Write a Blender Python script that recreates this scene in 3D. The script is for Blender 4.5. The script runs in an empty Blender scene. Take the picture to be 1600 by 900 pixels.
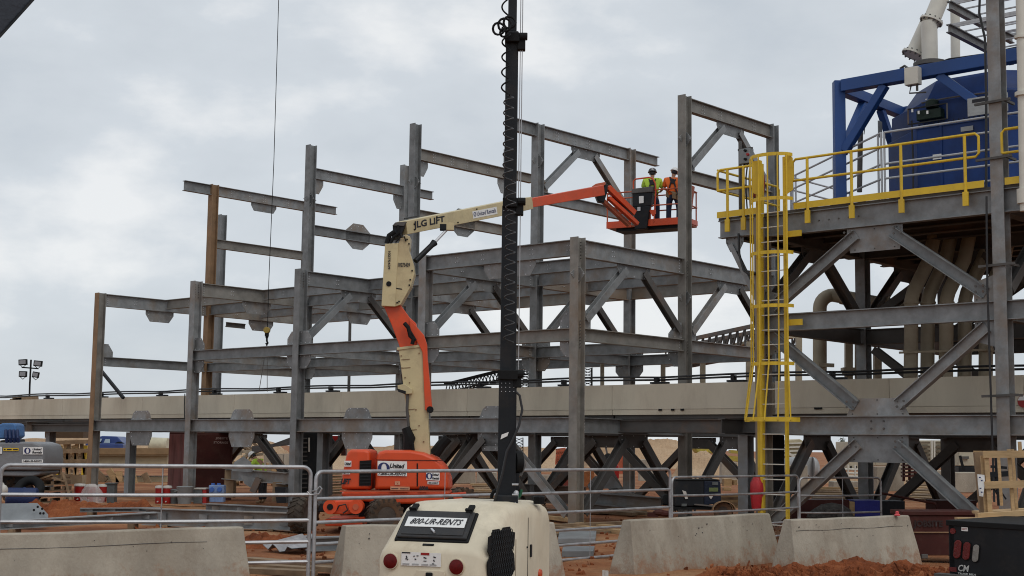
import bpy, math, random
from mathutils import Vector, Matrix
random.seed(7)
S = bpy.context.scene
# ------------------------------------------------------------------ camera
FPX, PITCH, ROLL, EYE = 2200.0, math.radians(6.42), math.radians(0.72), 2.0
cF = Vector((0, math.cos(PITCH), math.sin(PITCH)))
u0 = Vector((0, -math.sin(PITCH), math.cos(PITCH)))
cR = Vector((1, 0, 0)) * math.cos(ROLL) + u0 * math.sin(ROLL)
cU = u0 * math.cos(ROLL) - Vector((1, 0, 0)) * math.sin(ROLL)
cam = bpy.data.cameras.new("camera")
cam.sensor_width = 36.0
cam.lens = FPX / 1600 * 36
cam.clip_start = 0.1
cam.clip_end = 3000
co = bpy.data.objects.new("camera", cam)
S.collection.objects.link(co)
M = Matrix((cR, cU, -cF)).transposed().to_4x4()
M.translation = Vector((0, 0, EYE))
co.matrix_world = M
S.camera = co
try:
    S.cycles.filter_width = 1.05
except Exception:
    pass
# ------------------------------------------------------------------ sky and sun (overcast)
SUN_EL, SUN_AZ = 52, 150
wd = bpy.data.worlds.new("World")
S.world = wd
wd.use_nodes = True
nt = wd.node_tree
nt.nodes.clear()
N = nt.nodes.new
sky = N("ShaderNodeTexSky")
sky.sky_type = 'NISHITA'
sky.sun_disc = False
sky.sun_elevation = math.radians(SUN_EL)
sky.sun_rotation = math.radians(SUN_AZ)
bg1 = N("ShaderNodeBackground")
bg1.inputs[1].default_value = 0.10
nt.links.new(sky.outputs[0], bg1.inputs[0])
geo = N("ShaderNodeTexCoord")
mp = N("ShaderNodeMapping")
mp.inputs['Scale'].default_value = (1.0, 1.0, 2.0)
mp.inputs['Location'].default_value = (0.35, 0.2, 0.12)
nt.links.new(geo.outputs['Generated'], mp.inputs[0])
n1 = N("ShaderNodeTexNoise")
n1.inputs['Scale'].default_value = 3.4
n1.inputs['Detail'].default_value = 7
n1.inputs['Roughness'].default_value = 0.48
n1.inputs['Distortion'].default_value = 0.25
nt.links.new(mp.outputs[0], n1.inputs[0])
n2 = N("ShaderNodeTexNoise")
n2.inputs['Scale'].default_value = 12
n2.inputs['Detail'].default_value = 6
n2.inputs['Roughness'].default_value = 0.55
nt.links.new(mp.outputs[0], n2.inputs[0])
mx = N("ShaderNodeMath")
mx.operation = 'MULTIPLY_ADD'
nt.links.new(n2.outputs[0], mx.inputs[0])
mx.inputs[1].default_value = 0.42
nt.links.new(n1.outputs[0], mx.inputs[2])
cr = N("ShaderNodeValToRGB")
el = cr.color_ramp.elements
el[0].position = 0.54
el[0].color = (0.57, 0.62, 0.675, 1)
el[1].position = 0.88
el[1].color = (0.87, 0.885, 0.895, 1)
e = el.new(0.66)
e.color = (0.63, 0.675, 0.72, 1)
e = el.new(0.75)
e.color = (0.665, 0.71, 0.755, 1)
nt.links.new(mx.outputs[0], cr.inputs[0])
bg2 = N("ShaderNodeBackground")
bg2.inputs[1].default_value = 1.0
nt.links.new(cr.outputs[0], bg2.inputs[0])
ms = N("ShaderNodeMixShader")
ms.inputs[0].default_value = 0.93
nt.links.new(bg1.outputs[0], ms.inputs[1])
nt.links.new(bg2.outputs[0], ms.inputs[2])
wo = N("ShaderNodeOutputWorld")
nt.links.new(ms.outputs[0], wo.inputs[0])
sl = bpy.data.lights.new("sun", 'SUN')
sl.energy = 0.85
sl.angle = math.radians(25)
sl.color = (1, 0.96, 0.9)
so = bpy.data.objects.new("sun", sl)
S.collection.objects.link(so)
so.rotation_euler = (math.radians(90 - SUN_EL), 0, math.radians(180 - SUN_AZ))
S.view_settings.view_transform = 'Standard'
S.view_settings.look = 'None'
S.view_settings.exposure = 0.0
S.view_settings.gamma = 1.0

# ------------------------------------------------------------------ survey helpers
def ray(x, y):
    return cF + cR * ((x - 800) / FPX) - cU * ((y - 450) / FPX)
EYEV = Vector((0, 0, EYE))
def gz(x, y, z=0.0):
    "place seen at x,y lying at height z"
    d = ray(x, y)
    return EYEV + d * ((z - EYE) / d.z)
def gy(x, y, Y):
    "place seen at x,y lying Y metres out"
    d = ray(x, y)
    return EYEV + d * (Y / d.y)
A1, A2 = math.radians(-48.1), math.radians(41.9)
UX = Vector((math.sin(A1), math.cos(A1), 0))
VX = Vector((math.sin(A2), math.cos(A2), 0))
ZX = Vector((0, 0, 1))
XX = Vector((1, 0, 0))
YX = Vector((0, 1, 0))
O = Vector((1.716, 36.63, 0))
def W(a, b, z=0.0):
    "steel grid coordinates to world"
    return O + UX * a + VX * b + ZX * z

# ------------------------------------------------------------------ materials
MATS = {}
def mat(name, col, rough=0.6, metal=0.0, var=0.12, scale=3.0, rust=0.0, rustcol=(0.20, 0.10, 0.05), bump=0.02, spec=0.4,
        objvar=0.0, stretch=None, dirt=0.0, bscale=None):
    if name in MATS:
        return MATS[name]
    m = bpy.data.materials.new(name)
    m.use_nodes = True
    t = m.node_tree
    b = t.nodes['Principled BSDF']
    b.inputs['Roughness'].default_value = rough
    b.inputs['Metallic'].default_value = metal
    b.inputs['Specular IOR Level'].default_value = spec
    tc = t.nodes.new("ShaderNodeTexCoord")
    src = tc.outputs['Object']
    if stretch:
        mpn = t.nodes.new("ShaderNodeMapping")
        mpn.inputs['Scale'].default_value = stretch
        t.links.new(src, mpn.inputs[0])
        src = mpn.outputs[0]
    nz = t.nodes.new("ShaderNodeTexNoise")
    nz.inputs['Scale'].default_value = scale
    nz.inputs['Detail'].default_value = 8
    nz.inputs['Roughness'].default_value = 0.6
    t.links.new(src, nz.inputs[0])
    rp = t.nodes.new("ShaderNodeValToRGB")
    rp.color_ramp.elements[0].position = 0.3
    rp.color_ramp.elements[1].position = 0.7
    c0 = [max(0, c * (1 - var * 1.3)) for c in col]
    c1 = [min(1, c * (1 + var)) for c in col]
    rp.color_ramp.elements[0].color = (*c0, 1)
    rp.color_ramp.elements[1].color = (*c1, 1)
    t.links.new(nz.outputs[0], rp.inputs[0])
    out = rp.outputs[0]
    def mixin(fac, colr, prev):
        mm = t.nodes.new("ShaderNodeMix")
        mm.data_type = 'RGBA'
        t.links.new(fac, mm.inputs['Factor'])
        t.links.new(prev, mm.inputs['A'])
        mm.inputs['B'].default_value = (*colr, 1)
        return mm.outputs['Result']
    if rust > 0:
        n_2 = t.nodes.new("ShaderNodeTexNoise")
        n_2.inputs['Scale'].default_value = scale * 0.35
        n_2.inputs['Detail'].default_value = 9
        n_2.inputs['Roughness'].default_value = 0.68
        t.links.new(src, n_2.inputs[0])
        oi = t.nodes.new("ShaderNodeObjectInfo")
        ad = t.nodes.new("ShaderNodeMath")
        ad.operation = 'MULTIPLY_ADD'
        t.links.new(oi.outputs['Random'], ad.inputs[0])
        ad.inputs[1].default_value = 0.22
        t.links.new(n_2.outputs[0], ad.inputs[2])
        mr = t.nodes.new("ShaderNodeMapRange")
        mr.inputs['From Min'].default_value = 0.78 - rust * 0.4
        mr.inputs['From Max'].default_value = 0.98 - rust * 0.4
        mr.inputs['To Max'].default_value = 0.75
        t.links.new(ad.outputs[0], mr.inputs['Value'])
        out = mixin(mr.outputs[0], rustcol, out)
    if dirt > 0:
        n_3 = t.nodes.new("ShaderNodeTexNoise")
        n_3.inputs['Scale'].default_value = scale * 1.7
        n_3.inputs['Detail'].default_value = 10
        n_3.inputs['Roughness'].default_value = 0.75
        t.links.new(src, n_3.inputs[0])
        mr = t.nodes.new("ShaderNodeMapRange")
        mr.inputs['From Min'].default_value = 0.5
        mr.inputs['From Max'].default_value = 0.72
        mr.inputs['To Max'].default_value = dirt
        t.links.new(n_3.outputs[0], mr.inputs['Value'])
        out = mixin(mr.outputs[0], (0.13, 0.09, 0.06), out)
    if objvar > 0:
        oi = t.nodes.new("ShaderNodeObjectInfo")
        hs = t.nodes.new("ShaderNodeHueSaturation")
        mr = t.nodes.new("ShaderNodeMapRange")
        mr.inputs['To Min'].default_value = 1 - objvar
        mr.inputs['To Max'].default_value = 1 + objvar
        t.links.new(oi.outputs['Random'], mr.inputs['Value'])
        t.links.new(mr.outputs[0], hs.inputs['Value'])
        t.links.new(out, hs.inputs['Color'])
        out = hs.outputs[0]
    t.links.new(out, b.inputs['Base Color'])
    rr = t.nodes.new("ShaderNodeMapRange")
    rr.inputs['To Min'].default_value = max(0, rough - 0.12)
    rr.inputs['To Max'].default_value = min(1, rough + 0.12)
    t.links.new(nz.outputs[0], rr.inputs['Value'])
    t.links.new(rr.outputs[0], b.inputs['Roughness'])
    if bump > 0:
        bp = t.nodes.new("ShaderNodeBump")
        bp.inputs['Strength'].default_value = 0.5
        bp.inputs['Distance'].default_value = bump
        nb = t.nodes.new("ShaderNodeTexNoise")
        nb.inputs['Scale'].default_value = bscale or scale * 6
        nb.inputs['Detail'].default_value = 6
        t.links.new(src, nb.inputs[0])
        t.links.new(nb.outputs[0], bp.inputs['Height'])
        t.links.new(bp.outputs[0], b.inputs['Normal'])
    MATS[name] = m
    return m
STEEL = mat('primed_steel', (0.228, 0.238, 0.242), 0.55, 0.15, 0.26, 2.6, dirt=0.30, rust=0.38, rustcol=(0.185, 0.135, 0.095), objvar=0.20, bump=0.004)
STEELR = mat('rusty_steel', (0.26, 0.16, 0.088), 0.75, 0.0, 0.2, 1.8, rust=0.3, rustcol=(0.20, 0.15, 0.11), objvar=0.12, bump=0.004)
STEELB = mat('brown_stained_steel', (0.225, 0.215, 0.195), 0.6, 0.1, 0.24, 2.2, dirt=0.25, rust=0.35, rustcol=(0.21, 0.15, 0.10), objvar=0.12, bump=0.004)
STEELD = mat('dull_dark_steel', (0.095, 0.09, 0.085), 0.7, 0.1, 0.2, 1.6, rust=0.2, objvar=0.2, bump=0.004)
STEELL = mat('blue_grey_steel', (0.23, 0.243, 0.25), 0.5, 0.2, 0.2, 2.0, rust=0.25, rustcol=(0.17, 0.14, 0.11), objvar=0.12, bump=0.004)
BOLT = mat('bright_bolt', (0.55, 0.56, 0.58), 0.4, 0.3, 0.1, bump=0)
GALV = mat('galvanised_tube', (0.40, 0.40, 0.41), 0.4, 0.5, 0.2, 6, rust=0.25, rustcol=(0.19, 0.16, 0.13), bump=0.001)
DUCTM = mat('beige_duct', (0.58, 0.53, 0.42), 0.55, 0, 0.08, 0.8, dirt=0.22, objvar=0.05, stretch=(1, 1, 0.35), rust=0.35, rustcol=(0.40, 0.34, 0.25), bump=0.004)
CREAM = mat('cream_paint', (0.56, 0.47, 0.27), 0.42, 0, 0.08, 1.5, rust=0.25, rustcol=(0.40, 0.30, 0.17), bump=0.002, dirt=0.28)
ORANGE = mat('orange_paint', (0.66, 0.075, 0.018), 0.4, 0, 0.08, 1.6, rust=0.25, rustcol=(0.42, 0.075, 0.03), bump=0.002, dirt=0.22)
ORANGED = mat('faded_orange_paint', (0.46, 0.10, 0.045), 0.5, 0, 0.15, 2, rust=0.3, rustcol=(0.25, 0.09, 0.05), bump=0.002, dirt=0.3)
YELLOW = mat('yellow_paint', (0.68, 0.46, 0.03), 0.5, 0, 0.1, 2, rust=0.35, rustcol=(0.46, 0.30, 0.04), bump=0.002, dirt=0.18)
BLUEB = mat('navy_blue_paint', (0.012, 0.042, 0.17), 0.5, 0, 0.3, 1.2, rust=0.35, rustcol=(0.006, 0.014, 0.05), bump=0.003, spec=0.25)
RAILW = mat('pale_rail', (0.42, 0.43, 0.45), 0.5, 0.1, bump=0)
BLUE = mat('blue_paint', (0.015, 0.062, 0.225), 0.5, 0, 0.15, 1.2, rust=0.15, rustcol=(0.03, 0.06, 0.15), bump=0.003)
BLACK = mat('black_rubber', (0.009, 0.0095, 0.010), 0.7, 0, 0.3, 3, bump=0.004, spec=0.2)
BLACKP = mat('black_paint', (0.010, 0.012, 0.015), 0.5, 0, 0.3, 2, bump=0.002, dirt=0.15, spec=0.25)
CABLE = mat('black_cable', (0.02, 0.02, 0.022), 0.55, bump=0)
CONC = mat('concrete', (0.38, 0.34, 0.275), 0.9, 0, 0.2, 1.6, rust=0.4, rustcol=(0.25, 0.21, 0.16), bump=0.018, bscale=34, dirt=0.4, stretch=(1, 1, 0.55))
def mud_splash(m):
    "red clay splashed and dried on the foot of the concrete"
    t = m.node_tree
    b = t.nodes['Principled BSDF']
    prev = b.inputs['Base Color'].links[0].from_socket
    tc = t.nodes.new("ShaderNodeTexCoord")
    sx = t.nodes.new("ShaderNodeSeparateXYZ")
    t.links.new(tc.outputs['Object'], sx.inputs[0])
    nz = t.nodes.new("ShaderNodeTexNoise")
    nz.inputs['Scale'].default_value = 4.5
    nz.inputs['Detail'].default_value = 12
    nz.inputs['Roughness'].default_value = 0.75
    t.links.new(tc.outputs['Object'], nz.inputs[0])
    ma = t.nodes.new("ShaderNodeMath")
    ma.operation = 'MULTIPLY_ADD'
    t.links.new(sx.outputs['Z'], ma.inputs[0])
    ma.inputs[1].default_value = -0.55
    t.links.new(nz.outputs[0], ma.inputs[2])
    mr = t.nodes.new("ShaderNodeMapRange")
    mr.inputs['From Min'].default_value = 0.36
    mr.inputs['From Max'].default_value = 0.52
    mr.inputs['To Max'].default_value = 0.7
    t.links.new(ma.outputs[0], mr.inputs['Value'])
    mm = t.nodes.new("ShaderNodeMix")
    mm.data_type = 'RGBA'
    t.links.new(mr.outputs[0], mm.inputs['Factor'])
    t.links.new(prev, mm.inputs['A'])
    mm.inputs['B'].default_value = (0.26, 0.13, 0.07, 1)
    t.links.new(mm.outputs['Result'], b.inputs['Base Color'])
mud_splash(CONC)
WHITE = mat('white_sticker', (0.78, 0.78, 0.76), 0.5, var=0.04, bump=0)
INK = mat('black_ink', (0.015, 0.015, 0.02), 0.6, bump=0)
INKB = mat('navy_ink', (0.02, 0.03, 0.12), 0.6, bump=0)
REDT = mat('red_plastic', (0.30, 0.014, 0.012), 0.4, var=0.1, bump=0.002)
WOOD = mat('raw_pine', (0.46, 0.31, 0.16), 0.8, 0, 0.25, 2.5, bump=0.006, stretch=(1, 1, 4), objvar=0.15, rust=0.15, rustcol=(0.25, 0.14, 0.06))
WOODD = mat('weathered_timber', (0.24, 0.165, 0.10), 0.9, 0, 0.3, 2.5, bump=0.008, objvar=0.25, dirt=0.3)
MAROON = mat('maroon_paint', (0.055, 0.012, 0.009), 0.6, 0, 0.25, 1.4, bump=0.003, dirt=0.25, spec=0.25)
CANOPY = mat('cream_fibreglass', (0.66, 0.59, 0.45), 0.5, 0, 0.10, 2.2, rust=0.4, rustcol=(0.50, 0.40, 0.27), bump=0.0015, dirt=0.25, stretch=(1, 1, 0.5), spec=0.3)
PIPE = mat('beige_pipe', (0.36, 0.31, 0.225), 0.6, 0, 0.14, 2.0, rust=0.3, rustcol=(0.20, 0.15, 0.10), bump=0.003)
PIPEW = mat('off_white_pipe', (0.62, 0.60, 0.53), 0.5, 0, 0.08, 2.0, rust=0.1, rustcol=(0.4, 0.35, 0.28), bump=0.002)

# ------------------------------------------------------------------ mesh building
def basis(d, up=ZX):
    d = d.normalized()
    s = d.cross(up)
    if s.length < 1e-4:
        s = d.cross(XX)
    s.normalize()
    return d, s, s.cross(d).normalized()
class MB:
    def __init__(self):
        self.v = []
        self.f = []
    def add(self, vs, fs):
        n = len(self.v)
        self.v += [Vector(p) for p in vs]
        self.f += [tuple(i + n for i in q) for q in fs]
        return self
    def box(self, c, s, ax=(XX, YX, ZX)):
        c = Vector(c)
        h = [ax[i].normalized() * s[i] * 0.5 for i in range(3)]
        vs = [c + h[0] * i + h[1] * j + h[2] * k for k in (-1, 1) for j in (-1, 1) for i in (-1, 1)]
        return self.add(vs, [(0, 2, 3, 1), (4, 5, 7, 6), (0, 1, 5, 4), (2, 6, 7, 3), (0, 4, 6, 2), (1, 3, 7, 5)])
    def bar(self, p, q, w, h, up=ZX):
        p, q = Vector(p), Vector(q)
        d, s, t = basis(q - p, up)
        return self.box((p + q) / 2, ((q - p).length, w, h), (d, s, t))
    def loft(self, rings, closed_ring=True, caps=True):
        n = len(rings[0])
        vs = [p for r in rings for p in r]
        fs = []
        for i in range(len(rings) - 1):
            for j in range(n if closed_ring else n - 1):
                k = (j + 1) % n
                fs.append((i * n + j, i * n + k, (i + 1) * n + k, (i + 1) * n + j))
        if caps:
            fs.append(tuple(range(n))[::-1])
            fs.append(tuple((len(rings) - 1) * n + j for j in range(n)))
        return self.add(vs, fs)
    def prism(self, pts, off):
        pts = [Vector(p) for p in pts]
        off = Vector(off)
        return self.loft([pts, [p + off for p in pts]])
    def isec(self, p, q, d, bf, up=ZX, tf=0.022, tw=0.016):
        "rolled I section from p to q; d is the depth along up"
        p, q = Vector(p), Vector(q)
        a, s, t = basis(q - p, up)
        def ring(o):
            prof = [(-bf/2, -d/2), (bf/2, -d/2), (bf/2, -d/2+tf), (tw/2, -d/2+tf), (tw/2, d/2-tf), (bf/2, d/2-tf),
                    (bf/2, d/2), (-bf/2, d/2), (-bf/2, d/2-tf), (-tw/2, d/2-tf), (-tw/2, -d/2+tf), (-bf/2, -d/2+tf)]
            return [o + s * x + t * y for x, y in prof]
        n = len(self.v)
        self.loft([ring(p), ring(q)], caps=False)
        for k, fl in ((0, 1), (12, 0)):
            for fc in ((0, 1, 2, 3, 10, 11), (3, 4, 9, 10), (4, 5, 6, 7, 8, 9)):
                self.f.append(tuple(n + k + i for i in (fc if not fl else fc[::-1])))
        return self
    def tube(self, pts, r, n=8, caps=True, closed=False):
        pts = [Vector(p) for p in pts]
        m = len(pts)
        rs = r if isinstance(r, (list, tuple)) else [r] * m
        rings = []
        s = None
        for i, p in enumerate(pts):
            if closed:
                d = (pts[(i + 1) % m] - pts[i - 1]).normalized()
            else:
                d = (pts[min(i + 1, m - 1)] - pts[max(i - 1, 0)]).normalized()
            if s is None:
                _, s, _ = basis(d)
            s = (s - d * s.dot(d)).normalized()
            t = d.cross(s)
            rings.append([p + (s * math.cos(2 * math.pi * k / n) + t * math.sin(2 * math.pi * k / n)) * rs[i] for k in range(n)])
        if closed:
            rings.append(rings[0])
        return self.loft(rings, caps=caps and not closed)
    def lathe(self, prof, o, axis=ZX, n=16, caps=True):
        a, s, t = basis(Vector(axis), ZX if abs(Vector(axis).normalized().z) < 0.9 else XX)
        rings = [[Vector(o) + a * h + (s * math.cos(2 * math.pi * k / n) + t * math.sin(2 * math.pi * k / n)) * r for k in range(n)] for r, h in prof]
        return self.loft(rings, caps=caps)
    def ball(self, c, r, n=12, m=8):
        r = r if isinstance(r, (tuple, list)) else (r, r, r)
        c = Vector(c)
        rings = []
        for i in range(m + 1):
            a = math.pi * (i / m - 0.5)
            a = max(min(a, 1.55), -1.55)
            rings.append([c + Vector((r[0] * math.cos(a) * math.cos(2 * math.pi * k / n), r[1] * math.cos(a) * math.sin(2 * math.pi * k / n), r[2] * math.sin(a))) for k in range(n)])
        return self.loft(rings)
    def obj(self, name, m, parent=None, bevel=0, smooth=False, kind=None, label=None, seg=2):
        base = ROOTLOC.get(parent.name, Vector()) if parent else Vector()
        me = bpy.data.meshes.new(name)
        me.from_pydata([tuple(p - base) for p in self.v], [], self.f)
        me.materials.append(m)
        if smooth:
            me.polygons.foreach_set('use_smooth', [True] * len(me.polygons))
        me.update()
        o = bpy.data.objects.new(name, me)
        S.collection.objects.link(o)
        if parent:
            o.parent = parent
        ROOTLOC[o.name] = base
        if bevel:
            b = o.modifiers.new('bevel', 'BEVEL')
            b.width = bevel
            b.segments = seg
            b.limit_method = 'ANGLE'
            b.angle_limit = math.radians(35)
        if smooth:
            mark_sharp(me)
        if kind:
            o['kind'] = kind
        if label:
            o['label'] = label
        return o
def mark_sharp(me, ang=0.75):
    import bmesh
    bm = bmesh.new()
    bm.from_mesh(me)
    bmesh.ops.recalc_face_normals(bm, faces=bm.faces)
    for ed in bm.edges:
        if len(ed.link_faces) == 2 and ed.calc_face_angle(0) > ang:
            ed.smooth = False
    bm.to_mesh(me)
    bm.free()
ROOTLOC = {}
def thing(name, label, cat, loc=(0, 0, 0), group=None):
    o = bpy.data.objects.new(name, None)
    o.empty_display_size = 0.3
    S.collection.objects.link(o)
    o.location = loc
    ROOTLOC[o.name] = Vector(loc)
    o['label'] = label
    o['category'] = cat
    if group:
        o['group'] = group
    return o
def tag(o, label, cat, group=None):
    o['label'] = label
    o['category'] = cat
    if group:
        o['group'] = group
    return o
def text(body, o, xd, yd, wdt, hgt, m, parent, bold=0.0, shear=0.0, name='lettering', lift=0.004):
    "printed or painted words: o is the lower left corner, xd and yd the directions on the surface"
    cu = bpy.data.curves.new('t', 'FONT')
    cu.body = body
    cu.size = 1
    cu.offset = bold
    cu.shear = shear
    cu.resolution_u = 2
    to = bpy.data.objects.new('t', cu)
    S.collection.objects.link(to)
    dg = bpy.context.evaluated_depsgraph_get()
    me = bpy.data.meshes.new_from_object(to.evaluated_get(dg))
    bpy.data.objects.remove(to)
    bpy.data.curves.remove(cu)
    xs = [v.co.x for v in me.vertices]
    ys = [v.co.y for v in me.vertices]
    x0, x1, y0, y1 = min(xs), max(xs), min(ys), max(ys)
    xd, yd = Vector(xd).normalized(), Vector(yd).normalized()
    nn = xd.cross(yd).normalized() * lift
    base = ROOTLOC.get(parent.name, Vector())
    for v in me.vertices:
        v.co = Vector(o) + xd * ((v.co.x - x0) / (x1 - x0) * wdt) + yd * ((v.co.y - y0) / (y1 - y0) * hgt) + nn - base
    me.materials.clear()
    me.materials.append(m)
    ob = bpy.data.objects.new(name, me)
    S.collection.objects.link(ob)
    ob.parent = parent
    ROOTLOC[ob.name] = base
    return ob
def oneobj(name, label, cat, mb, m, group=None, **k):
    return tag(mb.obj(name, m, None, **k), label, cat, group)

# ------------------------------------------------------------------ ground
def hills(x, y):
    return 0
def gh(x, y):
    "height of the rough ground"
    n = math.sin(x * 0.9 + 1.3 * math.sin(y * 0.5)) * math.cos(y * 0.75 + x * 0.2)
    n2 = math.sin(x * 2.7 + y * 1.9) * math.sin(y * 3.1 - x * 1.4)
    k = 0.035 if 14 < y < 60 else 0.02
    return k * n + 0.02 * n2 - 0.02
g = MB()
xs = [-600, -300, -150, -80, -50, -36] + [-28 + 0.5 * i for i in range(100)] + [26, 36, 50, 80, 150, 300, 600]
ys = [-60, -20, 0, 8, 14] + [16 + 0.45 * i for i in range(100)] + [64, 70, 80, 95, 120, 160, 240, 400, 800, 1500]
g.add([(x, y, gh(x, y) if abs(x) < 36 and 8 < y < 70 else -0.03) for y in ys for x in xs],
      [(j * len(xs) + i, j * len(xs) + i + 1, (j + 1) * len(xs) + i + 1, (j + 1) * len(xs) + i) for j in range(len(ys) - 1) for i in range(len(xs) - 1)])
def soil(name, dark, mid, light, sc=0.25, bumpd=0.06):
    m = bpy.data.materials.new(name)
    m.use_nodes = True
    t = m.node_tree
    b = t.nodes['Principled BSDF']
    b.inputs['Roughness'].default_value = 0.95
    b.inputs['Specular IOR Level'].default_value = 0.2
    tc = t.nodes.new("ShaderNodeTexCoord")
    a = t.nodes.new("ShaderNodeTexNoise")
    a.inputs['Scale'].default_value = sc
    a.inputs['Detail'].default_value = 10
    a.inputs['Roughness'].default_value = 0.66
    t.links.new(tc.outputs['Object'], a.inputs[0])
    r = t.nodes.new("ShaderNodeValToRGB")
    r.color_ramp.elements[0].position = 0.36
    r.color_ramp.elements[0].color = (*dark, 1)
    r.color_ramp.elements[1].position = 0.66
    r.color_ramp.elements[1].color = (*light, 1)
    q = r.color_ramp.elements.new(0.5)
    q.color = (*mid, 1)
    t.links.new(a.outputs[0], r.inputs[0])
    f2 = t.nodes.new("ShaderNodeTexNoise")
    f2.inputs['Scale'].default_value = 7
    f2.inputs['Detail'].default_value = 10
    f2.inputs['Roughness'].default_value = 0.75
    t.links.new(tc.outputs['Object'], f2.inputs[0])
    mm = t.nodes.new("ShaderNodeMix")
    mm.data_type = 'RGBA'
    mm.blend_type = 'OVERLAY'
    mm.inputs['Factor'].default_value = 0.55
    t.links.new(r.outputs[0], mm.inputs['A'])
    t.links.new(f2.outputs[0], mm.inputs['B'])
    t.links.new(mm.outputs['Result'], b.inputs['Base Color'])
    bp = t.nodes.new("ShaderNodeBump")
    bp.inputs['Distance'].default_value = bumpd
    bp.inputs['Strength'].default_value = 0.8
    t.links.new(f2.outputs[0], bp.inputs['Height'])
    t.links.new(bp.outputs[0], b.inputs['Normal'])
    return m
SOIL = soil('red_clay_soil', (0.16, 0.055, 0.022), (0.28, 0.115, 0.05), (0.37, 0.21, 0.11))
SOILR = soil('fresh_red_dirt', (0.13, 0.036, 0.013), (0.24, 0.070, 0.025), (0.33, 0.12, 0.048), sc=0.9, bumpd=0.09)
SAND = soil('tan_sand', (0.30, 0.19, 0.11), (0.42, 0.29, 0.18), (0.50, 0.38, 0.26), sc=0.12, bumpd=0.08)
g.obj('ground', SOIL, None, kind='structure', smooth=False)
# ================================================================== steel frame (left) on its grid
GU = [0, 5.65, 11.25, 16.8, 22.75, 28.7]
GV = [0, 4.88, 9.72]
MID = 2.85
L1, L2, L3, L4, L5 = 2.77, 5.10, 7.43, 10.06, 12.2
CBF, CD = 0.27, 0.32
def column(root, a, b, z0, z1, m=STEEL, label=None, name='column'):
    mb = MB().isec(W(a, b, z0), W(a, b, z1), CD, CBF, up=VX, tf=0.024, tw=0.018)
    mb.box(W(a, b, z0 + 0.014), (0.42, 0.46, 0.026), (UX, VX, ZX))
    o = mb.obj(name, m, root, label=label)
    if m is STEELR and b == 0:
        o.data.materials.append(STEELB)
        for p in o.data.polygons:
            p.material_index = 0 if (p.center + ROOTLOC[root.name] - W(a, b, 0)).dot(VX) < -CD / 2 + 0.02 else 1
    return o
def ubeam(root, a0, a1, b, zt, d, m=STEEL, bf=0.2, label=None):
    return MB().isec(W(a0, b, zt - d / 2), W(a1, b, zt - d / 2), d, bf).obj('beam', m, root, label=label)
def vbeam(root, a, b0, b1, zt, d, m=STEEL, bf=0.2, label=None):
    return MB().isec(W(a, b0, zt - d / 2), W(a, b1, zt - d / 2), d, bf).obj('beam', m, root, label=label)
def gusset(root, pts, nrm, m=STEEL, t=0.016):
    "flat plate outline in (x along d, z) around a point"
    return MB().prism([Vector(p) - nrm * t / 2 for p in pts], nrm * t).obj('gusset_plate', m, root)
GB = MB()
_g0 = gusset
def gusset(root, pts, nrm, m=STEEL, t=0.016):
    P = [Vector(p) for p in pts]
    c = sum(P, Vector()) / len(P)
    k = 0
    for a, b in zip(P, P[1:] + P[:1]):
        for f in (0.0, 0.5) if (a - b).length > 0.45 else (0.0,):
            q = a + (b - a) * f
            q = c + (q - c) * 0.8
            GB.lathe([(0.017, 0), (0.014, 0.012)], q - nrm * t / 2, -nrm, n=6)
    return _g0(root, pts, nrm, m, t)
def trap(c, d, wt, wb, h):
    "hanging trapezoid: wide top at c, narrow bottom"
    return [c - d * wt / 2, c + d * wt / 2, c + d * wt / 2 - ZX * h * 0.35, c + d * wb / 2 - ZX * h, c - d * wb / 2 - ZX * h, c - d * wt / 2 - ZX * h * 0.35]
def octo(c, d, w, h):
    k = 0.3
    return [c + d * x * w / 2 + ZX * z * h / 2 for x, z in ((-1, -1 + 2 * k), (-1, 1 - 2 * k), (-1 + 2 * k, 1), (1 - 2 * k, 1), (1, 1 - 2 * k), (1, -1 + 2 * k), (1 - 2 * k, -1), (-1 + 2 * k, -1))]
def brace(root, p, q, m=STEEL, w=0.2, d=0.19, nrm=None):
    "wide flange brace: flanges parallel to the frame plane normal"
    return MB().isec(p, q, d, w, up=nrm or ZX, tf=0.016, tw=0.012).obj('brace', m, root)
def boltgrid(mb, c, xd, nrm, cols, rows, sx=0.09, sz=0.085, r=0.017):
    for i in range(cols):
        for j in range(rows):
            p = c + xd * (i - (cols - 1) / 2) * sx + ZX * (j - (rows - 1) / 2) * sz
            mb.lathe([(r, 0), (r * 0.9, 0.014)], p, nrm, n=6)
LF = thing('building_structure', 'large stepped grey steel frame of columns and beams under construction behind the boom lift', 'steel frame', W(11, 5, 0))
rusty = {(4, 0), (4, 1)}
for i, a in enumerate(GU[:5]):
    m = STEELR if i == 4 else STEEL
    if i == 4:
        column(LF, a, 0, 0.02, L3 + 0.02, STEELR, label='rust stained column')
    else:
        column(LF, a, 0, 0.02, L3 + 0.05, STEELB if i == 0 else STEEL)
tops1 = {0: L5 + 0.05, 1: L5 + 0.03, 2: 13.04, 3: 13.04, 4: L5 + 0.04}
for i, z in tops1.items():
    column(LF, GU[i], GV[1], 0.02, z, {4: STEELR, 0: STEELB}.get(i, STEEL), label='rust brown column' if i == 4 else None)
tops2 = {0: L5 + 0.05, 1: L5 + 0.03, 2: 12.95, 3: 13.05, 4: L5 + 0.04, 5: L5 + 0.06}
for i, z in tops2.items():
    column(LF, GU[i], GV[2], 0.02, z, STEELL if i == 5 else STEEL)
h = CD / 2 + 0.012
hu = 0.022
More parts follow.
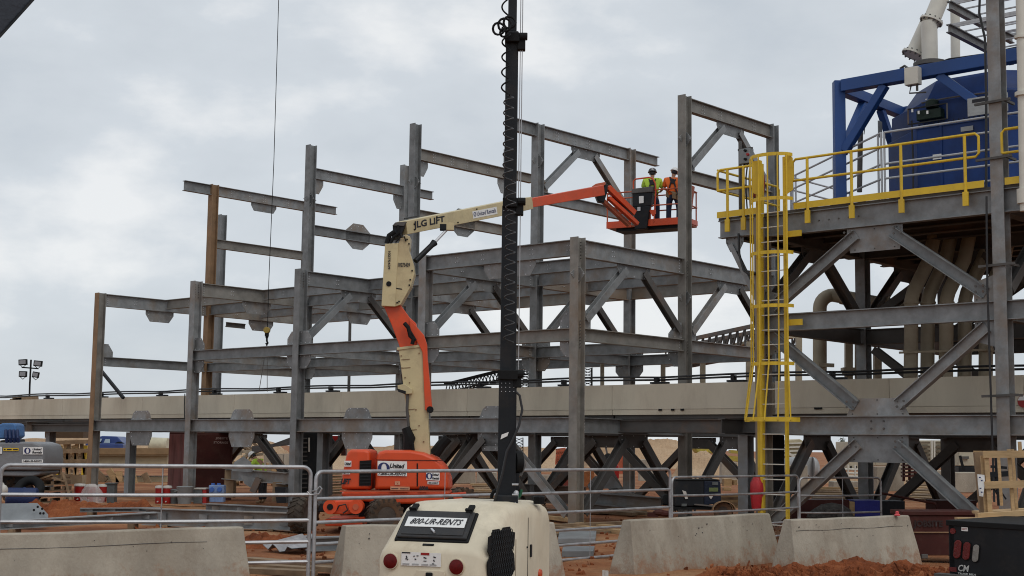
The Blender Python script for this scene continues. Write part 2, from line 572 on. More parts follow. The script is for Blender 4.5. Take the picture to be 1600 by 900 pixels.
# level 5 and 4 beams of the tall bents
for i, s0, s1 in ((0, None, None), (1, 3.78, 11.31), (2, None, 10.97), (3, None, 11.25), (4, 3.46, 11.3)):
    a = GU[i]
    m5 = {0: STEELB, 2: STEELB}.get(i, STEEL)
    vbeam(LF, a, GV[1] + h, GV[2] - h, L5, 0.40, m5)
    if s0:
        vbeam(LF, a, s0, GV[1] - h, L5, 0.40, m5)
    if s1:
        vbeam(LF, a, GV[2] + h, s1, L5, 0.33, m5)
    vbeam(LF, a, GV[1] + h, GV[2] - h, L4, 0.36, STEELB if i in (2, 4, 0) else STEEL)
mid2 = (GV[1] + GV[2]) / 2
for i in (0, 1):                                # chevrons between levels 4 and 5
    a = GU[i]
    gusset(LF, trap(W(a, mid2, L5 - 0.40), VX, 1.5, 1.15, 0.34), UX)
    brace(LF, W(a, mid2 - 0.42, L5 - 0.55), W(a, GV[1] + 0.28, L4 + 0.14), STEELL if i == 1 else STEEL, nrm=UX)
    brace(LF, W(a, mid2 + 0.42, L5 - 0.55), W(a, GV[2] - 0.28, L4 + 0.14), STEEL, nrm=UX)
    for b, s in ((GV[1], 1), (GV[2], -1)):
        gusset(LF, [W(a, b + s * 0.17, L4), W(a, b + s * 0.5, L4), W(a, b + s * 0.5, L4 + 0.22), W(a, b + s * 0.34, L4 + 0.4), W(a, b + s * 0.17, L4 + 0.4)], UX)
for i in (2, 3):
    a = GU[i]
    for b, s in ((GV[1], 1), (GV[2], -1)):
        gusset(LF, [W(a, b + s * 0.17, L5 - 0.41), W(a, b + s * 0.62, L5 - 0.41), W(a, b + s * 0.62, L5 - 0.62), W(a, b + s * 0.42, L5 - 0.95), W(a, b + s * 0.17, L5 - 0.95)], UX)
    gusset(LF, octo(W(a, mid2, L4 - 0.17), VX, 1.25, 0.98), UX + Vector((0, 0, 0)))
gusset(LF, trap(W(GU[4], mid2 + 0.1, L5 - 0.40), VX, 1.3, 1.0, 0.34), UX)
# diamond connection plates half way up the columns
for a, b, z in ((0, 0, 6.5), (0, GV[1], 10.95), (5.65, GV[1], 11.02), (0, GV[1], 6.3), (11.25, GV[1], 11.0), (16.8, GV[1], 11.0)):
    c = W(a, b, z)
    gusset(LF, [c + UX * 0.24, c + ZX * 0.22 + UX * 0.06, c + ZX * 0.22 - UX * 0.06, c - UX * 0.24, c - ZX * 0.22 - UX * 0.06, c - ZX * 0.22 + UX * 0.06], VX)
    gusset(LF, [c + VX * 0.31, c + ZX * 0.24, c - VX * 0.31, c - ZX * 0.24], UX)
# level 3 floor
D3 = 0.46
for i, a in enumerate(GU[:5]):
    mm = {0: STEEL, 3: STEELB}.get(i, STEEL)
    vbeam(LF, a, h, GV[1] - h, L3, D3, mm)
    vbeam(LF, a, GV[1] + h, GV[2] - h, L3, D3, STEELB if i in (1, 4) else STEEL)
    for j, b in enumerate((2.44, mid2)):
        if i <= 2 and not (i == 0 and j == 9):
            gusset(LF, trap(W(a, b, L3 - D3), VX, 1.5, 1.2, 0.33), UX)
            z0, z1 = L3 - D3 - 0.14, L2 + 0.22
            bl = 0 if j == 0 else GV[1]
            br = GV[1] if j == 0 else GV[2]
            brace(LF, W(a, b - 0.4, z0), W(a, bl + 0.3, z1), STEELL if (j == 0 and i != 0) else STEEL, nrm=UX)
            brace(LF, W(a, b + 0.4, z0), W(a, br - 0.3, z1), STEELD, nrm=UX)
            for bb, s in ((bl, 1), (br, -1)):
                gusset(LF, [W(a, bb + s * 0.17, L2), W(a, bb + s * 0.55, L2), W(a, bb + s * 0.55, L2 + 0.28), W(a, bb + s * 0.36, L2 + 0.48), W(a, bb + s * 0.17, L2 + 0.48)], UX)
        else:
            gusset(LF, trap(W(a, b + 0.15, L3 - D3), VX, 1.25, 0.85, 0.42), UX)
ubeam(LF, GU[0] + hu, GU[1] - hu, 0, L3, 0.42)
gusset(LF, trap(W(2.4, 0, L3 - 0.42), UX, 1.9, 1.5, 0.42), VX)
for i in range(4):
    a0, a1 = GU[i] + 0.11, GU[i + 1] - 0.11
    for k, b in enumerate((MID, GV[1], 7.35, GV[2])):
        ubeam(LF, a0, a1, b, L3 - 0.004, 0.36 if k % 2 == 0 else 0.42, random.choice([STEEL, STEEL, STEELB]) if not (i == 1 and k == 1) else STEELB)
# level 2
for i, a in enumerate(GU[:5]):
    vbeam(LF, a, h, GV[1] - h, L2, 0.34, STEELB if i == 0 else STEEL)
    vbeam(LF, a, GV[1] + h, GV[2] - h, L2, 0.34, STEELB if i in (3, 4) else STEEL)
for i in range(4):
    for k, b in enumerate(GV):
        if k == 0 and i == 3:
            continue
        ubeam(LF, GU[i] + hu, GU[i + 1] - hu, b, L2, 0.34, STEELB if (i, k) in ((0, 0),) else STEEL)
for a, b in ((5.65, 0), (11.25, 0), (16.8, 0), (0, 0), (0, GV[1]), (5.65, GV[1]), (11.25, GV[1]), (5.65, GV[2]), (16.8, GV[1])):
    for s in (1, -1):
        if (a == 0 and s == -1) or (a == 16.8 and b == 0 and s == 1):
            continue
        for zz, sg in ((L2, 1), (L2 - 0.34, -1)):
            gusset(LF, [W(a + s * 0.03, b, zz), W(a + s * 0.58, b, zz), W(a + s * 0.58, b, zz + sg * 0.2), W(a + s * 0.38, b, zz + sg * 0.42), W(a + s * 0.03, b, zz + sg * 0.42)], VX)
gusset(LF, [W(22.75, 0.17, L2), W(22.75, 0.62, L2), W(22.75, 0.62, L2 + 0.2), W(22.75, 0.42, L2 + 0.48), W(22.75, 0.17, L2 + 0.48)], UX)
# level 1
for i, a in enumerate(GU[:5]):
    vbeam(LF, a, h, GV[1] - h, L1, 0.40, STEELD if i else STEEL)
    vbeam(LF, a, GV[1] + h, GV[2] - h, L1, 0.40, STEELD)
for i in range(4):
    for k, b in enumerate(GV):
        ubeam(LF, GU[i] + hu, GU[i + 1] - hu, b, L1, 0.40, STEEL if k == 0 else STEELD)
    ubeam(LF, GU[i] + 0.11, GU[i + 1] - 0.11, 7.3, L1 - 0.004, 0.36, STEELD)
    c = (GU[i] + GU[i + 1]) / 2
    gusset(LF, [W(c - 0.62, 0, L1), W(c + 0.62, 0, L1), W(c + 0.5, 0, L1 + 0.24), W(c + 0.38, 0, L1 + 0.32), W(c - 0.38, 0, L1 + 0.32), W(c - 0.5, 0, L1 + 0.24)], VX)
    gusset(LF, trap(W(c, 0, L1 - 0.4), UX, 1.35, 1.0, 0.5), VX)
# lower chevrons
def chev(root, row_is_u, fixed, c0, c1, zt, zb, ms, w=0.2):
    mid = (c0 + c1) / 2
    P = (lambda t, z: W(t, fixed, z)) if row_is_u else (lambda t, z: W(fixed, t, z))
    d = UX if row_is_u else VX
    n = VX if row_is_u else UX
    gusset(root, trap(P(mid, zt), d, 1.3, 1.0, 0.36), n, ms[0])
    brace(root, P(mid - 0.38, zt - 0.16), P(c0 + 0.26, zb), ms[0], w=w, d=w, nrm=n)
    brace(root, P(mid + 0.38, zt - 0.16), P(c1 - 0.26, zb), ms[1], w=w, d=w, nrm=n)
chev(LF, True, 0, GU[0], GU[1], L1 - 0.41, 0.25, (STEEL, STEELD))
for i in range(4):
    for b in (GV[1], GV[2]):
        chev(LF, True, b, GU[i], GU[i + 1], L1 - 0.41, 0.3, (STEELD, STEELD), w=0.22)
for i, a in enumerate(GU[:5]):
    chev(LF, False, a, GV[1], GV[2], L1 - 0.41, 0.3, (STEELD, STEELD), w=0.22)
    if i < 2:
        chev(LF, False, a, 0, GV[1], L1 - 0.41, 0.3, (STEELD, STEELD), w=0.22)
# bolts
bt = MB()
for i, a in enumerate(GU[:5]):
    for zt, d, r in ((L3, D3, 5), (L2, 0.34, 3), (L1, 0.40, 4)):
        for b in (0.3, GV[1] - 0.3, GV[1] + 0.3):
            boltgrid(bt, W(a - 0.012, b, zt - d / 2), VX, -UX, 1, r, sz=0.08)
    for b in (1.5, 3.3, 6.2, 8.2):
        boltgrid(bt, W(a - 0.012, b, L3 - D3 / 2), VX, -UX, 2, 2, sz=0.13)
    for b in (5.8, 6.7, 7.4, 8.6):
        boltgrid(bt, W(a - 0.012, b, L5 - 0.2), VX, -UX, 2, 3, sx=0.12, sz=0.1, r=0.014)
for i in range(4):
    for s in (0.3, 1.6, 3.4, 4.4):
        boltgrid(bt, W(GU[i] + s, MID - 0.012, L3 - 0.18), UX, -VX, 2, 2, sz=0.12, r=0.014)
        if i == 0:
            boltgrid(bt, W(GU[i] + s, -0.012, L3 - 0.2), UX, -VX, 2, 2, sz=0.13, r=0.014)
bt.obj('bolt', BOLT, LF, kind='stuff')
bt = MB()
for a, b, zs in ((0, 0, ((L3 - 0.5, L3), (L2 - 0.5, L2 + 0.3))), (0, GV[1], ((L3 - 0.5, L3), (L2 - 0.4, L2))), (5.65, 0, ((L3 - 0.45, L3), (L2 - 0.4, L2))), (11.25, 0, ((L3 - 0.5, L3), (L2 - 0.4, L2))), (16.8, 0, ((L3 - 0.5, L3), (L2 - 0.4, L2)))):
    for z0, z1 in zs:
        k = z0
        while k < z1 - 0.05:
            for s in (-0.07, 0.07):
                bt.lathe([(0.017, 0), (0.015, 0.03)], W(a - 0.03, b + s, k), -UX, n=6)
            k += 0.085
bt.obj('bolt', STEELD, LF, kind='stuff')

GB.obj('bolt', BOLT, LF, kind='stuff')
GB = MB()
# ================================================================== process platform (right)
PF = thing('process_platform', 'grey steel process platform with braced bays carrying the blue machine, at the right', 'platform', W(-11, 4, 0))
C1, C2_, C3 = -5.62, -11.38, -16.9
column(PF, C1, 0, 0.02, L3, STEELB)
column(PF, C1, GV[1], 0.02, L3, STEEL)
column(PF, C1, GV[2], 0.02, L3, STEELD)
column(PF, C2_, 0, 0.02, 17.0, STEEL, label='tall front column passing through the deck')
column(PF, C2_, GV[1], 0.02, 17.0, STEELD)
column(PF, C2_, GV[2], 0.02, L3, STEELD)
column(PF, C3, 0, 0.02, L3, STEEL)
for z, d in ((L1, 0.42), (L2 + 0.03, 0.40), (L3 + 0.04, 0.50)):
    for b in GV:
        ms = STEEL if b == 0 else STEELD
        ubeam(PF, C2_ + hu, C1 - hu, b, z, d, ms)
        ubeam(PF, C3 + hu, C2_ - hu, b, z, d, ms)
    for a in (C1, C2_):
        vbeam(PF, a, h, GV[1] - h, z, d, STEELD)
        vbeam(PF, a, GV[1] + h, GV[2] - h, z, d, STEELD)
ubeam(PF, C1 + hu, -4.44, 0, L3 + 0.04, 0.42, STEEL)
ubeam(PF, C1 + hu, -4.44, GV[1], L3 + 0.04, 0.42, STEELD)
vbeam(PF, -4.5, 0.12, GV[1] - 0.12, L3 + 0.03, 0.36, STEELD)
brace(PF, W(-4.75, 0, L3 - 0.55), W(C1 + 0.1, 0, L3 - 2.0), STEEL, w=0.12, d=0.12, nrm=VX)
gusset(PF, trap(W(-4.85, 0, L3 - 0.38), UX, 0.5, 0.25, 0.35), VX)
for b in (0.98, 1.95, 2.93, 3.9, 5.9, 6.9, 7.9, 8.8):
    ubeam(PF, C2_ + 0.12, -4.62, b, L3 + 0.03, 0.30, STEELD)
MB().box(W(-10.6, 4.86, L3 + 0.075), (12.3, 9.9, 0.06), (UX, VX, ZX)).obj('deck_plate', STEELD, PF)
# front bay bracing
c = (C1 + C2_) / 2
gusset(PF, trap(W(c, 0, L3 - 0.47), UX, 1.35, 1.2, 0.55), VX)
def brf(p, q, m=STEEL):
    brace(PF, W(p[0], -0.02, p[1]), W(q[0], -0.02, q[1]), m, w=0.20, d=0.25)
brf((c + 0.42, L3 - 0.62), (C1 - 0.3, L2 + 0.2))
brf((c - 0.42, L3 - 0.62), (C2_ + 0.35, L2 + 0.2))
brf((C1 - 0.3, L2 - 0.5), (c + 0.5, L1 + 0.22))
brf((C2_ + 0.35, L2 - 0.5), (c - 0.5, L1 + 0.22))
brf((c + 0.45, L1 - 0.62), (C1 - 0.25, 0.35))
brf((c - 0.45, L1 - 0.62), (C2_ + 0.3, 0.35))
gusset(PF, [W(c - 0.75, 0, L1), W(c + 0.75, 0, L1), W(c + 0.55, 0, L1 + 0.38), W(c - 0.55, 0, L1 + 0.38)], VX, STEEL)
gusset(PF, [W(c - 0.72, 0, L1 - 0.42), W(c + 0.72, 0, L1 - 0.42), W(c + 0.72, 0, L1 - 1.02), W(c - 0.72, 0, L1 - 1.02)], VX, STEEL)
for cc, s in ((C2_, 1), (C1, -1)):
    for z0, sg in ((L2 + 0.03, 1), (L2 - 0.37, -1)):
        gusset(PF, [W(cc + s * 0.03, 0, z0), W(cc + s * 0.62, 0, z0), W(cc + s * 0.62, 0, z0 + sg * 0.42), W(cc + s * 0.03, 0, z0 + sg * 0.6)], VX)
for a in (C1, C2_):
    for b0, b1 in ((0, GV[1]), (GV[1], GV[2])):
        chev(PF, False, a, b0, b1, L3 - 0.47, L2 + 0.3, (STEELD, STEELD), w=0.22)
        chev(PF, False, a, b0, b1, L1 - 0.41, 0.3, (STEELD, STEELD), w=0.22)
for b in (GV[1], GV[2]):
    chev(PF, True, b, C2_, C1, L3 - 0.47, L2 + 0.3, (STEELD, STEELD), w=0.22)
    chev(PF, True, b, C2_, C1, L1 - 0.41, 0.3, (STEELD, STEELD), w=0.22)
    m_ = (C1 + C2_) / 2
    brace(PF, W(C1 - 0.3, b, L2 - 0.5), W(m_ + 0.5, b, L1 + 0.25), STEELD, w=0.2, nrm=VX)
bt = MB()
for p, q in (((c + 0.6, L3 - 0.62)), ((c - 0.6, L3 - 0.62)), (C1 - 0.4, L2 + 0.3), (C2_ + 0.45, L2 + 0.3), (c + 0.6, L1 + 0.25), (c - 0.6, L1 + 0.25), (c + 0.55, L1 - 0.62), (c - 0.55, L1 - 0.62)):
    boltgrid(bt, W(p, -0.12, q), UX, -VX, 2, 2, r=0.03, sx=0.16, sz=0.12)
boltgrid(bt, W(c, -0.014, L1 - 0.2), UX, -VX, 2, 2, sx=0.3, sz=0.16, r=0.025)
boltgrid(bt, W(-7.5, -0.014, L3 - 0.2), UX, -VX, 6, 1, sx=0.25, r=0.02)
bt.obj('bolt', STEELD, PF, kind='stuff')
GB.obj('bolt', STEELD, PF, kind='stuff')
# strut rails clamped round the tall column
for z in (3.15, 5.85, 8.1, 9.3, 11.6):
    MB().bar(W(C2_ + 0.42, -0.2, z), W(C2_ - 0.35, -0.2, z + 0.02), 0.05, 0.05).bar(W(C2_ - 0.2, -0.22, z + 0.03), W(C2_ - 0.2, 0.35, z + 0.03), 0.05, 0.05).obj('clamp_rail', STEELD, PF)
# yellow handrails
def tubepath(root, pts, r, m, name, n=8):
    return MB().tube(pts, r, n=n).obj(name, m, root, smooth=True)
def rail_run(root, a0, a1, b, zt, zm, posts, ztoe):
    tubepath(root, [W(a0, b, zm), W(a0, b, zm + 0.05), W(a0, b, zt - 0.07), W(a0 - 0.07, b, zt), W(a1 + 0.07, b, zt), W(a1, b, zt - 0.07), W(a1, b, zm + 0.07), W(a1 + 0.07, b, zm), W(a0, b, zm)], 0.03, YELLOW, 'rail')
    for p in posts:
        MB().tube([W(p, b - 0.02, zt - 0.02), W(p, b - 0.02, ztoe - 0.22)], 0.035).box(W(p, b - 0.03, ztoe - 0.3), (0.12, 0.05, 0.3), (UX, VX, ZX)).obj('post', YELLOW, root)
HR = thing('handrail', 'long yellow handrail along the front edge of the deck, left of the tall column', 'handrail', W(-9, -0.12, L3), 'yellow handrails')
rail_run(HR, -6.53, -11.0, -0.14, 8.70, 8.2, (-6.92, -8.04, -9.24, -10.7), 7.62)
MB().box(W(-8.83, -0.16, 7.60), (4.55, 0.012, 0.15), (UX, VX, ZX)).obj('kick_plate', YELLOW, HR)
HR2 = thing('handrail', 'short yellow handrail at the right picture edge, beyond the tall column', 'handrail', W(-13, -0.12, L3), 'yellow handrails')
rail_run(HR2, -11.5, -14.6, -0.14, 8.70, 8.2, (-12.6, -13.8), 7.62)
MB().box(W(-13.1, -0.16, 7.60), (3.1, 0.012, 0.15), (UX, VX, ZX)).obj('kick_plate', YELLOW, HR2)
HR3 = thing('handrail', 'yellow handrail on the left end of the deck beside the ladder top', 'handrail', W(-4.9, 0.5, L3), 'yellow handrails')
rail_run(HR3, -4.46, -5.5, -0.14, 8.70, 8.2, (-4.75, -5.2), 7.62)
MB().box(W(-5.0, -0.16, 7.60), (1.1, 0.012, 0.15), (UX, VX, ZX)).obj('kick_plate', YELLOW, HR3)
tubepath(HR3, [W(-4.46, -0.14, 8.70), W(-4.46, 2.6, 8.70), W(-4.46, 2.67, 8.63), W(-4.46, 2.67, 7.5)], 0.03, YELLOW, 'rail')
tubepath(HR3, [W(-4.46, -0.14, 8.2), W(-4.46, 2.66, 8.2)], 0.03, YELLOW, 'rail')
for b in (0.9, 1.8):
    MB().tube([W(-4.46, b, 8.7), W(-4.46, b, 7.45)], 0.03).obj('post', YELLOW, HR3)
# caged ladder
LD = thing('caged_ladder', 'tall yellow caged ladder climbing to the deck beside the barrier gap', 'ladder', W(-6, -0.35, 0))
a_l, a_r, bl = -5.76, -6.42, -0.32
for a in (a_l, a_r):
    MB().bar(W(a, bl, 0.08), W(a, bl, 8.75), 0.10, 0.05, up=UX).obj('side_rail', YELLOW, LD)
MB().box(W(a_l + 0.07, bl + 0.10, 4.4), (0.10, 0.20, 8.6), (UX, VX, ZX)).obj('side_channel', YELLOW, LD)
rung = MB()
z = 0.3
rmesh = None
while z < 7.9:
    if rmesh is None:
        ro = MB().tube([W(a_l, bl, z), W(a_r, bl, z)], 0.014, n=6).obj('rung', PIPEW, LD)
        rmesh, z00 = ro, z
    else:
        r2 = rmesh.copy()
        r2.location = (0, 0, z - z00)
        r2.parent = LD
        S.collection.objects.link(r2)
    z += 0.342
ac = (a_l + a_r) / 2
def hoop(z, rr, w=0.07):
    pts_o, rings = [], []
    for k in range(15):
        t = math.pi * k / 14
        for_r = []
        x = ac + (0.33 + rr) * math.cos(t) if True else 0
        yv = bl - (rr * 2.0) * math.sin(t)
        c_ = W(x, yv, z)
        nrm = (UX * math.cos(t) - VX * math.sin(t)).normalized()
        rings.append([c_ - ZX * w / 2, c_ + ZX * w / 2, c_ + ZX * w / 2 + nrm * 0.012, c_ - ZX * w / 2 + nrm * 0.012])
    MB().loft(rings).obj('hoop', YELLOW, LD)
for z, rr in ((8.78, 0.20), (7.75, 0.20), (6.5, 0.20), (5.27, 0.20), (3.95, 0.20)):
    hoop(z, rr, 0.08)
hoop(2.68, 0.33, 0.10)
for k in (2, 4, 6, 8, 10, 12):
    t = math.pi * k / 14
    def P(z, rr):
        return W(ac + (0.33 + rr) * math.cos(t), bl - rr * 2 * math.sin(t), z)
    MB().tube([P(8.78, 0.21), P(3.95, 0.21), P(2.66, 0.34)], 0.019, n=6).obj('cage_bar', YELLOW, LD)
for z in (6.95, 4.9):
    MB().box(W(a_r - 0.18, bl + 0.1, z), (0.36, 0.05, 0.14), (UX, VX, ZX)).obj('bracket', YELLOW, LD)
MB().prism([W(a_r - 0.02, bl - 0.02, 7.85), W(a_r - 0.22, bl - 0.02, 7.95), W(a_r - 0.22, bl - 0.02, 8.7), W(a_r - 0.15, bl - 0.02, 8.78), W(a_r - 0.02, bl - 0.02, 8.78)], VX * 0.02).obj('gate_panel', YELLOW, LD)
MB().prism([W(a_l + 0.2, bl - 0.02, 8.0), W(a_l - 0.02, bl - 0.02, 7.9), W(a_l - 0.02, bl - 0.02, 8.75), W(a_l + 0.2, bl - 0.02, 8.75)], VX * 0.02).obj('gate_panel', YELLOW, LD)
# electrical box on a post at the deck end, with drooping cables
EB = thing('electrical_box', 'grey electrical control box on a slotted post at the left end of the deck', 'electrical box', W(-4.75, 0.35, L3))
p0 = W(-4.82, 0.3, 0)
MB().bar(p0 + ZX * 7.5, p0 + ZX * 9.45, 0.08, 0.05, up=UX).obj('post', STEELD, EB)
MB().box(W(-5.06, 0.2, 9.02), (0.30, 0.18, 0.36), (UX, VX, ZX)).obj('enclosure', STEELL, EB, bevel=0.01)
MB().bar(W(-4.8, 0.25, 9.22), W(-5.2, 0.25, 9.22), 0.05, 0.05).bar(W(-4.8, 0.25, 8.8), W(-5.3, 0.25, 8.8), 0.05, 0.05).obj('strut_rail', STEELD, EB)
for i, (dz, da) in enumerate(((0.15, -0.42), (0.0, -0.42), (-0.15, -0.42))):
    MB().lathe([(0.035, 0), (0.03, 0.06)], W(-5.10 - (i % 2) * 0.07, 0.11, 9.04 + dz * 0.7), -VX, n=10).obj('switch', [BLACK, REDT, BLACK][i], EB)
for k in range(3):
    pts = [W(-5.0 - k * 0.08, 0.22, 8.85)] + [W(-4.98 - k * 0.09 + 0.03 * math.sin(j), 0.2, 8.85 - j * 0.34) for j in range(1, 5)]
    MB().tube(pts, 0.02, n=6).obj('cable', CABLE, EB, smooth=True)
MB().tube([W(-5.05, -0.15, 7.1), W(-5.1, -0.2, 6.6), W(-5.22, -0.2, 6.2), W(-5.4, -0.2, 6.08), W(-5.6, -0.2, 6.12)], 0.03, n=8).obj('cable', CABLE, EB, smooth=True)
b_ = MB().lathe([(0.02, 0), (0.13, 0.03), (0.16, 0.3), (0.15, 0.55), (0.08, 0.68), (0.02, 0.7)], W(-5.42, 0.15, 7.95), n=14)
oneobj('safety_bag', 'dark red equipment bag hanging behind the ladder head on the deck', 'bag', b_, mat('dark_red_cloth', (0.22, 0.025, 0.02), 0.8, bump=0.02), smooth=True)

# ================================================================== beige duct with cables
DU = thing('beige_duct', 'long beige boxed duct running through both steel frames from the left edge', 'duct', W(10, 2.0, L1))
def duct(a0, a1):
    MB().box(W((a0 + a1) / 2, 2.3, 3.35), (abs(a1 - a0), 1.1, 0.66), (UX, VX, ZX)).obj('upper_panel', DUCTM, DU)
    MB().box(W((a0 + a1) / 2, 2.3, 2.945), (abs(a1 - a0) - 0.01, 1.08, 0.14), (UX, VX, ZX)).obj('lower_panel', DUCTM, DU)
    MB().box(W((a0 + a1) / 2, 2.3, 2.82), (abs(a1 - a0) - 0.05, 0.9, 0.10), (UX, VX, ZX)).obj('duct_base', STEELD, DU)
edges = [40, 33.6, 28.0, 22.4, 16.8, 11.2, 5.6, 0.2, -4.45]
for k in range(len(edges) - 1):
    duct(edges[k] - 0.006, edges[k + 1] + 0.006)
for a0, a1 in ((-4.85, -7.9), (-7.9, -11.05), (-11.5, -17)):
    duct(a0 - 0.006, a1 + 0.006)
hl = MB()
for a in (22.1, 16.0, 10.6, 9.9, 4.9, -1.4, -1.8, -2.1, -6.0, -6.1, -7.2, -12.0):
    hl.box(W(a, 1.735, 3.0), (0.10, 0.02, 0.05), (UX, VX, ZX))
hl.obj('slot', BLACK, DU, kind='stuff')
for z, amp in ((3.80, 0.03), (3.86, 0.05)):
    pts = []
    a = 38.0
    while a > -16:
        pts.append(W(a, 2.0 + 0.08 * math.sin(a * 0.7 + amp * 80), z + amp * abs(math.sin(a * 0.55 + z)) ))
        a -= 0.7
    MB().tube(pts, 0.03, n=6).obj('cable', CABLE, DU, smooth=True)
for a in (34, 29.5, 25.5, 21.5, 18.2, 14.6, 11.9, 8.4, 5.2, 2.0, -1.2, -3.6, -6.4, -8.8):
    MB().box(W(a, 2.0, 3.72), (0.5, 0.2, 0.05), (UX, VX, ZX)).box(W(a + 0.1, 2.0, 3.81), (0.10, 0.14, 0.12), (UX, VX, ZX)).obj('cable_clip', BLACKP, DU)
for a, n_ in ((29.2, 0), (23.4, 1), (12.3, 0), (-3.85, 1)):
    MB().isec(W(a, 2.0, 0.02), W(a, 2.0, 2.35), 0.3, 0.28, up=VX).obj('support_column', STEELL, DU)
    MB().isec(W(a, 0.9, 2.56), W(a, 3.3, 2.56), 0.38, 0.2).obj('cross_beam', STEELD, DU)
MB().isec(W(31, 1.2, 2.5), W(24.5, 1.2, 2.5), 0.3, 0.2).obj('side_beam', STEELD, DU)
for b in (1.85, 3.0):
    MB().isec(W(36, b, 2.58), W(22.9, b, 2.58), 0.34, 0.2).obj('floor_beam', STEELD, DU)
    MB().isec(W(22.6, b, 2.58), W(-4.6, b, 2.58), 0.34, 0.2).obj('floor_beam', STEELD, DU)
MB().tube([W(19.65, 1.7, 3.75), W(19.66, 1.7, 3.3), W(19.6, 1.7, 2.8)], 0.02, n=6).obj('drop_cable', CABLE, DU)
# ================================================================== blue machine on the deck
BM = thing('blue_machine', 'dark blue hopper machine in a square blue frame standing on the deck', 'machine', W(-8.6, 4, L3))
vf, vb = 2.5, 5.9
aL, aR = -6.3, -12.2
zt = 11.14
def sq(name, p, q, w=0.26, m=BLUE, root=BM):
    return MB().bar(p, q, w, w).obj(name, m, root, bevel=0.012)
sq('frame_post', W(aL, vf, 7.52), W(aL, vf, zt), 0.27)
sq('frame_post', W(aL, vb, 7.52), W(aL, vb, zt - 0.02), 0.27)
MB().loft([[W(aL + x * .30, vf + y * .30, 7.52) for x, y in ((-1, -1), (1, -1), (1, 1), (-1, 1))], [W(aL + x * .13, vf + y * .13, 8.2) for x, y in ((-1, -1), (1, -1), (1, 1), (-1, 1))]]).obj('frame_foot', BLUE, BM)
MB().loft([[W(aL + x * .30, vb + y * .30, 7.52) for x, y in ((-1, -1), (1, -1), (1, 1), (-1, 1))], [W(aL + x * .13, vb + y * .13, 8.2) for x, y in ((-1, -1), (1, -1), (1, 1), (-1, 1))]]).obj('frame_foot', BLUE, BM)
sq('frame_beam', W(aL - 0.13, vf, zt - 0.15), W(aR, vf, zt - 0.15), 0.30)
sq('frame_beam', W(aL, vf + 0.14, zt - 0.17), W(aL, vb - 0.14, zt - 0.17), 0.26)
sq('frame_beam', W(aL - 0.13, vb, zt - 0.16), W(aR, vb, zt - 0.16), 0.26)
sq('knee_brace', W(aL - 0.14, vf, 9.35), W(aL - 1.25, vf, zt - 0.3), 0.2)
sq('knee_brace', W(aL, vf + 0.14, 9.35), W(aL, vf + 1.3, zt - 0.3), 0.2)
sq('knee_brace', W(aL, vb - 0.14, 9.45), W(aL, vb - 1.2, zt - 0.3), 0.18)
sq('knee_brace', W(-8.95, vf, zt - 0.3), W(-10.2, vf, 9.75), 0.2)
hc = W(-9.35, 4.15, 0)
def octr(z, ra, rb, chx=0.54, chy=0.78):
    pts = []
    for x, y in ((-1, -1 + chy), (-1, 1 - chy), (-1 + chx, 1), (1 - chx, 1), (1, 1 - chy), (1, -1 + chy), (1 - chx, -1), (-1 + chx, -1)):
        pts.append(hc + UX * x * ra + VX * y * rb + ZX * z)
    return pts
MB().loft([octr(7.56, 2.42, 1.42), octr(9.70, 2.42, 1.42), octr(9.72, 2.36, 1.36)]).obj('lower_hopper', BLUEB, BM, bevel=0.015)
MB().loft([octr(9.725, 2.34, 1.34), octr(10.33, 2.32, 1.32), octr(10.42, 2.05, 1.2), octr(10.84, 1.72, 1.05), octr(10.92, 1.66, 1.0)]).obj('upper_hood', BLUEB, BM, bevel=0.015)
MB().prism([W(-6.95, 3.3, 9.78), W(-6.95, 3.5, 9.78), W(-6.95, 3.5, 10.2), W(-6.95, 3.3, 10.2)], UX * 0.02).obj('cover_plate', STEELL, BM)
for s in (-0.6, 0.5):
    MB().box(hc + UX * s - VX * 1.43 + ZX * 8.65, (0.06, 0.03, 2.1), (UX, VX, ZX)).obj('stiffener', BLUEB, BM)
rb = MB()
for z in (9.70, 9.78, 7.7):
    for k in range(18):
        rb.lathe([(0.018, 0), (0.016, 0.02)], hc - VX * 1.42 + UX * (1.05 - k * 0.125) + ZX * z, -VX, n=6)
rb.obj('bolt', BLACKP, BM, kind='stuff')
MB().box(hc - VX * 1.43 + ZX * 9.705, (2.3, 0.05, 0.05), (UX, VX, ZX)).obj('flange', BLUE, BM)
MB().tube([hc - VX * 1.47 + UX * 0.95 + ZX * 10.3, hc - VX * 1.47 + UX * 0.2 + ZX * 10.32, hc - VX * 1.47 - UX * 0.9 + ZX * 10.28], 0.02, n=6).obj('conduit', STEELD, BM, smooth=True)
MB().tube([hc - VX * 1.5 + UX * 1.2 + ZX * 9.9, hc - VX * 1.5 + UX * 1.18 + ZX * 8.9, hc - VX * 1.5 + UX * 1.2 + ZX * 7.9], 0.022, n=6).obj('cable', CABLE, BM, smooth=True)
mt = hc - VX * 1.5 + ZX * 9.97 + UX * 0.72
GRNM = mat('dark_green_motor', (0.008, 0.02, 0.014), 0.5, spec=0.25)
MB().box(mt, (0.62, 0.22, 0.24), (UX, VX, ZX)).obj('gearbox', GRNM, BM, bevel=0.02)
MB().lathe([(0.15, 0.0), (0.16, 0.05), (0.15, 0.16), (0.08, 0.21)], mt + ZX * 0.16 - UX * 0.05, ZX, n=14).obj('motor', GRNM, BM, smooth=True)
for zz in (-0.2, 0.17):
    MB().bar(mt - VX * 0.18 + UX * 0.48 + ZX * zz, mt - VX * 0.18 - UX * 0.5 + ZX * zz, 0.03, 0.03).obj('guard_rail', BLACKP, BM)
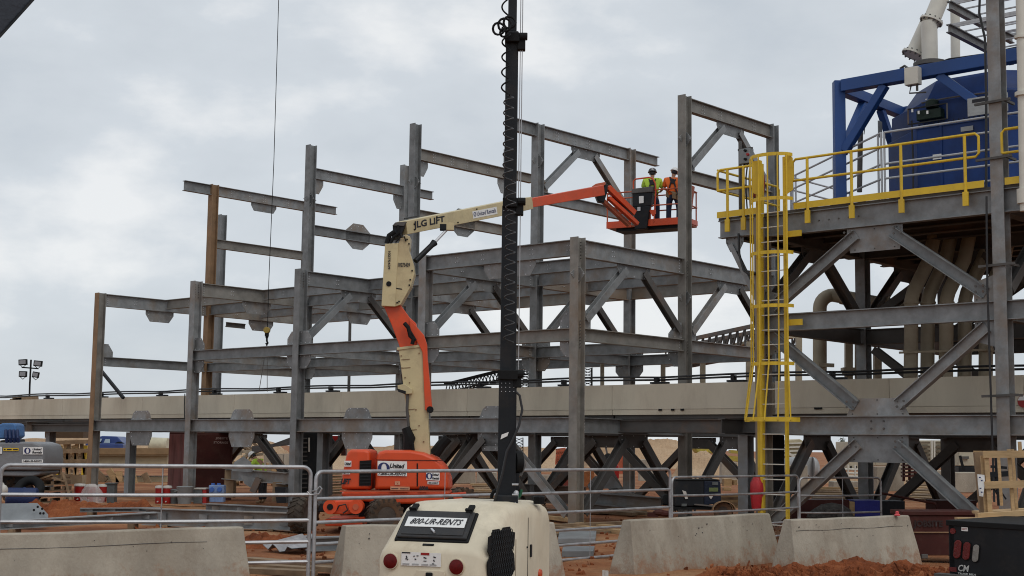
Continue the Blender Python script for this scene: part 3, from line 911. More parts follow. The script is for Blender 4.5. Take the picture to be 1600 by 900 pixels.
for xx in (0.48, -0.5):
    MB().bar(mt - VX * 0.18 + UX * xx + ZX * -0.2, mt - VX * 0.18 + UX * xx + ZX * 0.17, 0.03, 0.03).obj('guard_post', STEELD, BM)
for i, (dx, dz) in enumerate(((0.2, 0.05), (-0.02, 0.02), (0.36, 0.12), (0.0, 0.34))):
    MB().box(mt + UX * dx - VX * 0.2 + ZX * dz, (0.045, 0.015, 0.08 if i < 3 else 0.02), (UX, VX, ZX)).obj('warning_tag', WHITE, BM)
MB().box(W(-10.15, vf - 0.12, 9.93), (0.95, 0.02, 0.42), (UX, VX, ZX)).obj('name_board', mat('grey_sign', (0.35, 0.36, 0.36), 0.6), BM)
MB().box(W(-10.1, vf - 0.135, 10.06), (0.62, 0.006, 0.08), (UX, VX, ZX)).obj('name_band', INK, BM)
MB().box(hc - VX * 1.44 - UX * 0.15 + ZX * 9.52, (0.3, 0.012, 0.11), (UX, VX, ZX)).obj('maker_plate', mat('grey_sign', (0.35, 0.36, 0.36), 0.6), BM)
MB().box(hc - VX * 1.44 + UX * 0.6 + ZX * 8.95, (0.22, 0.012, 0.12), (UX, VX, ZX)).obj('label_plate', WHITE, BM)
MB().box(W(-8.4, vf - 0.25, 10.86), (0.34, 0.22, 0.42), (UX, VX, ZX)).obj('junction_box', PIPEW, BM, bevel=0.01)
MB().tube([W(-8.25, vf - 0.2, 11.1), W(-8.12, vf - 0.1, 11.2), W(-8.0, vf - 0.1, 11.15)], 0.03).tube([W(-8.5, vf - 0.25, 10.66), W(-8.5, vf - 0.25, 10.5)], 0.03).tube([W(-8.35, vf - 0.25, 10.66), W(-8.32, vf - 0.28, 10.46), W(-8.7, vf - 0.2, 10.44)], 0.02).obj('conduit', STEELD, BM, smooth=True, kind='stuff')
MB().tube([W(-8.1, vf, 11.02), W(-9.2, vf, 11.2), W(-10.1, vf, 11.16), W(-11.2, vf, 11.2)], 0.022, n=6).obj('cable', CABLE, BM, smooth=True)
# white branch pipe on top
WP = thing('branch_pipe', 'off white Y shaped pipe with bolted flanges on top of the blue machine', 'pipe', W(-8.6, 3.6, 11))
pb = gy(1453, 98, 33.8)
pt = gy(1453, 34, 33.8)
MB().lathe([(0.195, 0), (0.195, (pt - pb).z)], pb, ZX, n=20).obj('vertical_pipe', PIPEW, WP, smooth=True)
MB().lathe([(0.40, 0), (0.40, 0.10), (0.28, 0.14)], pb - ZX * 0.1, ZX, n=20).obj('base_flange', STEELD, WP, smooth=True)
q0, q1 = gy(1427, 85, 34.25), gy(1454, 26, 34.25)
dirp = (q1 - q0)
MB().lathe([(0.22, 0), (0.205, 0.05), (0.195, 0.2), (0.195, dirp.length * 0.9)], q0, dirp, n=20).obj('branch', PIPEW, WP, smooth=True)
MB().lathe([(0.29, -0.03), (0.29, 0.02)], q0, dirp, n=20).obj('flange', PIPEW, WP, smooth=True)
q2, q3 = gy(1454, 36, 33.85), gy(1481, -30, 33.85)
MB().lathe([(0.21, 0), (0.21, (q3 - q2).length)], q2, q3 - q2, n=20).obj('upper_pipe', PIPEW, WP, smooth=True)
MB().lathe([(0.29, -0.03), (0.29, 0.02)], q2 + (q3 - q2).normalized() * 0.06, q3 - q2, n=20).obj('flange', PIPEW, WP, smooth=True)
fb = MB()
for p_, ax_ in ((q0, dirp), (q2 + (q3 - q2).normalized() * 0.06, q3 - q2)):
    a_, s_, t_ = basis(ax_)
    for k in range(12):
        t = 2 * math.pi * k / 12
        fb.lathe([(0.022, -0.07), (0.022, 0.06)], p_ + s_ * 0.25 * math.cos(t) + t_ * 0.25 * math.sin(t), ax_, n=6)
fb.obj('bolt', STEELD, WP, kind='stuff')
# posts and trays behind
for k, (x, y0, y1, Y, r, lab) in enumerate(((1493, 100, -20, 36, 0.12, 'thin off white post rising behind the cable tray above the blue machine'),)):
    oneobj('post', lab, 'post', MB().tube([gy(x, y0, Y), gy(x - 1, y1, Y)], r, n=10), PIPEW, smooth=True)
oneobj('vertical_pipe', 'off white vertical pipe at the extreme right edge in front of the blue machine', 'pipe', MB().tube([gy(1601, 330, 28.5), gy(1594, -20, 28.5)], 0.095, n=12).lathe([(0.16, 0), (0.16, 0.08)], gy(1598, 150, 28.5), n=12).lathe([(0.13, 0), (0.13, 0.06)], gy(1595, 60, 28.5), n=12).lathe([(0.14, 0), (0.14, 0.3)], gy(1600, 318, 28.5), n=12), PIPEW, smooth=True)
CT = thing('cable_tray', 'two tier cable tray on grey arms crossing the tall column at top right', 'cable tray', W(-11.2, 1, 11))
for (x0, y0, x1, y1) in ((1483, 8, 1600, 62), (1482, 44, 1600, 104)):
    Yt = 31.5
    p, q = gy(x0, y0, Yt), gy(x1, y1, Yt + 2.6)
    q.z = p.z
    q = p + (W(0, 1, 0) - W(0, 0, 0)) * 0
    q = p + (VX * 3.6)
    MB().isec(p, q, 0.2, 0.12).obj('arm', STEEL, CT)
    for k in range(6):
        c = p + VX * (0.25 + 0.62 * k) + ZX * 0.13
        MB().bar(c + UX * 0.1, c - UX * 2.6, 0.035, 0.03).obj('rung', GALV, CT)
    for k in (0.25, 3.6):
        MB().bar(p + VX * k + UX * 0.1 + ZX * 0.12, p + VX * k - UX * 2.6 + ZX * 0.12, 0.03, 0.1).obj('side_rail', GALV, CT)
MB().tube([gy(1531, -5, 30.5), gy(1530, 20, 30.5), gy(1539, 60, 30.5), gy(1541, 150, 30.5), gy(1541, 300, 30.5)], 0.028, n=6).obj('cable', CABLE, CT, smooth=True)
oneobj('hanging_cable', 'black cable running down the front of the tall grey column', 'cable', MB().tube([W(C2_ + 0.17, -0.3, 7.3), W(C2_ + 0.2, -0.3, 5.5), W(C2_ + 0.17, -0.3, 1.0)], 0.022, n=6), CABLE, smooth=True)
# grey tube rails round the machine
def tube_rail(name, label, p, q, zs, posts, r=0.027, group=None, m=RAILW):
    t = thing(name, label, 'railing', p, group)
    d = q - p
    for i, z in enumerate(zs):
        MB().tube([p + ZX * z, q + ZX * z], r, n=8).obj('rail', m, t, smooth=True)
    for s in posts:
        MB().tube([p + d * s, p + d * s + ZX * zs[-1]], r, n=8).obj('post', m, t, smooth=True)
    return t
zs = (0.25, 0.55, 0.9, 1.3, 1.7, 2.1)
ZR = (0.2, 0.5, 0.85, 1.2, 1.6, 1.95)
GRR = 'grey tubular railings on the deck'
pr0, pr1 = Vector((7.65, 38, 7.5)), W(-7.88, 1.6, 7.5)
tube_rail('tube_railing', 'grey tubular railing on the deck slanting between ladder head and blue machine', pr0, pr1, ZR, (0, 0.04, 0.5, 0.97, 1.0), group=GRR)
tube_rail('tube_railing', 'grey tubular railing on the deck directly in front of the blue machine', pr1 - UX * 0.08, pr1 - UX * 6.5, ZR, (0, 0.40, 0.43, 1), group=GRR)
tube_rail('tube_railing', 'grey tubular railing receding to the back behind the left blue frame post', pr0 + Vector((-0.03, 0.1, 0)), pr0 + VX * 3.2, ZR, (0, 1), group=GRR)
oneobj('thin_post', 'thin dark conduit post inside the left bay of the blue frame', 'post', MB().tube([gy(1343, 300, 36.5), gy(1345, 176, 36.5)], 0.07, n=8).tube([gy(1350, 210, 36.5), gy(1353, 180, 36.4), gy(1358, 172, 36.4), gy(1352, 166, 36.4)], 0.014, n=6), STEELD)

# ================================================================== pipes under the deck
ord_ = ['leftmost', 'second from the left', 'third from the left', 'fourth from the left', 'rightmost']
for k, x in enumerate((1424, 1450, 1479, 1508, 1541)):
    t = thing('process_pipe', 'rust stained beige pipe under the deck, %s of the row of five' % ord_[k], 'pipe', gy(x, 586, 33.6), 'row of beige pipes under the deck')
    Y = 33.6 + 0.3 * (k % 2)
    b0, b1, b2 = gy(x - 1, 590, Y), gy(x, 462, Y), gy(x + 28, 412, Y + 0.5)
    MB().tube([b0, b1 - ZX * 0.1, b1 + (b2 - b1) * 0.12, b2 + ZX * 0.1, b2 + (b2 - b1) * 0.6 + ZX * 0.8], 0.165, n=14).obj('pipe_run', PIPE, t, smooth=True)
    c = gy(x, 550, Y)
    MB().lathe([(0.19, 0), (0.19, 0.05)], c, n=14).obj('collar', PIPE, t)
    MB().lathe([(0.185, 0), (0.185, 0.05)], b1 - ZX * 0.2, n=14).obj('collar', PIPE, t)
pr = gy(1400, 549, 33.4)
oneobj('pipe_strut', 'horizontal strut clamping the row of beige pipes together', 'strut', MB().bar(gy(1405, 551, 33.42), gy(1552, 546, 33.35), 0.05, 0.05), PIPE)
UP = thing('bent_pipe', 'beige pipe bent over in an arch with a long horizontal run under the deck', 'pipe', gy(1281, 590, 38))
Yp = 38.0
path = [gy(1281, 592, Yp), gy(1281, 490, Yp)]
cen = gy(1302, 482, Yp)
rr = (gy(1302, 482, Yp) - gy(1281, 482, Yp)).length
for k in range(7):
    t = math.pi / 2 * k / 6
    path.append(cen + (-XX * math.cos(t) + ZX * math.sin(t)) * rr)
path += [gy(1345, 469, Yp - 0.3), gy(1425, 483, Yp - 0.9)]
MB().tube(path, 0.185, n=14).obj('pipe_run', PIPE, UP, smooth=True)
for x, y in ((1318, 463), (1352, 470), (1384, 475)):
    p = gy(x, y, Yp - (x - 1300) * 0.007)
    MB().lathe([(0.23, -0.06), (0.23, 0.06)], p, gy(1425, 483, Yp - 0.9) - gy(1345, 469, Yp - .3), n=14).obj('collar', PIPE, UP)
MB().bar(gy(1279, 570, Yp - 0.2), gy(1303, 571, Yp - 0.2), 0.1, 0.1).obj('clamp', PIPE, UP)
# square beige posts behind the duct
pl = ['behind the duct left of the tall bolted column', 'behind the duct midway between the tall column and the ladder', 'behind the duct just right of the tall column', 'behind the duct next to the ladder cage', 'behind the duct just right of the ladder', 'with a collar under the bent pipe', 'beside the inner dark column under the deck', 'under the deck left of the row of pipes']
for k, (x, w_) in enumerate(((941, 6), (1036, 7), (1098, 8), (1171, 10), (1248, 9), (1326, 11), (1341, 9), (1371, 11))):
    Y = 47 if k < 5 else 39
    hh = {0: 566, 1: 566, 2: 566, 3: 534, 4: 520, 5: 530, 6: 534, 7: 553}[k]
    mb = MB().bar(gy(x, 610, Y), gy(x, hh, Y), w_ / FPX * Y, w_ / FPX * Y, up=YX)
    if k == 5:
        mb.box(gy(x, 578, Y - 0.1), (0.36, 0.36, 0.12)).box(gy(x, 584, Y - 0.1), (0.3, 0.3, 0.1))
    oneobj('square_post', 'beige square post ' + pl[k], 'post', mb, PIPE, group='beige square posts beyond the duct')
# inclined conveyor beyond
CV = thing('inclined_conveyor', 'long inclined lattice conveyor bridge beyond the frame, just left of the ladder', 'conveyor', gy(1090, 536, 75))
a0, a1 = gy(1075, 540, 78), gy(1250, 504, 68)
dn = ZX * 1.15
side = (a1 - a0).cross(ZX).normalized() * 1.4
lat = MB()
for sdx in (Vector(), side):
    lat.bar(a0 + sdx, a1 + sdx, 0.14, 0.2).bar(a0 + sdx - dn, a1 + sdx - dn, 0.14, 0.2)
lat.obj('chord', STEELD, CV)
n_ = 16
wb_ = MB()
for i in range(n_):
    p = a0 + (a1 - a0) * (i / n_)
    q = a0 + (a1 - a0) * ((i + 1) / n_)
    for sdx in (Vector(), side):
        wb_.bar(p + sdx - dn, q + sdx, 0.08, 0.08).bar(p + sdx, p + sdx - dn, 0.08, 0.08)
    wb_.bar(p - dn, p - dn + side, 0.08, 0.08)
wb_.obj('lattice', STEELD, CV, kind='stuff')
MB().bar(a0 - dn * 0.6 + side / 2, a1 - dn * 0.6 + side / 2, 0.9, 0.15).obj('belt', PIPE, CV)

# ================================================================== orange boom lift
BL = thing('boom_lift', 'orange and cream articulated boom lift raising a two man basket, behind the fence', 'boom lift', gz(600, 832))
YB = 32.6
def pp(pts, Y, th, name, m, root=BL, bevel=0.02, **k):
    "plate or casing of thickness th whose front face stands Y metres out"
    return MB().prism([gy(x, y, Y) for x, y in pts], YX * th).obj(name, m, root, bevel=bevel, **k)
# counterweight and hood: swept casing
def hood(name, m, prof, Y, th, inset, root=BL):
    mb = MB()
    rings = []
    cx = sum(x for x, y in prof) / len(prof)
    cy = sum(y for x, y in prof) / len(prof)
    for dy, s in ((0, inset), (0.12, inset * 0.35), (0.35, 0), (th - 0.35, 0), (th - 0.12, inset * 0.35), (th, inset)):
        ring = []
        for x, y in prof:
            p = gy(x + (cx - x) * s, y + (cy - y) * s, Y)
            ring.append(p + YX * dy)
        rings.append(ring)
    mb.loft(rings)
    return mb.obj(name, m, root, bevel=0.05, smooth=True, seg=3)
hood('engine_hood', ORANGE, [(583, 766), (586, 714), (589, 706), (600, 703), (640, 703), (662, 707), (680, 715), (694, 728), (702, 748), (703, 766)], YB, 1.9, 0.07)
hood('rear_cover', ORANGE, [(532, 766), (534, 742), (540, 713), (543, 705), (548, 702), (570, 702), (579, 704), (579, 766)], YB + 0.02, 1.9, 0.06)
hood('hood_skirt', ORANGE, [(531, 768), (703, 768), (699, 780), (690, 787), (620, 788), (580, 785), (545, 781), (532, 776)], YB + 0.05, 1.8, 0.05)
pp([(562, 720), (580, 719), (579, 759), (561, 759)], YB - 0.012, 0.1, 'vent_grille', BLACK, bevel=0)
for k in range(7):
    pp([(562.5, 724 + k * 5), (579, 723.6 + k * 5), (579, 725 + k * 5), (562.5, 725.5 + k * 5)], YB - 0.03, 0.02, 'louvre', BLACKP, bevel=0)
pp([(651, 724), (653, 724), (653, 760), (651, 760)], YB - 0.01, 0.02, 'louvre_slot', BLACK, bevel=0)
pp([(531, 766.5), (703, 766.5), (703, 768.5), (531, 768.5)], YB - 0.03, 0.03, 'trim_rail', ORANGED, bevel=0)
pp([(588, 718), (692, 719), (692, 720), (588, 719)], YB - 0.012, 0.03, 'hood_seam', MAROON, bevel=0)
def sticker(pts, Y, lines, root=BL, base=WHITE, ink=INK, logo=None, bold=0.04):
    pl_ = MB().prism([gy(x, y, Y) for x, y in pts], YX * 0.006).obj('sticker', base, root)
    P = [gy(x, y, Y - 0.004) for x, y in pts]
    ex, ey = P[2] - P[3], P[0] - P[3]
    for (t, fx, fy, fw, fh, sh) in lines:
        text(t, P[3] + ex * fx + ey * fy, ex, ey, ex.length * fw, ey.length * fh, ink, pl_, bold=bold, shear=sh, lift=0.003)
    if logo:
        fx, fy, r = logo
        c = P[3] + ex * fx + ey * fy
        mb = MB()
        n = 20
        R = ey.length * r
        exn, eyn = ex.normalized(), ey.normalized()
        oo = [c + exn * R * 1.05 * math.cos(2 * math.pi * k / n) + eyn * R * math.sin(2 * math.pi * k / n) for k in range(n)]
        ii = [c + exn * (R * 0.48 * math.cos(2 * math.pi * k / n) + 0.05 * R) + eyn * R * 0.82 * math.sin(2 * math.pi * k / n) for k in range(n)]
        nn = exn.cross(eyn) * 0.004
        mb.add([p + nn for p in oo + ii], [(k, (k + 1) % n, n + (k + 1) % n, n + k) for k in range(n)])
        mb.obj('logo', INKB, pl_)
    return pl_
sticker([(590, 720), (636, 721), (636, 744), (590, 742.5)], YB - 0.02, [('United', 0.42, 0.52, 0.5, 0.33, 0.3), ('Rentals', 0.42, 0.12, 0.52, 0.3, 0.3)], logo=(0.21, 0.5, 0.4))
sticker([(590, 737), (636, 738), (636, 744), (590, 743)], YB - 0.03, [('1-800-UR-RENTS', 0.03, 0.15, 0.94, 0.7, 0.3)])
sticker([(538, 720), (549, 720), (549, 729), (538, 729)], YB - 0.02, [('United', 0.05, 0.2, 0.9, 0.6, 0.3)])
sticker([(535, 735), (547, 735), (547, 741), (535, 741)], YB - 0.02, [('RENTS', 0.05, 0.15, 0.9, 0.7, 0.3)])
text('LIFT', gy(532, 756.5, YB - 0.02), XX, ZX, 0.24, 0.13, INK, BL, bold=0.07, shear=0.3)
sticker([(666, 737), (687, 738), (687, 751), (666, 750)], YB - 0.02, [('United', 0.44, 0.55, 0.5, 0.3, 0.3), ('Rentals', 0.44, 0.12, 0.52, 0.3, 0.3)], logo=(0.22, 0.5, 0.38))
sticker([(668, 752), (686, 752.5), (686, 757), (668, 756.5)], YB - 0.02, [('1-800-UR-RENTS', 0.05, 0.2, 0.9, 0.6, 0.2)])
text('600A', gy(655, 766, YB - 0.02), XX, ZX, 0.22, 0.10, INK, BL, bold=0.06)
sticker([(610, 760), (640, 760.5), (640, 766), (610, 765.5)], YB - 0.02, [('---- -----', 0.05, 0.3, 0.9, 0.2, 0.0)], base=mat('pale_orange', (0.6, 0.3, 0.18)))
sticker([(617, 752), (625, 752), (625, 758), (617, 758)], YB - 0.02, [('X', 0.3, 0.2, 0.4, 0.5, 0)], base=mat('pale_orange', (0.6, 0.3, 0.18)), ink=ORANGED)
hood('turntable', BLACKP, [(560, 784), (680, 786), (672, 796), (570, 794)], YB + 0.4, 1.5, 0.02)
# chassis
pp([(513, 783), (560, 781), (562, 800), (540, 804), (512, 803)], YB - 0.6, 0.35, 'axle_housing', ORANGE, bevel=0.03)
MB().lathe([(0.16, -0.03), (0.16, 0.4)], gy(516, 792, YB - 0.65), YX, n=16).obj('axle_end', ORANGE, BL, smooth=True)
MB().lathe([(0.16, -0.03), (0.16, 0.4)], gy(556, 792, YB - 0.65), YX, n=16).obj('axle_end', ORANGE, BL, smooth=True)
MB().lathe([(0.07, -0.05), (0.07, 0.1)], gy(516, 792, YB - 0.65), YX, n=12).obj('pin', BLACK, BL)
MB().lathe([(0.07, -0.05), (0.07, 0.1)], gy(556, 792, YB - 0.65), YX, n=12).obj('pin', ORANGED, BL)
MB().tube([gy(526, 797, YB - 0.66), gy(530, 790, YB - 0.7), gy(540, 788, YB - 0.7), gy(543, 797, YB - 0.68), gy(536, 802, YB - 0.66)], 0.018, n=6).obj('hose', CABLE, BL, smooth=True)
pp([(508, 811), (566, 810), (568, 822), (508, 822)], YB - 0.3, 1.6, 'chassis_frame', ORANGE, bevel=0.02)
pp([(560, 790), (640, 792), (640, 812), (560, 810)], YB + 0.5, 1.6, 'chassis_deck', BLACKP, bevel=0.02)
TYRE = mat('muddy_tyre', (0.05, 0.038, 0.028), 0.9, 0, 0.4, 5, bump=0.02, rust=0.5, rustcol=(0.16, 0.085, 0.045))
def wheel(root, c, axis, R, w, rimm, treads=18, name='wheel'):
    axis = Vector(axis).normalized()
    o = MB().lathe([(R * 0.52, -w * 0.42), (R * 0.72, -w * 0.52), (R * 0.93, -w * 0.5), (R * 0.97, -w * 0.35), (R * 0.97, w * 0.35), (R * 0.93, w * 0.5), (R * 0.72, w * 0.52), (R * 0.52, w * 0.42)], c, axis, n=32, caps=False).obj(name, TYRE, root, smooth=True)
    a, s, t = basis(axis, ZX if abs(axis.z) < 0.9 else XX)
    lug = MB()
    for k in range(treads):
        for sd in (-1, 1):
            th = 2 * math.pi * (k + (0.5 if sd > 0 else 0)) / treads
            rd = s * math.cos(th) + t * math.sin(th)
            tg = -s * math.sin(th) + t * math.cos(th)
            dd = (a * sd + tg * 0.55).normalized()
            lug.box(c + rd * R * 0.97 + a * sd * w * 0.26, (w * 0.52, R * 0.13, R * 0.09), (dd, dd.cross(rd), rd))
            lug.box(c + rd * R * 0.86 + a * sd * w * 0.5 + tg * R * 0.08, (R * 0.22, R * 0.11, w * 0.07), (rd, tg, a))
    lug.obj('tread', TYRE, o, kind='stuff')
    MB().lathe([(R * 0.54, -w * 0.4), (R * 0.5, -w * 0.3), (R * 0.46, -w * 0.12), (R * 0.2, -w * 0.16), (R * 0.18, -w * 0.3), (R * 0.05, -w * 0.32)], c, axis, n=24).obj('rim', rimm, o, smooth=True)
    nb = MB()
    for k in range(9):
        th = 2 * math.pi * k / 9
        nb.lathe([(R * 0.035, -w * 0.22), (R * 0.03, -w * 0.14)], c + (s * math.cos(th) + t * math.sin(th)) * R * 0.3, axis, n=6)
    nb.obj('wheel_nut', STEELD, o, kind='stuff')
    return o
RIM = mat('dusty_rim', (0.07, 0.055, 0.045), 0.8, var=0.3)
wc = gz(600, 832)
wheel(BL, Vector((gy(601, 805, 32.2).x, 32.2, 0.40)), (-0.5, 1, 0), 0.42, 0.34, RIM)
wheel(BL, Vector((gy(474, 800, 32.4).x, 32.4, 0.40)), (-1, 0.42, 0), 0.42, 0.36, RIM)
wheel(BL, Vector((gy(722, 778, 35.6).x, 35.6, 0.47)), (-0.8, 1, 0), 0.49, 0.36, RIM)
wheel(BL, Vector((gy(560, 778, 35.4).x, 35.4, 0.47)), (-0.8, 1, 0), 0.49, 0.36, RIM)
pp([(458, 788), (480, 778), (484, 784), (470, 800)], YB + 0.1, 0.5, 'hub_cover', ORANGED)
pp([(500, 786), (514, 786), (514, 800), (496, 800)], YB - 0.3, 0.4, 'steering_arm', BLACKP)
pp([(700, 771), (728, 769), (728, 775), (722, 776), (722, 790), (710, 790), (708, 777), (700, 777)], YB + 1.2, 0.3, 'rear_bracket', ORANGE)
# riser boom
pp([(623, 547), (659, 537), (662, 560), (664.5, 582), (672, 712), (644, 712), (632, 617)], YB + 0.55, 0.42, 'lower_riser', CREAM, bevel=0.015)
pp([(620, 543), (660, 538), (660, 542), (620, 547)], YB + 0.52, 0.48, 'riser_cap', CREAM, bevel=0.005)
pp([(621, 602), (632, 600), (644, 608), (644, 615), (632, 616), (622, 611)], YB + 0.42, 0.3, 'riser_bracket', CREAM, bevel=0.01)
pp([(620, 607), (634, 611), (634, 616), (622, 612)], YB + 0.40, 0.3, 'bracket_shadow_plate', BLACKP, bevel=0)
MB().tube([gy(637, 612, YB + 0.5), gy(636, 640, YB + 0.5), gy(639, 672, YB + 0.5)], 0.035, n=8).obj('hydraulic_rod', STEELD, BL, smooth=True)
MB().tube([gy(634, 668, YB + 0.45), gy(640, 685, YB + 0.45), gy(636, 706, YB + 0.45)], [0.1, 0.14, 0.1], n=8).tube([gy(642, 680, YB + 0.4), gy(645, 704, YB + 0.4)], 0.05).obj('hose', BLACK, BL, smooth=True)
MB().tube([gy(700, 684, YB + .8), gy(690, 695, YB + .8), gy(680, 710, YB + .8)], 0.12, n=8).obj('hose', BLACK, BL, smooth=True)
pp([(600, 479), (624, 474), (640, 496), (650, 505), (652, 544), (626, 546), (612, 508)], YB + 0.6, 0.34, 'upper_riser', ORANGE, bevel=0.015)
pp([(640, 498), (662, 523), (667, 538), (668, 560), (675, 636), (669, 643), (664, 640), (660, 550), (655, 540), (648, 528), (640, 515)], YB + 0.50, 0.2, 'level_link', ORANGE, bevel=0.01)
pp([(658, 540), (663, 545), (666, 590), (663, 590)], YB + 0.62, 0.1, 'link_slot', BLACK, bevel=0)
MB().tube([gy(632, 505, YB + .45), gy(638, 512, YB + .42), gy(641, 525, YB + .42), gy(646, 530, YB + .42), gy(644, 538, YB + .42)], 0.05, n=8).tube([gy(638, 512, YB + .42), gy(650, 532, YB + .42)], 0.025).obj('hose', BLACK, BL, smooth=True)
MB().lathe([(0.08, -0.05), (0.08, 0.1)], gy(672, 640, YB + 0.48), YX, n=12).obj('pin', BLACK, BL)
# upright
pp([(601.5, 381), (622.5, 379.5), (617.5, 479), (596, 478)], YB + 0.45, 0.5, 'upright', CREAM, bevel=0.012)
pp([(622, 381), (627, 371), (634, 366), (641, 370), (640, 385), (639, 391), (646, 413), (647.5, 428), (642, 447), (626, 476), (617, 479)], YB + 0.47, 0.5, 'side_plate', CREAM, bevel=0.012)
MB().lathe([(0.062, -0.012), (0.062, 0.02)], gy(607.5, 443.5, YB + 0.445), YX, n=16).obj('hole', BLACK, BL)
text('10275439', gy(606.5, 392, YB + 0.437), -ZX, XX, 0.44, 0.06, INK, BL, bold=0.03)
text('10275439', gy(622, 417, YB + 0.457), XX, ZX, 0.28, 0.10, INK, BL, bold=0.03)
pb_ = MB()
for x, y in ((644, 423), (639.5, 445.5), (636, 374), (639, 381), (623.5, 471), (620.5, 473), (641, 437)):
    pb_.lathe([(0.02, -0.02), (0.02, 0.02)], gy(x, y, YB + 0.46), YX, n=8)
pb_.obj('bolt', BLACK, BL, kind='stuff')
pp([(618, 449.5), (628, 451), (628, 452.5), (618, 451)], YB + 0.46, 0.02, 'slot', BLACK, bevel=0)
pp([(613.5, 353), (618, 348), (634, 346), (632, 355), (626, 368), (614, 372)], YB + 0.5, 0.4, 'knuckle', BLACKP, bevel=0.01)
pp([(613, 352.5), (617.5, 347.5), (635, 346), (631, 353)], YB + 0.46, 0.5, 'knuckle_cap', STEELD, bevel=0.005)
MB().tube([gy(604, 380, YB + .5), gy(608, 368, YB + .5), gy(617, 362, YB + .5)], 0.06).tube([gy(610, 380, YB + .48), gy(615, 370, YB + .48), gy(623, 364, YB + .48), gy(622, 352, YB + .48)], 0.04).tube([gy(618, 379, YB + .44), gy(625, 371, YB + .42), gy(632, 370, YB + .42), gy(634, 377, YB + .44)], 0.018).obj('hose', BLACK, BL, smooth=True)
# main boom (swings away to the right)
m0 = gy(628, 356.5, YB + 0.7)
m1 = gy(804, 322, 37.2)
m2 = gy(826, 317.5, 37.8)
m3 = gy(940, 297.5, 41.0)
mup = (m1 - m0).cross(YX.cross(ZX)).normalized()
def boombeam(p, q, w, hp, hq, name, m):
    d, s, t = basis(q - p)
    s2 = s
    r0 = [p - t * hp / 2 - s2 * w / 2, p - t * hp / 2 + s2 * w / 2, p + t * hp / 2 + s2 * w / 2, p + t * hp / 2 - s2 * w / 2]
    r1 = [q - t * hq / 2 - s2 * w / 2, q - t * hq / 2 + s2 * w / 2, q + t * hq / 2 + s2 * w / 2, q + t * hq / 2 - s2 * w / 2]
    return MB().loft([r0, r1]).obj(name, m, BL, bevel=0.012), s, t
mb_, ms_, mt_ = boombeam(m0, m1, 0.30, 0.32, 0.37, 'main_boom', CREAM)
boombeam(m1 - (m1 - m0).normalized() * 0.02, m2, 0.27, 0.34, 0.33, 'boom_collar', CREAM)
boombeam(m2 - (m2 - m1).normalized() * 0.1, m3, 0.2, 0.25, 0.30, 'fly_boom', ORANGE)
md = (m1 - m0).normalized()
def onboom(x, yoff):
    "point on the near side of the main boom at picture column x, yoff above the centre line"
    best = min((abs((lambda P: 800 + FPX * ((P - EYEV).dot(cR)) / ((P - EYEV).dot(cF)))(m0 + (m1 - m0) * k / 400) - x), k) for k in range(401))[1]
    return m0 + (m1 - m0) * best / 400 + mt_ * yoff - ms_ * 0
sd = ms_ if ms_.y < 0 else -ms_
off = sd * 0.152
o1 = onboom(638, -0.10) + off
text('JLG LIFT', o1, md, mt_, (onboom(688, 0) - onboom(638, 0)).length, 0.215, INK, BL, bold=0.035, shear=0.1, lift=0.004)
s0_, s1_ = onboom(731, 0), onboom(769, 0)
L_ = (s1_ - s0_).length
pl_ = MB().prism([s0_ + off - mt_ * 0.10, s1_ + off - mt_ * 0.10, s1_ + off + mt_ * 0.085, s0_ + off + mt_ * 0.085], sd * 0.004).obj('sticker', WHITE, BL)
text('United Rentals', s0_ + off - mt_ * 0.055 + md * L_ * 0.17 + sd * 0.005, md, mt_, L_ * 0.78, 0.11, INKB, pl_, bold=0.008)
lg = MB()
cc_ = s0_ + off + md * L_ * 0.085 + sd * 0.006
lg.add([cc_ + md * 0.06 * math.cos(k * math.pi / 8) + mt_ * 0.06 * math.sin(k * math.pi / 8) for k in range(16)] + [cc_ + md * 0.025 * math.cos(k * math.pi / 8) + mt_ * 0.045 * math.sin(k * math.pi / 8) for k in range(16)], [(k, (k + 1) % 16, 16 + (k + 1) % 16, 16 + k) for k in range(16)])
lg.obj('logo', INKB, pl_)
# hoses and pins along the arms
hose_b = [m0 + (m1 - m0) * f + mt_ * (0.20 + 0.015 * math.sin(f * 20)) for f in (0.03, 0.08, 0.13)]
MB().tube(hose_b, 0.018, n=6).obj('hose', CABLE, BL, smooth=True)
pz = MB()
for f, yo in ((0.06, 0.05), (0.06, -0.08), (0.95, 0.08), (0.95, -0.08), (0.42, -0.12), (0.60, 0.12), (0.25, 0.12)):
    pz.lathe([(0.022, 0), (0.018, 0.02)], m0 + (m1 - m0) * f + mt_ * yo + sd * 0.15, sd, n=8)
pz.obj('bolt', BLACK, BL, kind='stuff')
pz = MB()
for x, y in ((627, 556), (628, 575), (633, 590), (640, 598), (655, 552), (650, 640), (655, 665), (640, 650), (662, 690)):
    pz.lathe([(0.018, -0.02), (0.015, 0.01)], gy(x, y, YB + 0.55), YX, n=8)
for y0 in (562, 575, 640, 672):
    pz.bar(gy(627 + (y0 - 560) * 0.1, y0, YB + 0.54), gy(640 + (y0 - 560) * 0.1, y0 - 1, YB + 0.54), 0.01, 0.012)
pz.obj('weld_mark', STEELR, BL, kind='stuff')
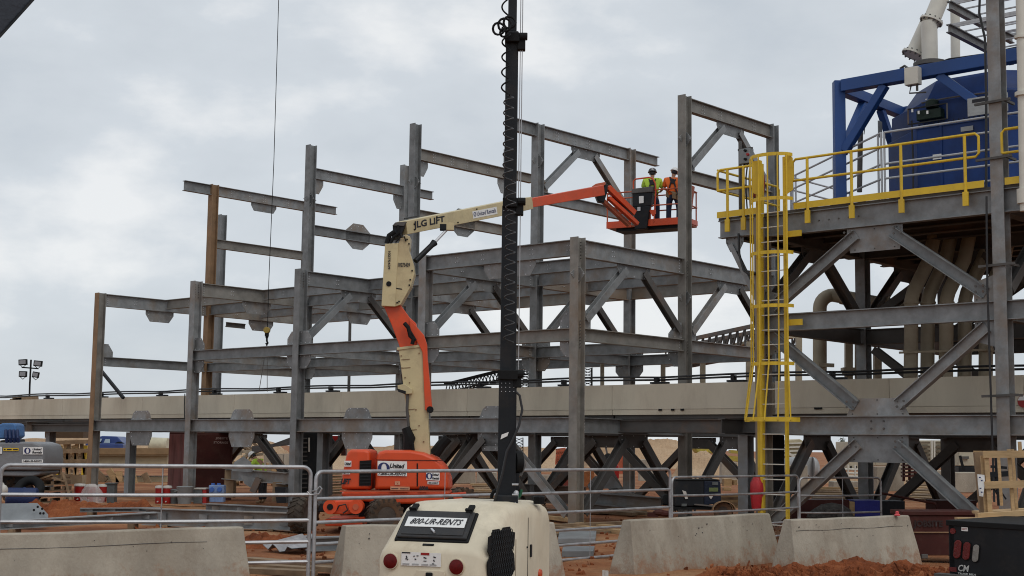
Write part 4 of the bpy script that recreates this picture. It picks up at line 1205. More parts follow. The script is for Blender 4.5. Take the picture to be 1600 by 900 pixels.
# lift cylinder
c0, c1, c2 = gy(649, 408, YB + 0.75), gy(679, 379, YB + 1.1), gy(699, 358, YB + 1.4)
MB().tube([c0, c0 + (c1 - c0) * 0.85, c1], [0.068, 0.068, 0.09], n=12).obj('lift_cylinder', BLACKP, BL, smooth=True)
MB().tube([c1, c2], 0.035, n=10).obj('cylinder_rod', BOLT, BL, smooth=True)
MB().box(c2 + ZX * 0.06, (0.32, 0.2, 0.18)).obj('boom_lug', CREAM, BL)
MB().box(c2 - XX * 0.1 + ZX * 0.04, (0.16, 0.22, 0.14)).obj('cylinder_head', BLACKP, BL)
# jib and basket
YJ = 41.3
pp([(934, 290), (944, 285), (950, 288), (949, 300), (944, 316), (934, 314), (930, 304), (935, 300)], YJ - 0.15, 0.35, 'jib_pivot', BLACKP, bevel=0.02)
pp([(925, 291), (931, 287), (946, 284), (946, 289), (930, 293)], YJ - 0.2, 0.4, 'boom_nose', ORANGED, bevel=0.01)
def armj(a, b, w, name, Y0=YJ, Y1=YJ + 0.6, m=ORANGE):
    MB().bar(gy(*a, Y0), gy(*b, Y1), 0.14, w / FPX * YJ).obj(name, m, BL, bevel=0.008)
armj((950, 293), (991, 333), 9, 'jib_arm')
armj((951, 309), (996, 350), 6, 'jib_arm')
armj((940, 312), (983, 352), 6, 'jib_arm', m=ORANGED)
MB().tube([gy(955, 308, YJ + .2), gy(988, 338, YJ + .5)], 0.05).obj('jib_cylinder', BLACKP, BL)
# basket
BK = thing('work_basket', 'orange railed work basket at the boom tip holding two workers', 'basket', gy(1016, 350, 43))
YK = 43.3
ex = (gy(1072, 342, 42.1) - gy(948, 356, YK)); ex.z = 0
kw = ex.length
ex.normalize()
ey = Vector((-ex.y, ex.x, 0))
b0 = gy(948, 357, YK)
zf = b0.z
def K(x, y, z):
    return Vector((b0.x, b0.y, zf)) + ex * x + ey * y + ZX * z
dep = 0.95
MB().prism([K(0, 0, 0), K(kw, 0, 0), K(kw, dep, 0), K(0, dep, 0)], ZX * 0.05).obj('floor', ORANGED, BK)
MB().box(K(kw / 2, dep / 2, -0.05), (kw * 0.8, dep * 0.7, 0.1), (ex, ey, ZX)).obj('floor_frame', BLACKP, BK)
for x0, x1 in ((0, 0.82), (1.17, kw)):
    MB().prism([K(x0, -0.03, -0.01), K(x1, -0.03, -0.01), K(x1, -0.03, 0.2), K(x0, -0.03, 0.2)], ey * 0.03).obj('toe_board', ORANGE, BK)
MB().prism([K(0, 0, 0.05), K(0, dep, 0.05), K(0, dep, 0.2), K(0, 0, 0.2)], ex * 0.03).obj('toe_board', ORANGE, BK)
MB().prism([K(kw, 0, 0.05), K(kw, dep, 0.05), K(kw, dep, 0.2), K(kw, 0, 0.2)], ex * 0.03).obj('toe_board', ORANGE, BK)
MB().prism([K(0, dep, 0.05), K(kw, dep, 0.05), K(kw, dep, 0.2), K(0, dep, 0.2)], ey * 0.03).obj('toe_board', ORANGE, BK)
for z in (1.1, 0.62):
    MB().tube([K(0.0, 0, z), K(kw, 0, z)], 0.022, n=8).tube([K(0, dep, z), K(kw, dep, z)], 0.022, n=8).obj('rail', ORANGED, BK, smooth=True)
    MB().tube([K(0, 0, z), K(0, dep, z)], 0.022, n=8).tube([K(kw, 0, z), K(kw, dep, z)], 0.022, n=8).obj('rail', ORANGED, BK, smooth=True)
for x in (0.02, 0.45, 1.45, kw - 0.02):
    MB().tube([K(x, 0, 0.05), K(x, 0, 1.1)], 0.022, n=8).obj('post', ORANGED, BK, smooth=True)
for x in (0.02, 0.9, 1.75, kw - 0.02):
    MB().tube([K(x, dep, 0.05), K(x, dep, 1.1)], 0.022, n=8).obj('post', ORANGED, BK, smooth=True)
MB().tube([K(0.90, -0.02, 1.12), K(0.90, -0.02, 1.42), K(0.96, -0.02, 1.48), K(1.42, -0.02, 1.5), K(1.54, -0.02, 1.45), K(1.62, -0.02, 1.3), K(1.64, -0.02, 1.1), K(1.58, -0.02, 0.1)], 0.024, n=8).obj('console_hoop', ORANGE, BK, smooth=True)
MB().prism([K(0.86, -0.12, 1.02), K(1.56, -0.12, 1.02), K(1.59, -0.12, 1.2), K(0.90, -0.12, 1.17)], ey * 0.3).obj('console_lid', STEELD, BK, bevel=0.02)
MB().prism([K(0.90, -0.08, 0.6), K(1.50, -0.08, 0.6), K(1.54, -0.08, 1.03), K(0.88, -0.08, 1.03)], ey * 0.22).obj('console_box', BLACKP, BK, bevel=0.02)
MB().prism([K(0.97, -0.1, -0.1), K(1.37, -0.1, -0.1), K(1.47, -0.1, 0.6), K(0.94, -0.1, 0.6)], ey * 0.18).obj('mount_bracket', BLACKP, BK, bevel=0.02)
MB().prism([K(1.12, -0.1, 0.7), K(1.27, -0.1, 0.7), K(1.27, -0.1, 0.92), K(1.12, -0.1, 0.92)], -ey * 0.006).obj('label_plate', WHITE, BK)
MB().prism([K(1.08, -0.12, 0.46), K(1.18, -0.12, 0.46), K(1.18, -0.12, 0.58), K(1.08, -0.12, 0.58)], -ey * 0.02).obj('hose_fitting', BOLT, BK)
MB().prism([K(1.42, -0.05, 0.48), K(1.64, -0.05, 0.48), K(1.64, -0.05, 0.35), K(1.54, -0.05, 0.28)], ey * 0.05).obj('step_plate', ORANGE, BK)
MB().prism([K(kw - 0.12, 0.3, 0.4), K(kw, 0.3, 0.4), K(kw + 0.1, 0.3, 1.2), K(kw, 0.3, 1.25)], ey * 0.2).obj('gate', ORANGED, BK)
# ================================================================== people
SKIN = mat('skin', (0.36, 0.19, 0.12), 0.6, bump=0)
HIVIS = mat('lime_shirt', (0.42, 0.62, 0.06), 0.75, var=0.15, scale=9, bump=0.01)
ORSH = mat('orange_shirt', (0.75, 0.14, 0.02), 0.75, var=0.15, scale=9, bump=0.01)
JEAN = mat('dark_jeans', (0.02, 0.03, 0.065), 0.85, var=0.3, scale=9, bump=0.01)
DKCLOTH = mat('dark_cloth', (0.03, 0.03, 0.035), 0.85, bump=0.01)
LEATHER = mat('tan_leather', (0.28, 0.19, 0.11), 0.8, var=0.25, bump=0.01)
HELW = mat('white_helmet', (0.75, 0.75, 0.74), 0.3, var=0.04, bump=0)
HELD = mat('dark_helmet', (0.05, 0.05, 0.055), 0.3, var=0.1, bump=0)
def skin_mesh(name, pts, edges, radii, m, parent, root_idx=0, sub=2):
    me = bpy.data.meshes.new(name)
    me.from_pydata([tuple(p) for p in pts], edges, [])
    o = bpy.data.objects.new(name, me)
    S.collection.objects.link(o)
    sk = o.modifiers.new('skin', 'SKIN')
    for i, r in enumerate(radii):
        r = r if isinstance(r, tuple) else (r, r)
        me.skin_vertices[0].data[i].radius = r
        me.skin_vertices[0].data[i].use_root = (i == root_idx)
    sk.use_smooth_shade = True
    ss = o.modifiers.new('sub', 'SUBSURF')
    ss.levels = ss.render_levels = sub
    dg = bpy.context.evaluated_depsgraph_get()
    m2 = bpy.data.meshes.new_from_object(o.evaluated_get(dg))
    bpy.data.objects.remove(o)
    m2.materials.clear()
    m2.materials.append(m)
    m2.polygons.foreach_set('use_smooth', [True] * len(m2.polygons))
    ob = bpy.data.objects.new(name, m2)
    S.collection.objects.link(ob)
    ob.parent = parent
    ROOTLOC[ob.name] = Vector()
    return ob
def person(label, loc, yaw, H, J, shirt, trous, helmet, extras, group=None):
    """J holds joint positions in metres for a 1.78 m figure: x right, y forward, z up."""
    t = thing('person', label, 'person', loc, group)
    k = H / 1.78
    cs, sn = math.cos(yaw), math.sin(yaw)
    fat = 1.16
    def T(p):
        x, y, z = p
        x *= 1.22
        return Vector(((x * cs - y * sn) * k, (x * sn + y * cs) * k, z * k))
    P = {n: T(p) for n, p in J.items()}
    names = ['pelvis', 'waist', 'chest', 'neck', 'headb', 'head']
    pts = [P[n] for n in names]
    rad = [(0.15 * k, 0.115 * k), (0.135 * k, 0.105 * k), (0.175 * k, 0.12 * k), 0.055 * k, 0.07 * k, (0.078 * k, 0.095 * k)]
    ed = [(0, 1), (1, 2), (2, 3), (3, 4), (4, 5)]
    def chain(start, nl, rl):
        prev = start
        for n, r in zip(nl, rl):
            pts.append(P[n])
            rad.append(r)
            ed.append((prev, len(pts) - 1))
            prev = len(pts) - 1
        return prev
    for s in 'lr':
        w = chain(2, ['sh' + s, 'el' + s, 'wr' + s, 'pa' + s], [0.055 * k, 0.042 * k, 0.028 * k, (0.036 * k, 0.02 * k)])
        d = (P['pa' + s] - P['wr' + s]).normalized()
        a, sd_, up_ = basis(d)
        for f in range(4):
            off = sd_ * (f - 1.5) * 0.02 * k
            pts.append(P['pa' + s] + off + d * 0.045 * k)
            rad.append(0.009 * k)
            ed.append((w, len(pts) - 1))
            pts.append(P['pa' + s] + off * 1.1 + d * (0.085 - 0.01 * abs(f - 1.5)) * k - up_ * 0.02 * k)
            rad.append(0.008 * k)
            ed.append((len(pts) - 2, len(pts) - 1))
        pts.append(P['wr' + s] + sd_ * 0.05 * k + d * 0.03 * k)
        rad.append(0.011 * k)
        ed.append((w - 1, len(pts) - 1))
        chain(0, ['hi' + s, 'kn' + s, 'an' + s], [0.09 * k, 0.06 * k, 0.042 * k])
    skin_mesh('body', pts, ed, rad, SKIN, t)
    # shirt
    sp = [P['waist'] - Vector((0, 0, 0.06 * k)), P['waist'], P['chest'], P['neck'] - (P['neck'] - P['chest']) * 0.25, P['shl'], P['shl'] + (P['ell'] - P['shl']) * 0.85, P['shr'], P['shr'] + (P['elr'] - P['shr']) * 0.85]
    skin_mesh('shirt', sp, [(0, 1), (1, 2), (2, 3), (2, 4), (4, 5), (2, 6), (6, 7)], [(0.20 * k, 0.15 * k), (0.19 * k, 0.14 * k), (0.225 * k, 0.16 * k), 0.09 * k, 0.105 * k, 0.085 * k, 0.105 * k, 0.085 * k], shirt, t, 1)
    tp = [P['pelvis'] + Vector((0, 0, 0.08 * k)), P['pelvis'], P['hil'], P['knl'], P['anl'], P['hir'], P['knr'], P['anr']]
    skin_mesh('trousers', tp, [(0, 1), (1, 2), (2, 3), (3, 4), (1, 5), (5, 6), (6, 7)], [(0.17 * k, 0.13 * k), (0.175 * k, 0.14 * k), 0.12 * k, 0.09 * k, 0.075 * k, 0.12 * k, 0.09 * k, 0.075 * k], trous, t, 1)
    fw = T((0, 1, 0)).normalized()
    for s in 'lr':
        a = P['an' + s]
        skin_mesh('boot', [a + Vector((0, 0, 0.02 * k)), a - Vector((0, 0, 0.05 * k)), a - Vector((0, 0, 0.065 * k)) + fw * 0.12 * k, a - Vector((0, 0, 0.065 * k)) + fw * 0.19 * k], [(0, 1), (1, 2), (2, 3)], [0.055 * k, 0.052 * k, 0.045 * k, 0.03 * k], LEATHER, t, 1, 1)
    # head details: helmet, ears, nose, hair
    hd = P['head']
    hup = (P['head'] - P['headb']).normalized()
    base = Vector(loc)
    hf = (fw - hup * fw.dot(hup)).normalized()
    hs = hf.cross(hup)
    MB().lathe([(0.145 * k, 0), (0.145 * k, 0.012 * k), (0.128 * k, 0.02 * k), (0.125 * k, 0.06 * k), (0.105 * k, 0.105 * k), (0.06 * k, 0.135 * k), (0.01 * k, 0.142 * k)], base + hd + hup * 0.035 * k, hup, n=20).box(base + hd + hup * 0.045 * k + hf * 0.14 * k, (0.16 * k, 0.09 * k, 0.012 * k), (hs, hf, hup)).box(base + hd + hup * 0.125 * k, (0.03 * k, 0.2 * k, 0.05 * k), (hs, hf, hup)).obj('helmet', helmet, t, smooth=True, bevel=0.003)
    hair = MB().ball(base + hd - hf * 0.025 * k - hup * 0.0 * k, (0.088 * k, 0.088 * k, 0.085 * k)).obj('hair', DKCLOTH, t, smooth=True)
    MB().ball(base + hd + hf * 0.1 * k - hup * 0.02 * k, (0.014 * k, 0.014 * k, 0.022 * k), 8, 5).obj('nose', SKIN, t, smooth=True)
    for s in (-1, 1):
        MB().ball(base + hd + hs * s * 0.088 * k - hup * 0.015 * k, (0.014 * k, 0.02 * k, 0.032 * k), 8, 5).obj('ear', SKIN, t, smooth=True)
        MB().ball(base + hd + hf * 0.088 * k + hs * s * 0.033 * k + hup * 0.008 * k, 0.012 * k, 8, 5).obj('eye', INK, t, smooth=True)
    MB().box(base + hd + hf * 0.092 * k - hup * 0.06 * k, (0.045 * k, 0.012 * k, 0.008 * k), (hs, hf, hup)).obj('mouth', REDT, t)
    if 'sticker' in extras:
        MB().box(base + hd + hup * 0.09 * k - hf * 0.118 * k, (0.05 * k, 0.012 * k, 0.06 * k), (hs, hf, hup)).obj('helmet_sticker', WHITE, t)
    if 'harness' in extras:
        c, w_, n_ = P['chest'] + base, P['waist'] + base, P['neck'] + base
        bk = -fw
        pel = P['pelvis'] + base
        for s in (-1, 1):
            MB().tube([n_ + hs * s * 0.09 * k + fw * 0.06 * k - Vector((0, 0, .02)), n_ + hs * s * 0.1 * k + bk * 0.08 * k - Vector((0, 0, .03)), c + hs * s * 0.05 * k + bk * 0.155 * k, w_ + hs * s * 0.11 * k + bk * 0.13 * k, pel + hs * s * 0.15 * k + bk * 0.08 * k], 0.024 * k, n=6).obj('harness_strap', DKCLOTH, t, smooth=True)
        MB().box(c + bk * 0.16 * k + Vector((0, 0, 0.02)), (0.13 * k, 0.03 * k, 0.16 * k), (hs, fw, ZX)).obj('harness_plate', DKCLOTH, t, bevel=0.01)
    if 'belt' in extras:
        w_ = P['waist'] + base - Vector((0, 0, 0.1 * k))
        ring = [w_ + (hs * math.cos(a) * 0.175 + fw * math.sin(a) * 0.14) * k for a in [2 * math.pi * i / 20 for i in range(20)]]
        MB().tube(ring, 0.03 * k, n=6, closed=True).obj('tool_belt', LEATHER, t, smooth=True)
        for s, dz in ((-1, 0), (1, 0), (0.3, 0)):
            MB().box(w_ + hs * s * 0.17 * k - fw * (0.06 if abs(s) == 1 else 0.15) * k - Vector((0, 0, 0.1 * k)), (0.12 * k, 0.08 * k, 0.2 * k), (hs, fw, ZX)).obj('tool_pouch', LEATHER, t, bevel=0.015)
    return t
STAND = dict(pelvis=(0, 0, 0.95), waist=(0, 0, 1.10), chest=(0, 0.02, 1.33), neck=(0, 0.02, 1.49), headb=(0, 0.035, 1.57), head=(0, 0.05, 1.66),
             shl=(-0.19, 0.01, 1.42), ell=(-0.24, 0.05, 1.15), wrl=(-0.17, 0.28, 1.13), pal=(-0.15, 0.36, 1.14),
             shr=(0.19, 0.01, 1.42), elr=(0.25, 0.05, 1.15), wrr=(0.19, 0.28, 1.12), par=(0.17, 0.36, 1.13),
             hil=(-0.10, 0, 0.90), knl=(-0.12, 0.03, 0.50), anl=(-0.13, 0, 0.10), hir=(0.10, 0, 0.90), knr=(0.12, 0.03, 0.50), anr=(0.13, 0, 0.10))
yawb = math.atan2(ex.y, ex.x)
person('worker in lime shirt and dark helmet at the basket controls', K(1.36, 0.40, 0.05), yawb + 0.35, 1.78, STAND, HIVIS, JEAN, HELD, ('sticker', 'harness'), 'workers in the lift basket')
J2 = dict(STAND)
J2.update(elr=(0.27, -0.06, 1.16), wrr=(0.24, 0.12, 1.02), par=(0.22, 0.2, 1.0), knr=(0.14, 0.06, 0.5), head=(0.02, 0.06, 1.65))
person('worker in orange shirt and white helmet with tan tool belt in the basket', K(2.05, 0.40, 0.05), yawb + 0.2, 1.76, J2, ORSH, JEAN, HELW, ('harness', 'belt'), 'workers in the lift basket')
J3 = dict(STAND)
J3.update(waist=(0, 0.04, 1.09), chest=(0, 0.18, 1.30), neck=(0, 0.27, 1.42), headb=(0, 0.33, 1.47), head=(0, 0.40, 1.53),
          shl=(-0.19, 0.22, 1.37), ell=(-0.22, 0.45, 1.0), wrl=(-0.15, 0.62, 0.88), pal=(-0.14, 0.69, 0.85), shr=(0.19, 0.22, 1.37), elr=(0.22, 0.45, 1.0), wrr=(0.15, 0.62, 0.88), par=(0.14, 0.69, 0.85))
pw = gz(404, 770)
pw.y = 47.4; pw.x = gy(412, 740, 47.4).x; pw.z = 0.02
person('worker in lime vest and white helmet stooping behind the raised grey girder', pw, 1.35, 1.80, J3, HIVIS, DKCLOTH, HELW, ())

# ================================================================== light tower trailer
LT = thing('light_tower', 'cream light tower trailer with black rear hatch, red lamps and tall black mast', 'light tower', gy(770, 900, 9.5))
TH = math.radians(20)
tx = Vector((-math.cos(TH), math.sin(TH), 0))      # to the left along the rear face
ty = Vector((math.sin(TH), math.cos(TH), 0))       # to the front of the trailer
T0 = Vector((gy(758, 860, 9.5).x, 9.5, 0))
def TT(x, y, z):
    return T0 + tx * x + ty * y + ZX * z
tw = 0.80
TLEN = 1.42
prof = [(0, 0.45), (0.0, 1.27), (0.02, 1.31), (0.44, 1.585), (0.52, 1.605), (1.25, 1.60), (1.36, 1.575), (TLEN, 1.48), (TLEN, 0.45)]
# body lofted across the width with rounded shoulders
def shrink(s, top):
    out = []
    for d, z in prof:
        cd = TLEN / 2
        out.append((cd + (d - cd) * (1 - s), z - (top if z > 1.0 else 0)))
    return out
rings = []
for x, s, top in ((0, 0.075, 0.07), (0.025, 0.04, 0.035), (0.07, 0.01, 0.01), (0.13, 0, 0), (tw - 0.13, 0, 0), (tw - 0.07, 0.01, 0.01), (tw - 0.025, 0.04, 0.035), (tw, 0.075, 0.07)):
    rings.append([TT(x, d, z) for d, z in shrink(s, top)])
body = MB().loft(rings).obj('canopy', CANOPY, LT, bevel=0.03, smooth=True, seg=3)
MB().box(TT(tw / 2, TLEN / 2, 0.42), (tw * 1.05, TLEN * 1.1, 0.1), (tx, ty, ZX)).obj('chassis', BLACKP, LT)
wheel(LT, TT(-0.22, 0.7, 0.33), tx, 0.33, 0.2, CANOPY, 12)
wheel(LT, TT(tw + 0.22, 0.7, 0.33), tx, 0.33, 0.2, CANOPY, 12)
for x in (-0.22, tw + 0.22):
    rg = []
    for sx in (-0.12, 0.12):
        rg.append([TT(x + sx, 0.7 + 0.42 * math.cos(a), 0.36 + 0.42 * math.sin(a)) for a in [math.pi * i / 10 for i in range(11)]] + [TT(x + sx, 0.7 + 0.40 * math.cos(a), 0.36 + 0.40 * math.sin(a)) for a in [math.pi * i / 10 for i in range(10, -1, -1)]])
    MB().loft(rg).obj('mudguard', BLACKP, LT)
# hatch on the sloping face
sn_ = (TT(0, 0.44, 1.585) - TT(0, 0.02, 1.31))
sl_ = sn_.normalized()
nh = tx.cross(sl_).normalized()
if nh.y > 0:
    nh = -nh
hb = TT(0, 0.02, 1.31)
def HP(x, s, o=0.0):
    return hb + tx * x + sl_ * s + nh * o
sl = sn_.length
hatch = [HP(0.055, 0.02, .004), HP(tw - 0.075, 0.02, .004), HP(tw - 0.105, sl - 0.09, .004), HP(0.06, sl - 0.09, .004)]
HM = mat('hatch_plastic', (0.03, 0.03, 0.031), 0.5, bump=0.002, spec=0.25, dirt=0.2, rust=0.2, rustcol=(0.06, 0.055, 0.05))
MB().prism([HP(0.15, 0.065, -0.01), HP(0.70, 0.065, -0.01), HP(0.735, 0.405, -0.01), HP(0.185, 0.405, -0.01)], nh * 0.022).obj('hatch_seal', BLACK, LT, bevel=0.015)
ht = MB().prism([HP(0.167, 0.082, .01), HP(0.683, 0.082, .01), HP(0.715, 0.388, .01), HP(0.202, 0.388, .01)], nh * 0.02).obj('hatch', HM, LT, bevel=0.012)
MB().prism([HP(0.20, 0.105, .031), HP(0.655, 0.105, .031), HP(0.685, 0.365, .031), HP(0.23, 0.365, .031)], nh * 0.004).obj('hatch_panel', HM, ht, bevel=0.004)
sgn = MB().prism([HP(0.215, 0.185, .036), HP(0.66, 0.185, .036), HP(0.672, 0.295, .036), HP(0.228, 0.295, .036)], nh * 0.004).obj('sign_plate', WHITE, LT, bevel=0.006)
text('800-UR-RENTS', HP(0.63, 0.208, 0.042), -tx, sl_, 0.385, 0.066, INK, sgn, bold=0.018, shear=0.3, lift=0.002)
MB().box(HP(0.425, 0.135, 0.045), (0.05, 0.015, 0.012), ((tx + sl_).normalized(), nh, (sl_ - tx).normalized())).obj('latch', BOLT, ht)
for x in (0.245, 0.67):
    MB().box(HP(x, 0.41, 0.03), (0.045, 0.09, 0.02), (tx, sl_, nh)).box(HP(x, 0.385, 0.045), (0.055, 0.02, 0.02), (tx, sl_, nh)).obj('hinge', BLACK, LT, bevel=0.004)
MB().box(HP(0.43, 0.03, 0.002), (0.08, 0.015, 0.012), (tx, sl_, nh)).obj('handle_recess', BLACK, LT)
RL = mat('red_lens', (0.115, 0.004, 0.004), 0.4, var=0.25, scale=30, bump=0.001, bscale=300, spec=0.25)
for x in (0.20, 0.685):
    MB().lathe([(0.056, 0), (0.056, 0.012)], TT(x, 0.0, 1.195 if x < .5 else 1.215), -ty, n=24).obj('lamp_bezel', CANOPY, LT, smooth=True)
    MB().lathe([(0.052, 0.0), (0.05, 0.016), (0.03, 0.022), (0.005, 0.024)], TT(x, 0, 1.195 if x < .5 else 1.215), -ty, n=24).obj('tail_lamp', RL, LT, smooth=True)
st_ = MB().prism([TT(0.315, -0.004, 1.19), TT(0.605, -0.004, 1.19), TT(0.605, -0.004, 1.280), TT(0.315, -0.004, 1.280)], -ty * 0.003).obj('warning_label', WHITE, LT)
for x, m_, hh in ((0.50, INK, 0.008), (0.36, REDT, 0.016)):
    MB().box(TT(x + 0.07, -0.009, 1.280 - hh / 2), (0.062, 0.002, hh), (tx, ty, ZX)).obj('label_bar', m_, st_)
ic = MB()
for x, z, w_, h_, r_ in ((0.495, 1.235, .008, .02, .3), (0.50, 1.225, .01, .006, -.5), (0.488, 1.222, .012, .005, .6), (0.36, 1.235, .022, .008, -.3), (0.36, 1.218, .022, .005, 0), (0.29, 1.24, .018, .008, -.3), (0.294, 1.222, .008, .014, .5), (0.30, 1.205, .016, .006, 0), (0.44, 1.242, .012, .006, .2), (0.415, 1.244, .014, .006, 0), (0.43, 1.226, .012, .008, -.4)):
    ax1 = (-tx * math.cos(r_) + ZX * math.sin(r_))
    ic.box(TT(x + 0.07, -0.009, 1.19 + (z - 1.19) * 1.25), (w_, h_, 0.002), (ax1, (ZX * math.cos(r_) + tx * math.sin(r_)), ty))
ic.obj('pictogram', INK, st_, kind='stuff')
gl_ = MB()
for x in (0.50, 0.43, 0.36, 0.30):
    for dz in (0, 0.006):
        gl_.box(TT(x + 0.07, -0.009, 1.204 - dz), (0.05, 0.002, 0.0025), (tx, ty, ZX))
gl_.obj('small_print', mat('grey_print', (0.35, 0.35, 0.35), 0.7), st_, kind='stuff')
MB().prism([TT(0.28, -0.002, 0.9), TT(0.50, -0.002, 0.9), TT(0.50, -0.002, 1.14), TT(0.49, -0.002, 1.165), TT(0.29, -0.002, 1.165), TT(0.28, -0.002, 1.14)], -ty * 0.008).obj('plate_panel', CANOPY, LT, bevel=0.006)
MB().box(TT(0.395, -0.015, 1.135), (0.05, 0.02, 0.032), (tx, ty, ZX)).obj('plate_lamp', BLACK, LT, bevel=0.008)
MB().lathe([(0.006, 0), (0.006, 0.006)], TT(0.46, -0.012, 1.10), -ty, n=8).lathe([(0.006, 0), (0.006, 0.006)], TT(0.335, -0.012, 1.09), -ty, n=8).obj('screw', BLACK, LT)
# scalloped grille on the right side
gp = [(0.127, 1.450), (0.250, 1.450), (0.289, 1.425), (0.328, 1.455), (0.465, 1.455), (0.491, 1.420), (0.568, 1.410), (0.556, 1.320), (0.510, 1.290), (0.556, 1.260), (0.575, 1.150), (0.510, 1.120), (0.498, 1.080), (0.335, 1.080), (0.296, 1.115), (0.250, 1.080), (0.127, 1.080), (0.113, 1.130), (0.048, 1.140), (0.029, 1.240), (0.081, 1.275), (0.036, 1.310), (0.048, 1.405), (0.108, 1.415)]
MB().prism([TT(-0.001, d, z - 0.01) for d, z in gp], -tx * 0.006).obj('side_grille', BLACK, LT)
hx = MB()
for i in range(11):
    for j in range(9):
        d, z = 0.11 + i * 0.042 + (0.021 if j % 2 else 0), 1.09 + j * 0.04
        if d < 0.53:
            hx.tube([TT(-0.009, d + 0.02 * math.cos(a), z + 0.02 * math.sin(a)) for a in [math.pi / 3 * q + 0.5 for q in range(6)]], 0.003, n=4, closed=True)
hx.obj('grille_mesh', BLACKP, LT, kind='stuff')
sc = MB()
for d, z in ((0.285, 1.395), (0.445, 1.385), (0.475, 1.235), (0.49, 1.05), (0.29, 1.035), (0.125, 1.06), (0.1, 1.22), (0.12, 1.38)):
    sc.lathe([(0.006, 0), (0.006, 0.005)], TT(-0.001, d + 0.01 * (1 if d > .3 else -1), z), -tx, n=8)
sc.obj('screw', STEELD, LT, kind='stuff')
MB().box(TT(-0.001, 0.86, 1.0), (0.004, 0.005, 0.98), (tx, ty, ZX)).obj('door_seam', BLACKP, LT)
MB().box(TT(-0.003, 0.84, 1.28), (0.006, 0.012, 0.012), (tx, ty, ZX)).obj('seam_screw', BLACK, LT)
MB().lathe([(0.035, 0), (0.03, 0.012), (0.01, 0.016)], TT(-0.001, 1.13, 1.07), -tx, n=16).obj('side_marker', mat('amber_red_lens', (0.5, 0.06, 0.01), 0.3), LT, smooth=True)
MB().tube([TT(0.27, 0.95, 1.6) + (-tx * math.cos(a) * 0.05 + ZX * (math.sin(a) * 0.06 + 0.02)) for a in [math.pi * i / 8 for i in range(9)]], 0.014, n=8).obj('lifting_eye', BLACK, LT, smooth=True)
MB().lathe([(0.04, 0), (0.045, 0.05), (0.03, 0.06)], TT(-0.0, 1.1, 1.58), n=12).obj('filler_cap', BLACK, LT)
# dents, seams and scuffs of the canopy
MB().box(TT(tw / 2, -0.003, 0.985), (0.70, 0.004, 0.006), (tx, ty, ZX)).obj('rear_seam', BLACKP, LT)
MB().box(TT(-0.002, 0.60, 1.0), (0.004, 0.004, 0.7), (tx, ty, ZX)).obj('panel_seam', mat('faint_seam', (0.3, 0.26, 0.2), 0.8), LT)
MB().box(TT(-0.004, 0.92, 1.25), (0.012, 0.03, 0.09), (tx, ty, ZX)).obj('door_latch', BLACKP, LT, bevel=0.003)
# mast
MX = gy(791, 790, 10.4)
def mastseg(z0, z1, w0, name, Y=10.4):
    x0 = MX.x
    return MB().box(Vector((x0, 10.4, (z0 + z1) / 2)), (w0, w0, z1 - z0), (XX, YX, ZX)).obj(name, BLACKP, LT, bevel=0.006)
mastseg(1.50, 2.55, 0.132, 'mast_section')
mastseg(2.55, 3.78, 0.118, 'mast_section')
mastseg(3.78, 5.12, 0.095, 'mast_section')
mastseg(5.12, 7.4, 0.066, 'mast_section')
MB().box(Vector((MX.x, 10.38, 1.6)), (0.17, 0.18, 0.1)).obj('mast_foot', BLACKP, LT, bevel=0.01)
for z, dx in ((2.52, 0.0), (3.80, 0.05), (5.06, 0.06)):
    MB().box(Vector((MX.x, 10.38, z)), (0.145 if z < 3 else 0.11, 0.16, 0.07)).box(Vector((MX.x + 0.07, 10.36, z - 0.03)), (0.06, 0.07, 0.12)).lathe([(0.03, -0.03), (0.03, 0.03)], Vector((MX.x + 0.085, 10.33, z + 0.01)), XX, n=12).obj('mast_collar', BLACK, LT, bevel=0.005)
rv = MB()
for z in (2.40, 2.43, 2.46, 3.74, 3.77):
    for k in range(4):
        rv.lathe([(0.004, 0), (0.003, 0.004)], Vector((MX.x - 0.045 + k * 0.03, 10.40 - 0.067, z)), -YX, n=6)
rv.obj('rivet', BOLT, LT, kind='stuff')
MB().prism([Vector((MX.x - 0.048, 10.326, 2.05)), Vector((MX.x + 0.002, 10.326, 2.075)), Vector((MX.x + 0.012, 10.326, 2.105)), Vector((MX.x - 0.04, 10.326, 2.085))], -YX * 0.002).obj('mast_label', WHITE, LT)
MB().tube([Vector((MX.x + 0.077, 10.35, 2.5)), Vector((MX.x + 0.077, 10.35, 6.0))], 0.004, n=6).tube([Vector((MX.x + 0.062, 10.35, 3.8)), Vector((MX.x + 0.062, 10.35, 6.2))], 0.004, n=6).obj('winch_wire', GALV, LT)
def coil(z0, z1, cx_, cy_, rad, pitch, wr=0.0055):
    pts = []
    n = int((z1 - z0) / pitch * 14)
    for i in range(n + 1):
        a = 2 * math.pi * i / 14
        pts.append(Vector((cx_ + rad * math.cos(a), cy_ + rad * 0.9 * math.sin(a), z0 + (z1 - z0) * i / n)))
    return pts
COILM = mat('grey_coil', (0.045, 0.047, 0.05), 0.4, spec=0.45, bump=0)
MB().tube(coil(2.75, 3.95, MX.x + 0.005, 10.24, 0.036, 0.074), 0.005, n=6).obj('coil_cable', COILM, LT, smooth=True)
MB().tube(coil(3.95, 4.6, MX.x - 0.02, 10.24, 0.036, 0.078), 0.0055, n=6).obj('coil_cable', COILM, LT, smooth=True)
MB().tube(coil(4.6, 5.12, MX.x - 0.045, 10.26, 0.030, 0.115), 0.0065, n=6).obj('coil_cable', BLACK, LT, smooth=True)
MB().tube(coil(5.2, 6.6, MX.x - 0.05, 10.28, 0.030, 0.16), 0.0065, n=6).obj('coil_cable', BLACK, LT, smooth=True)
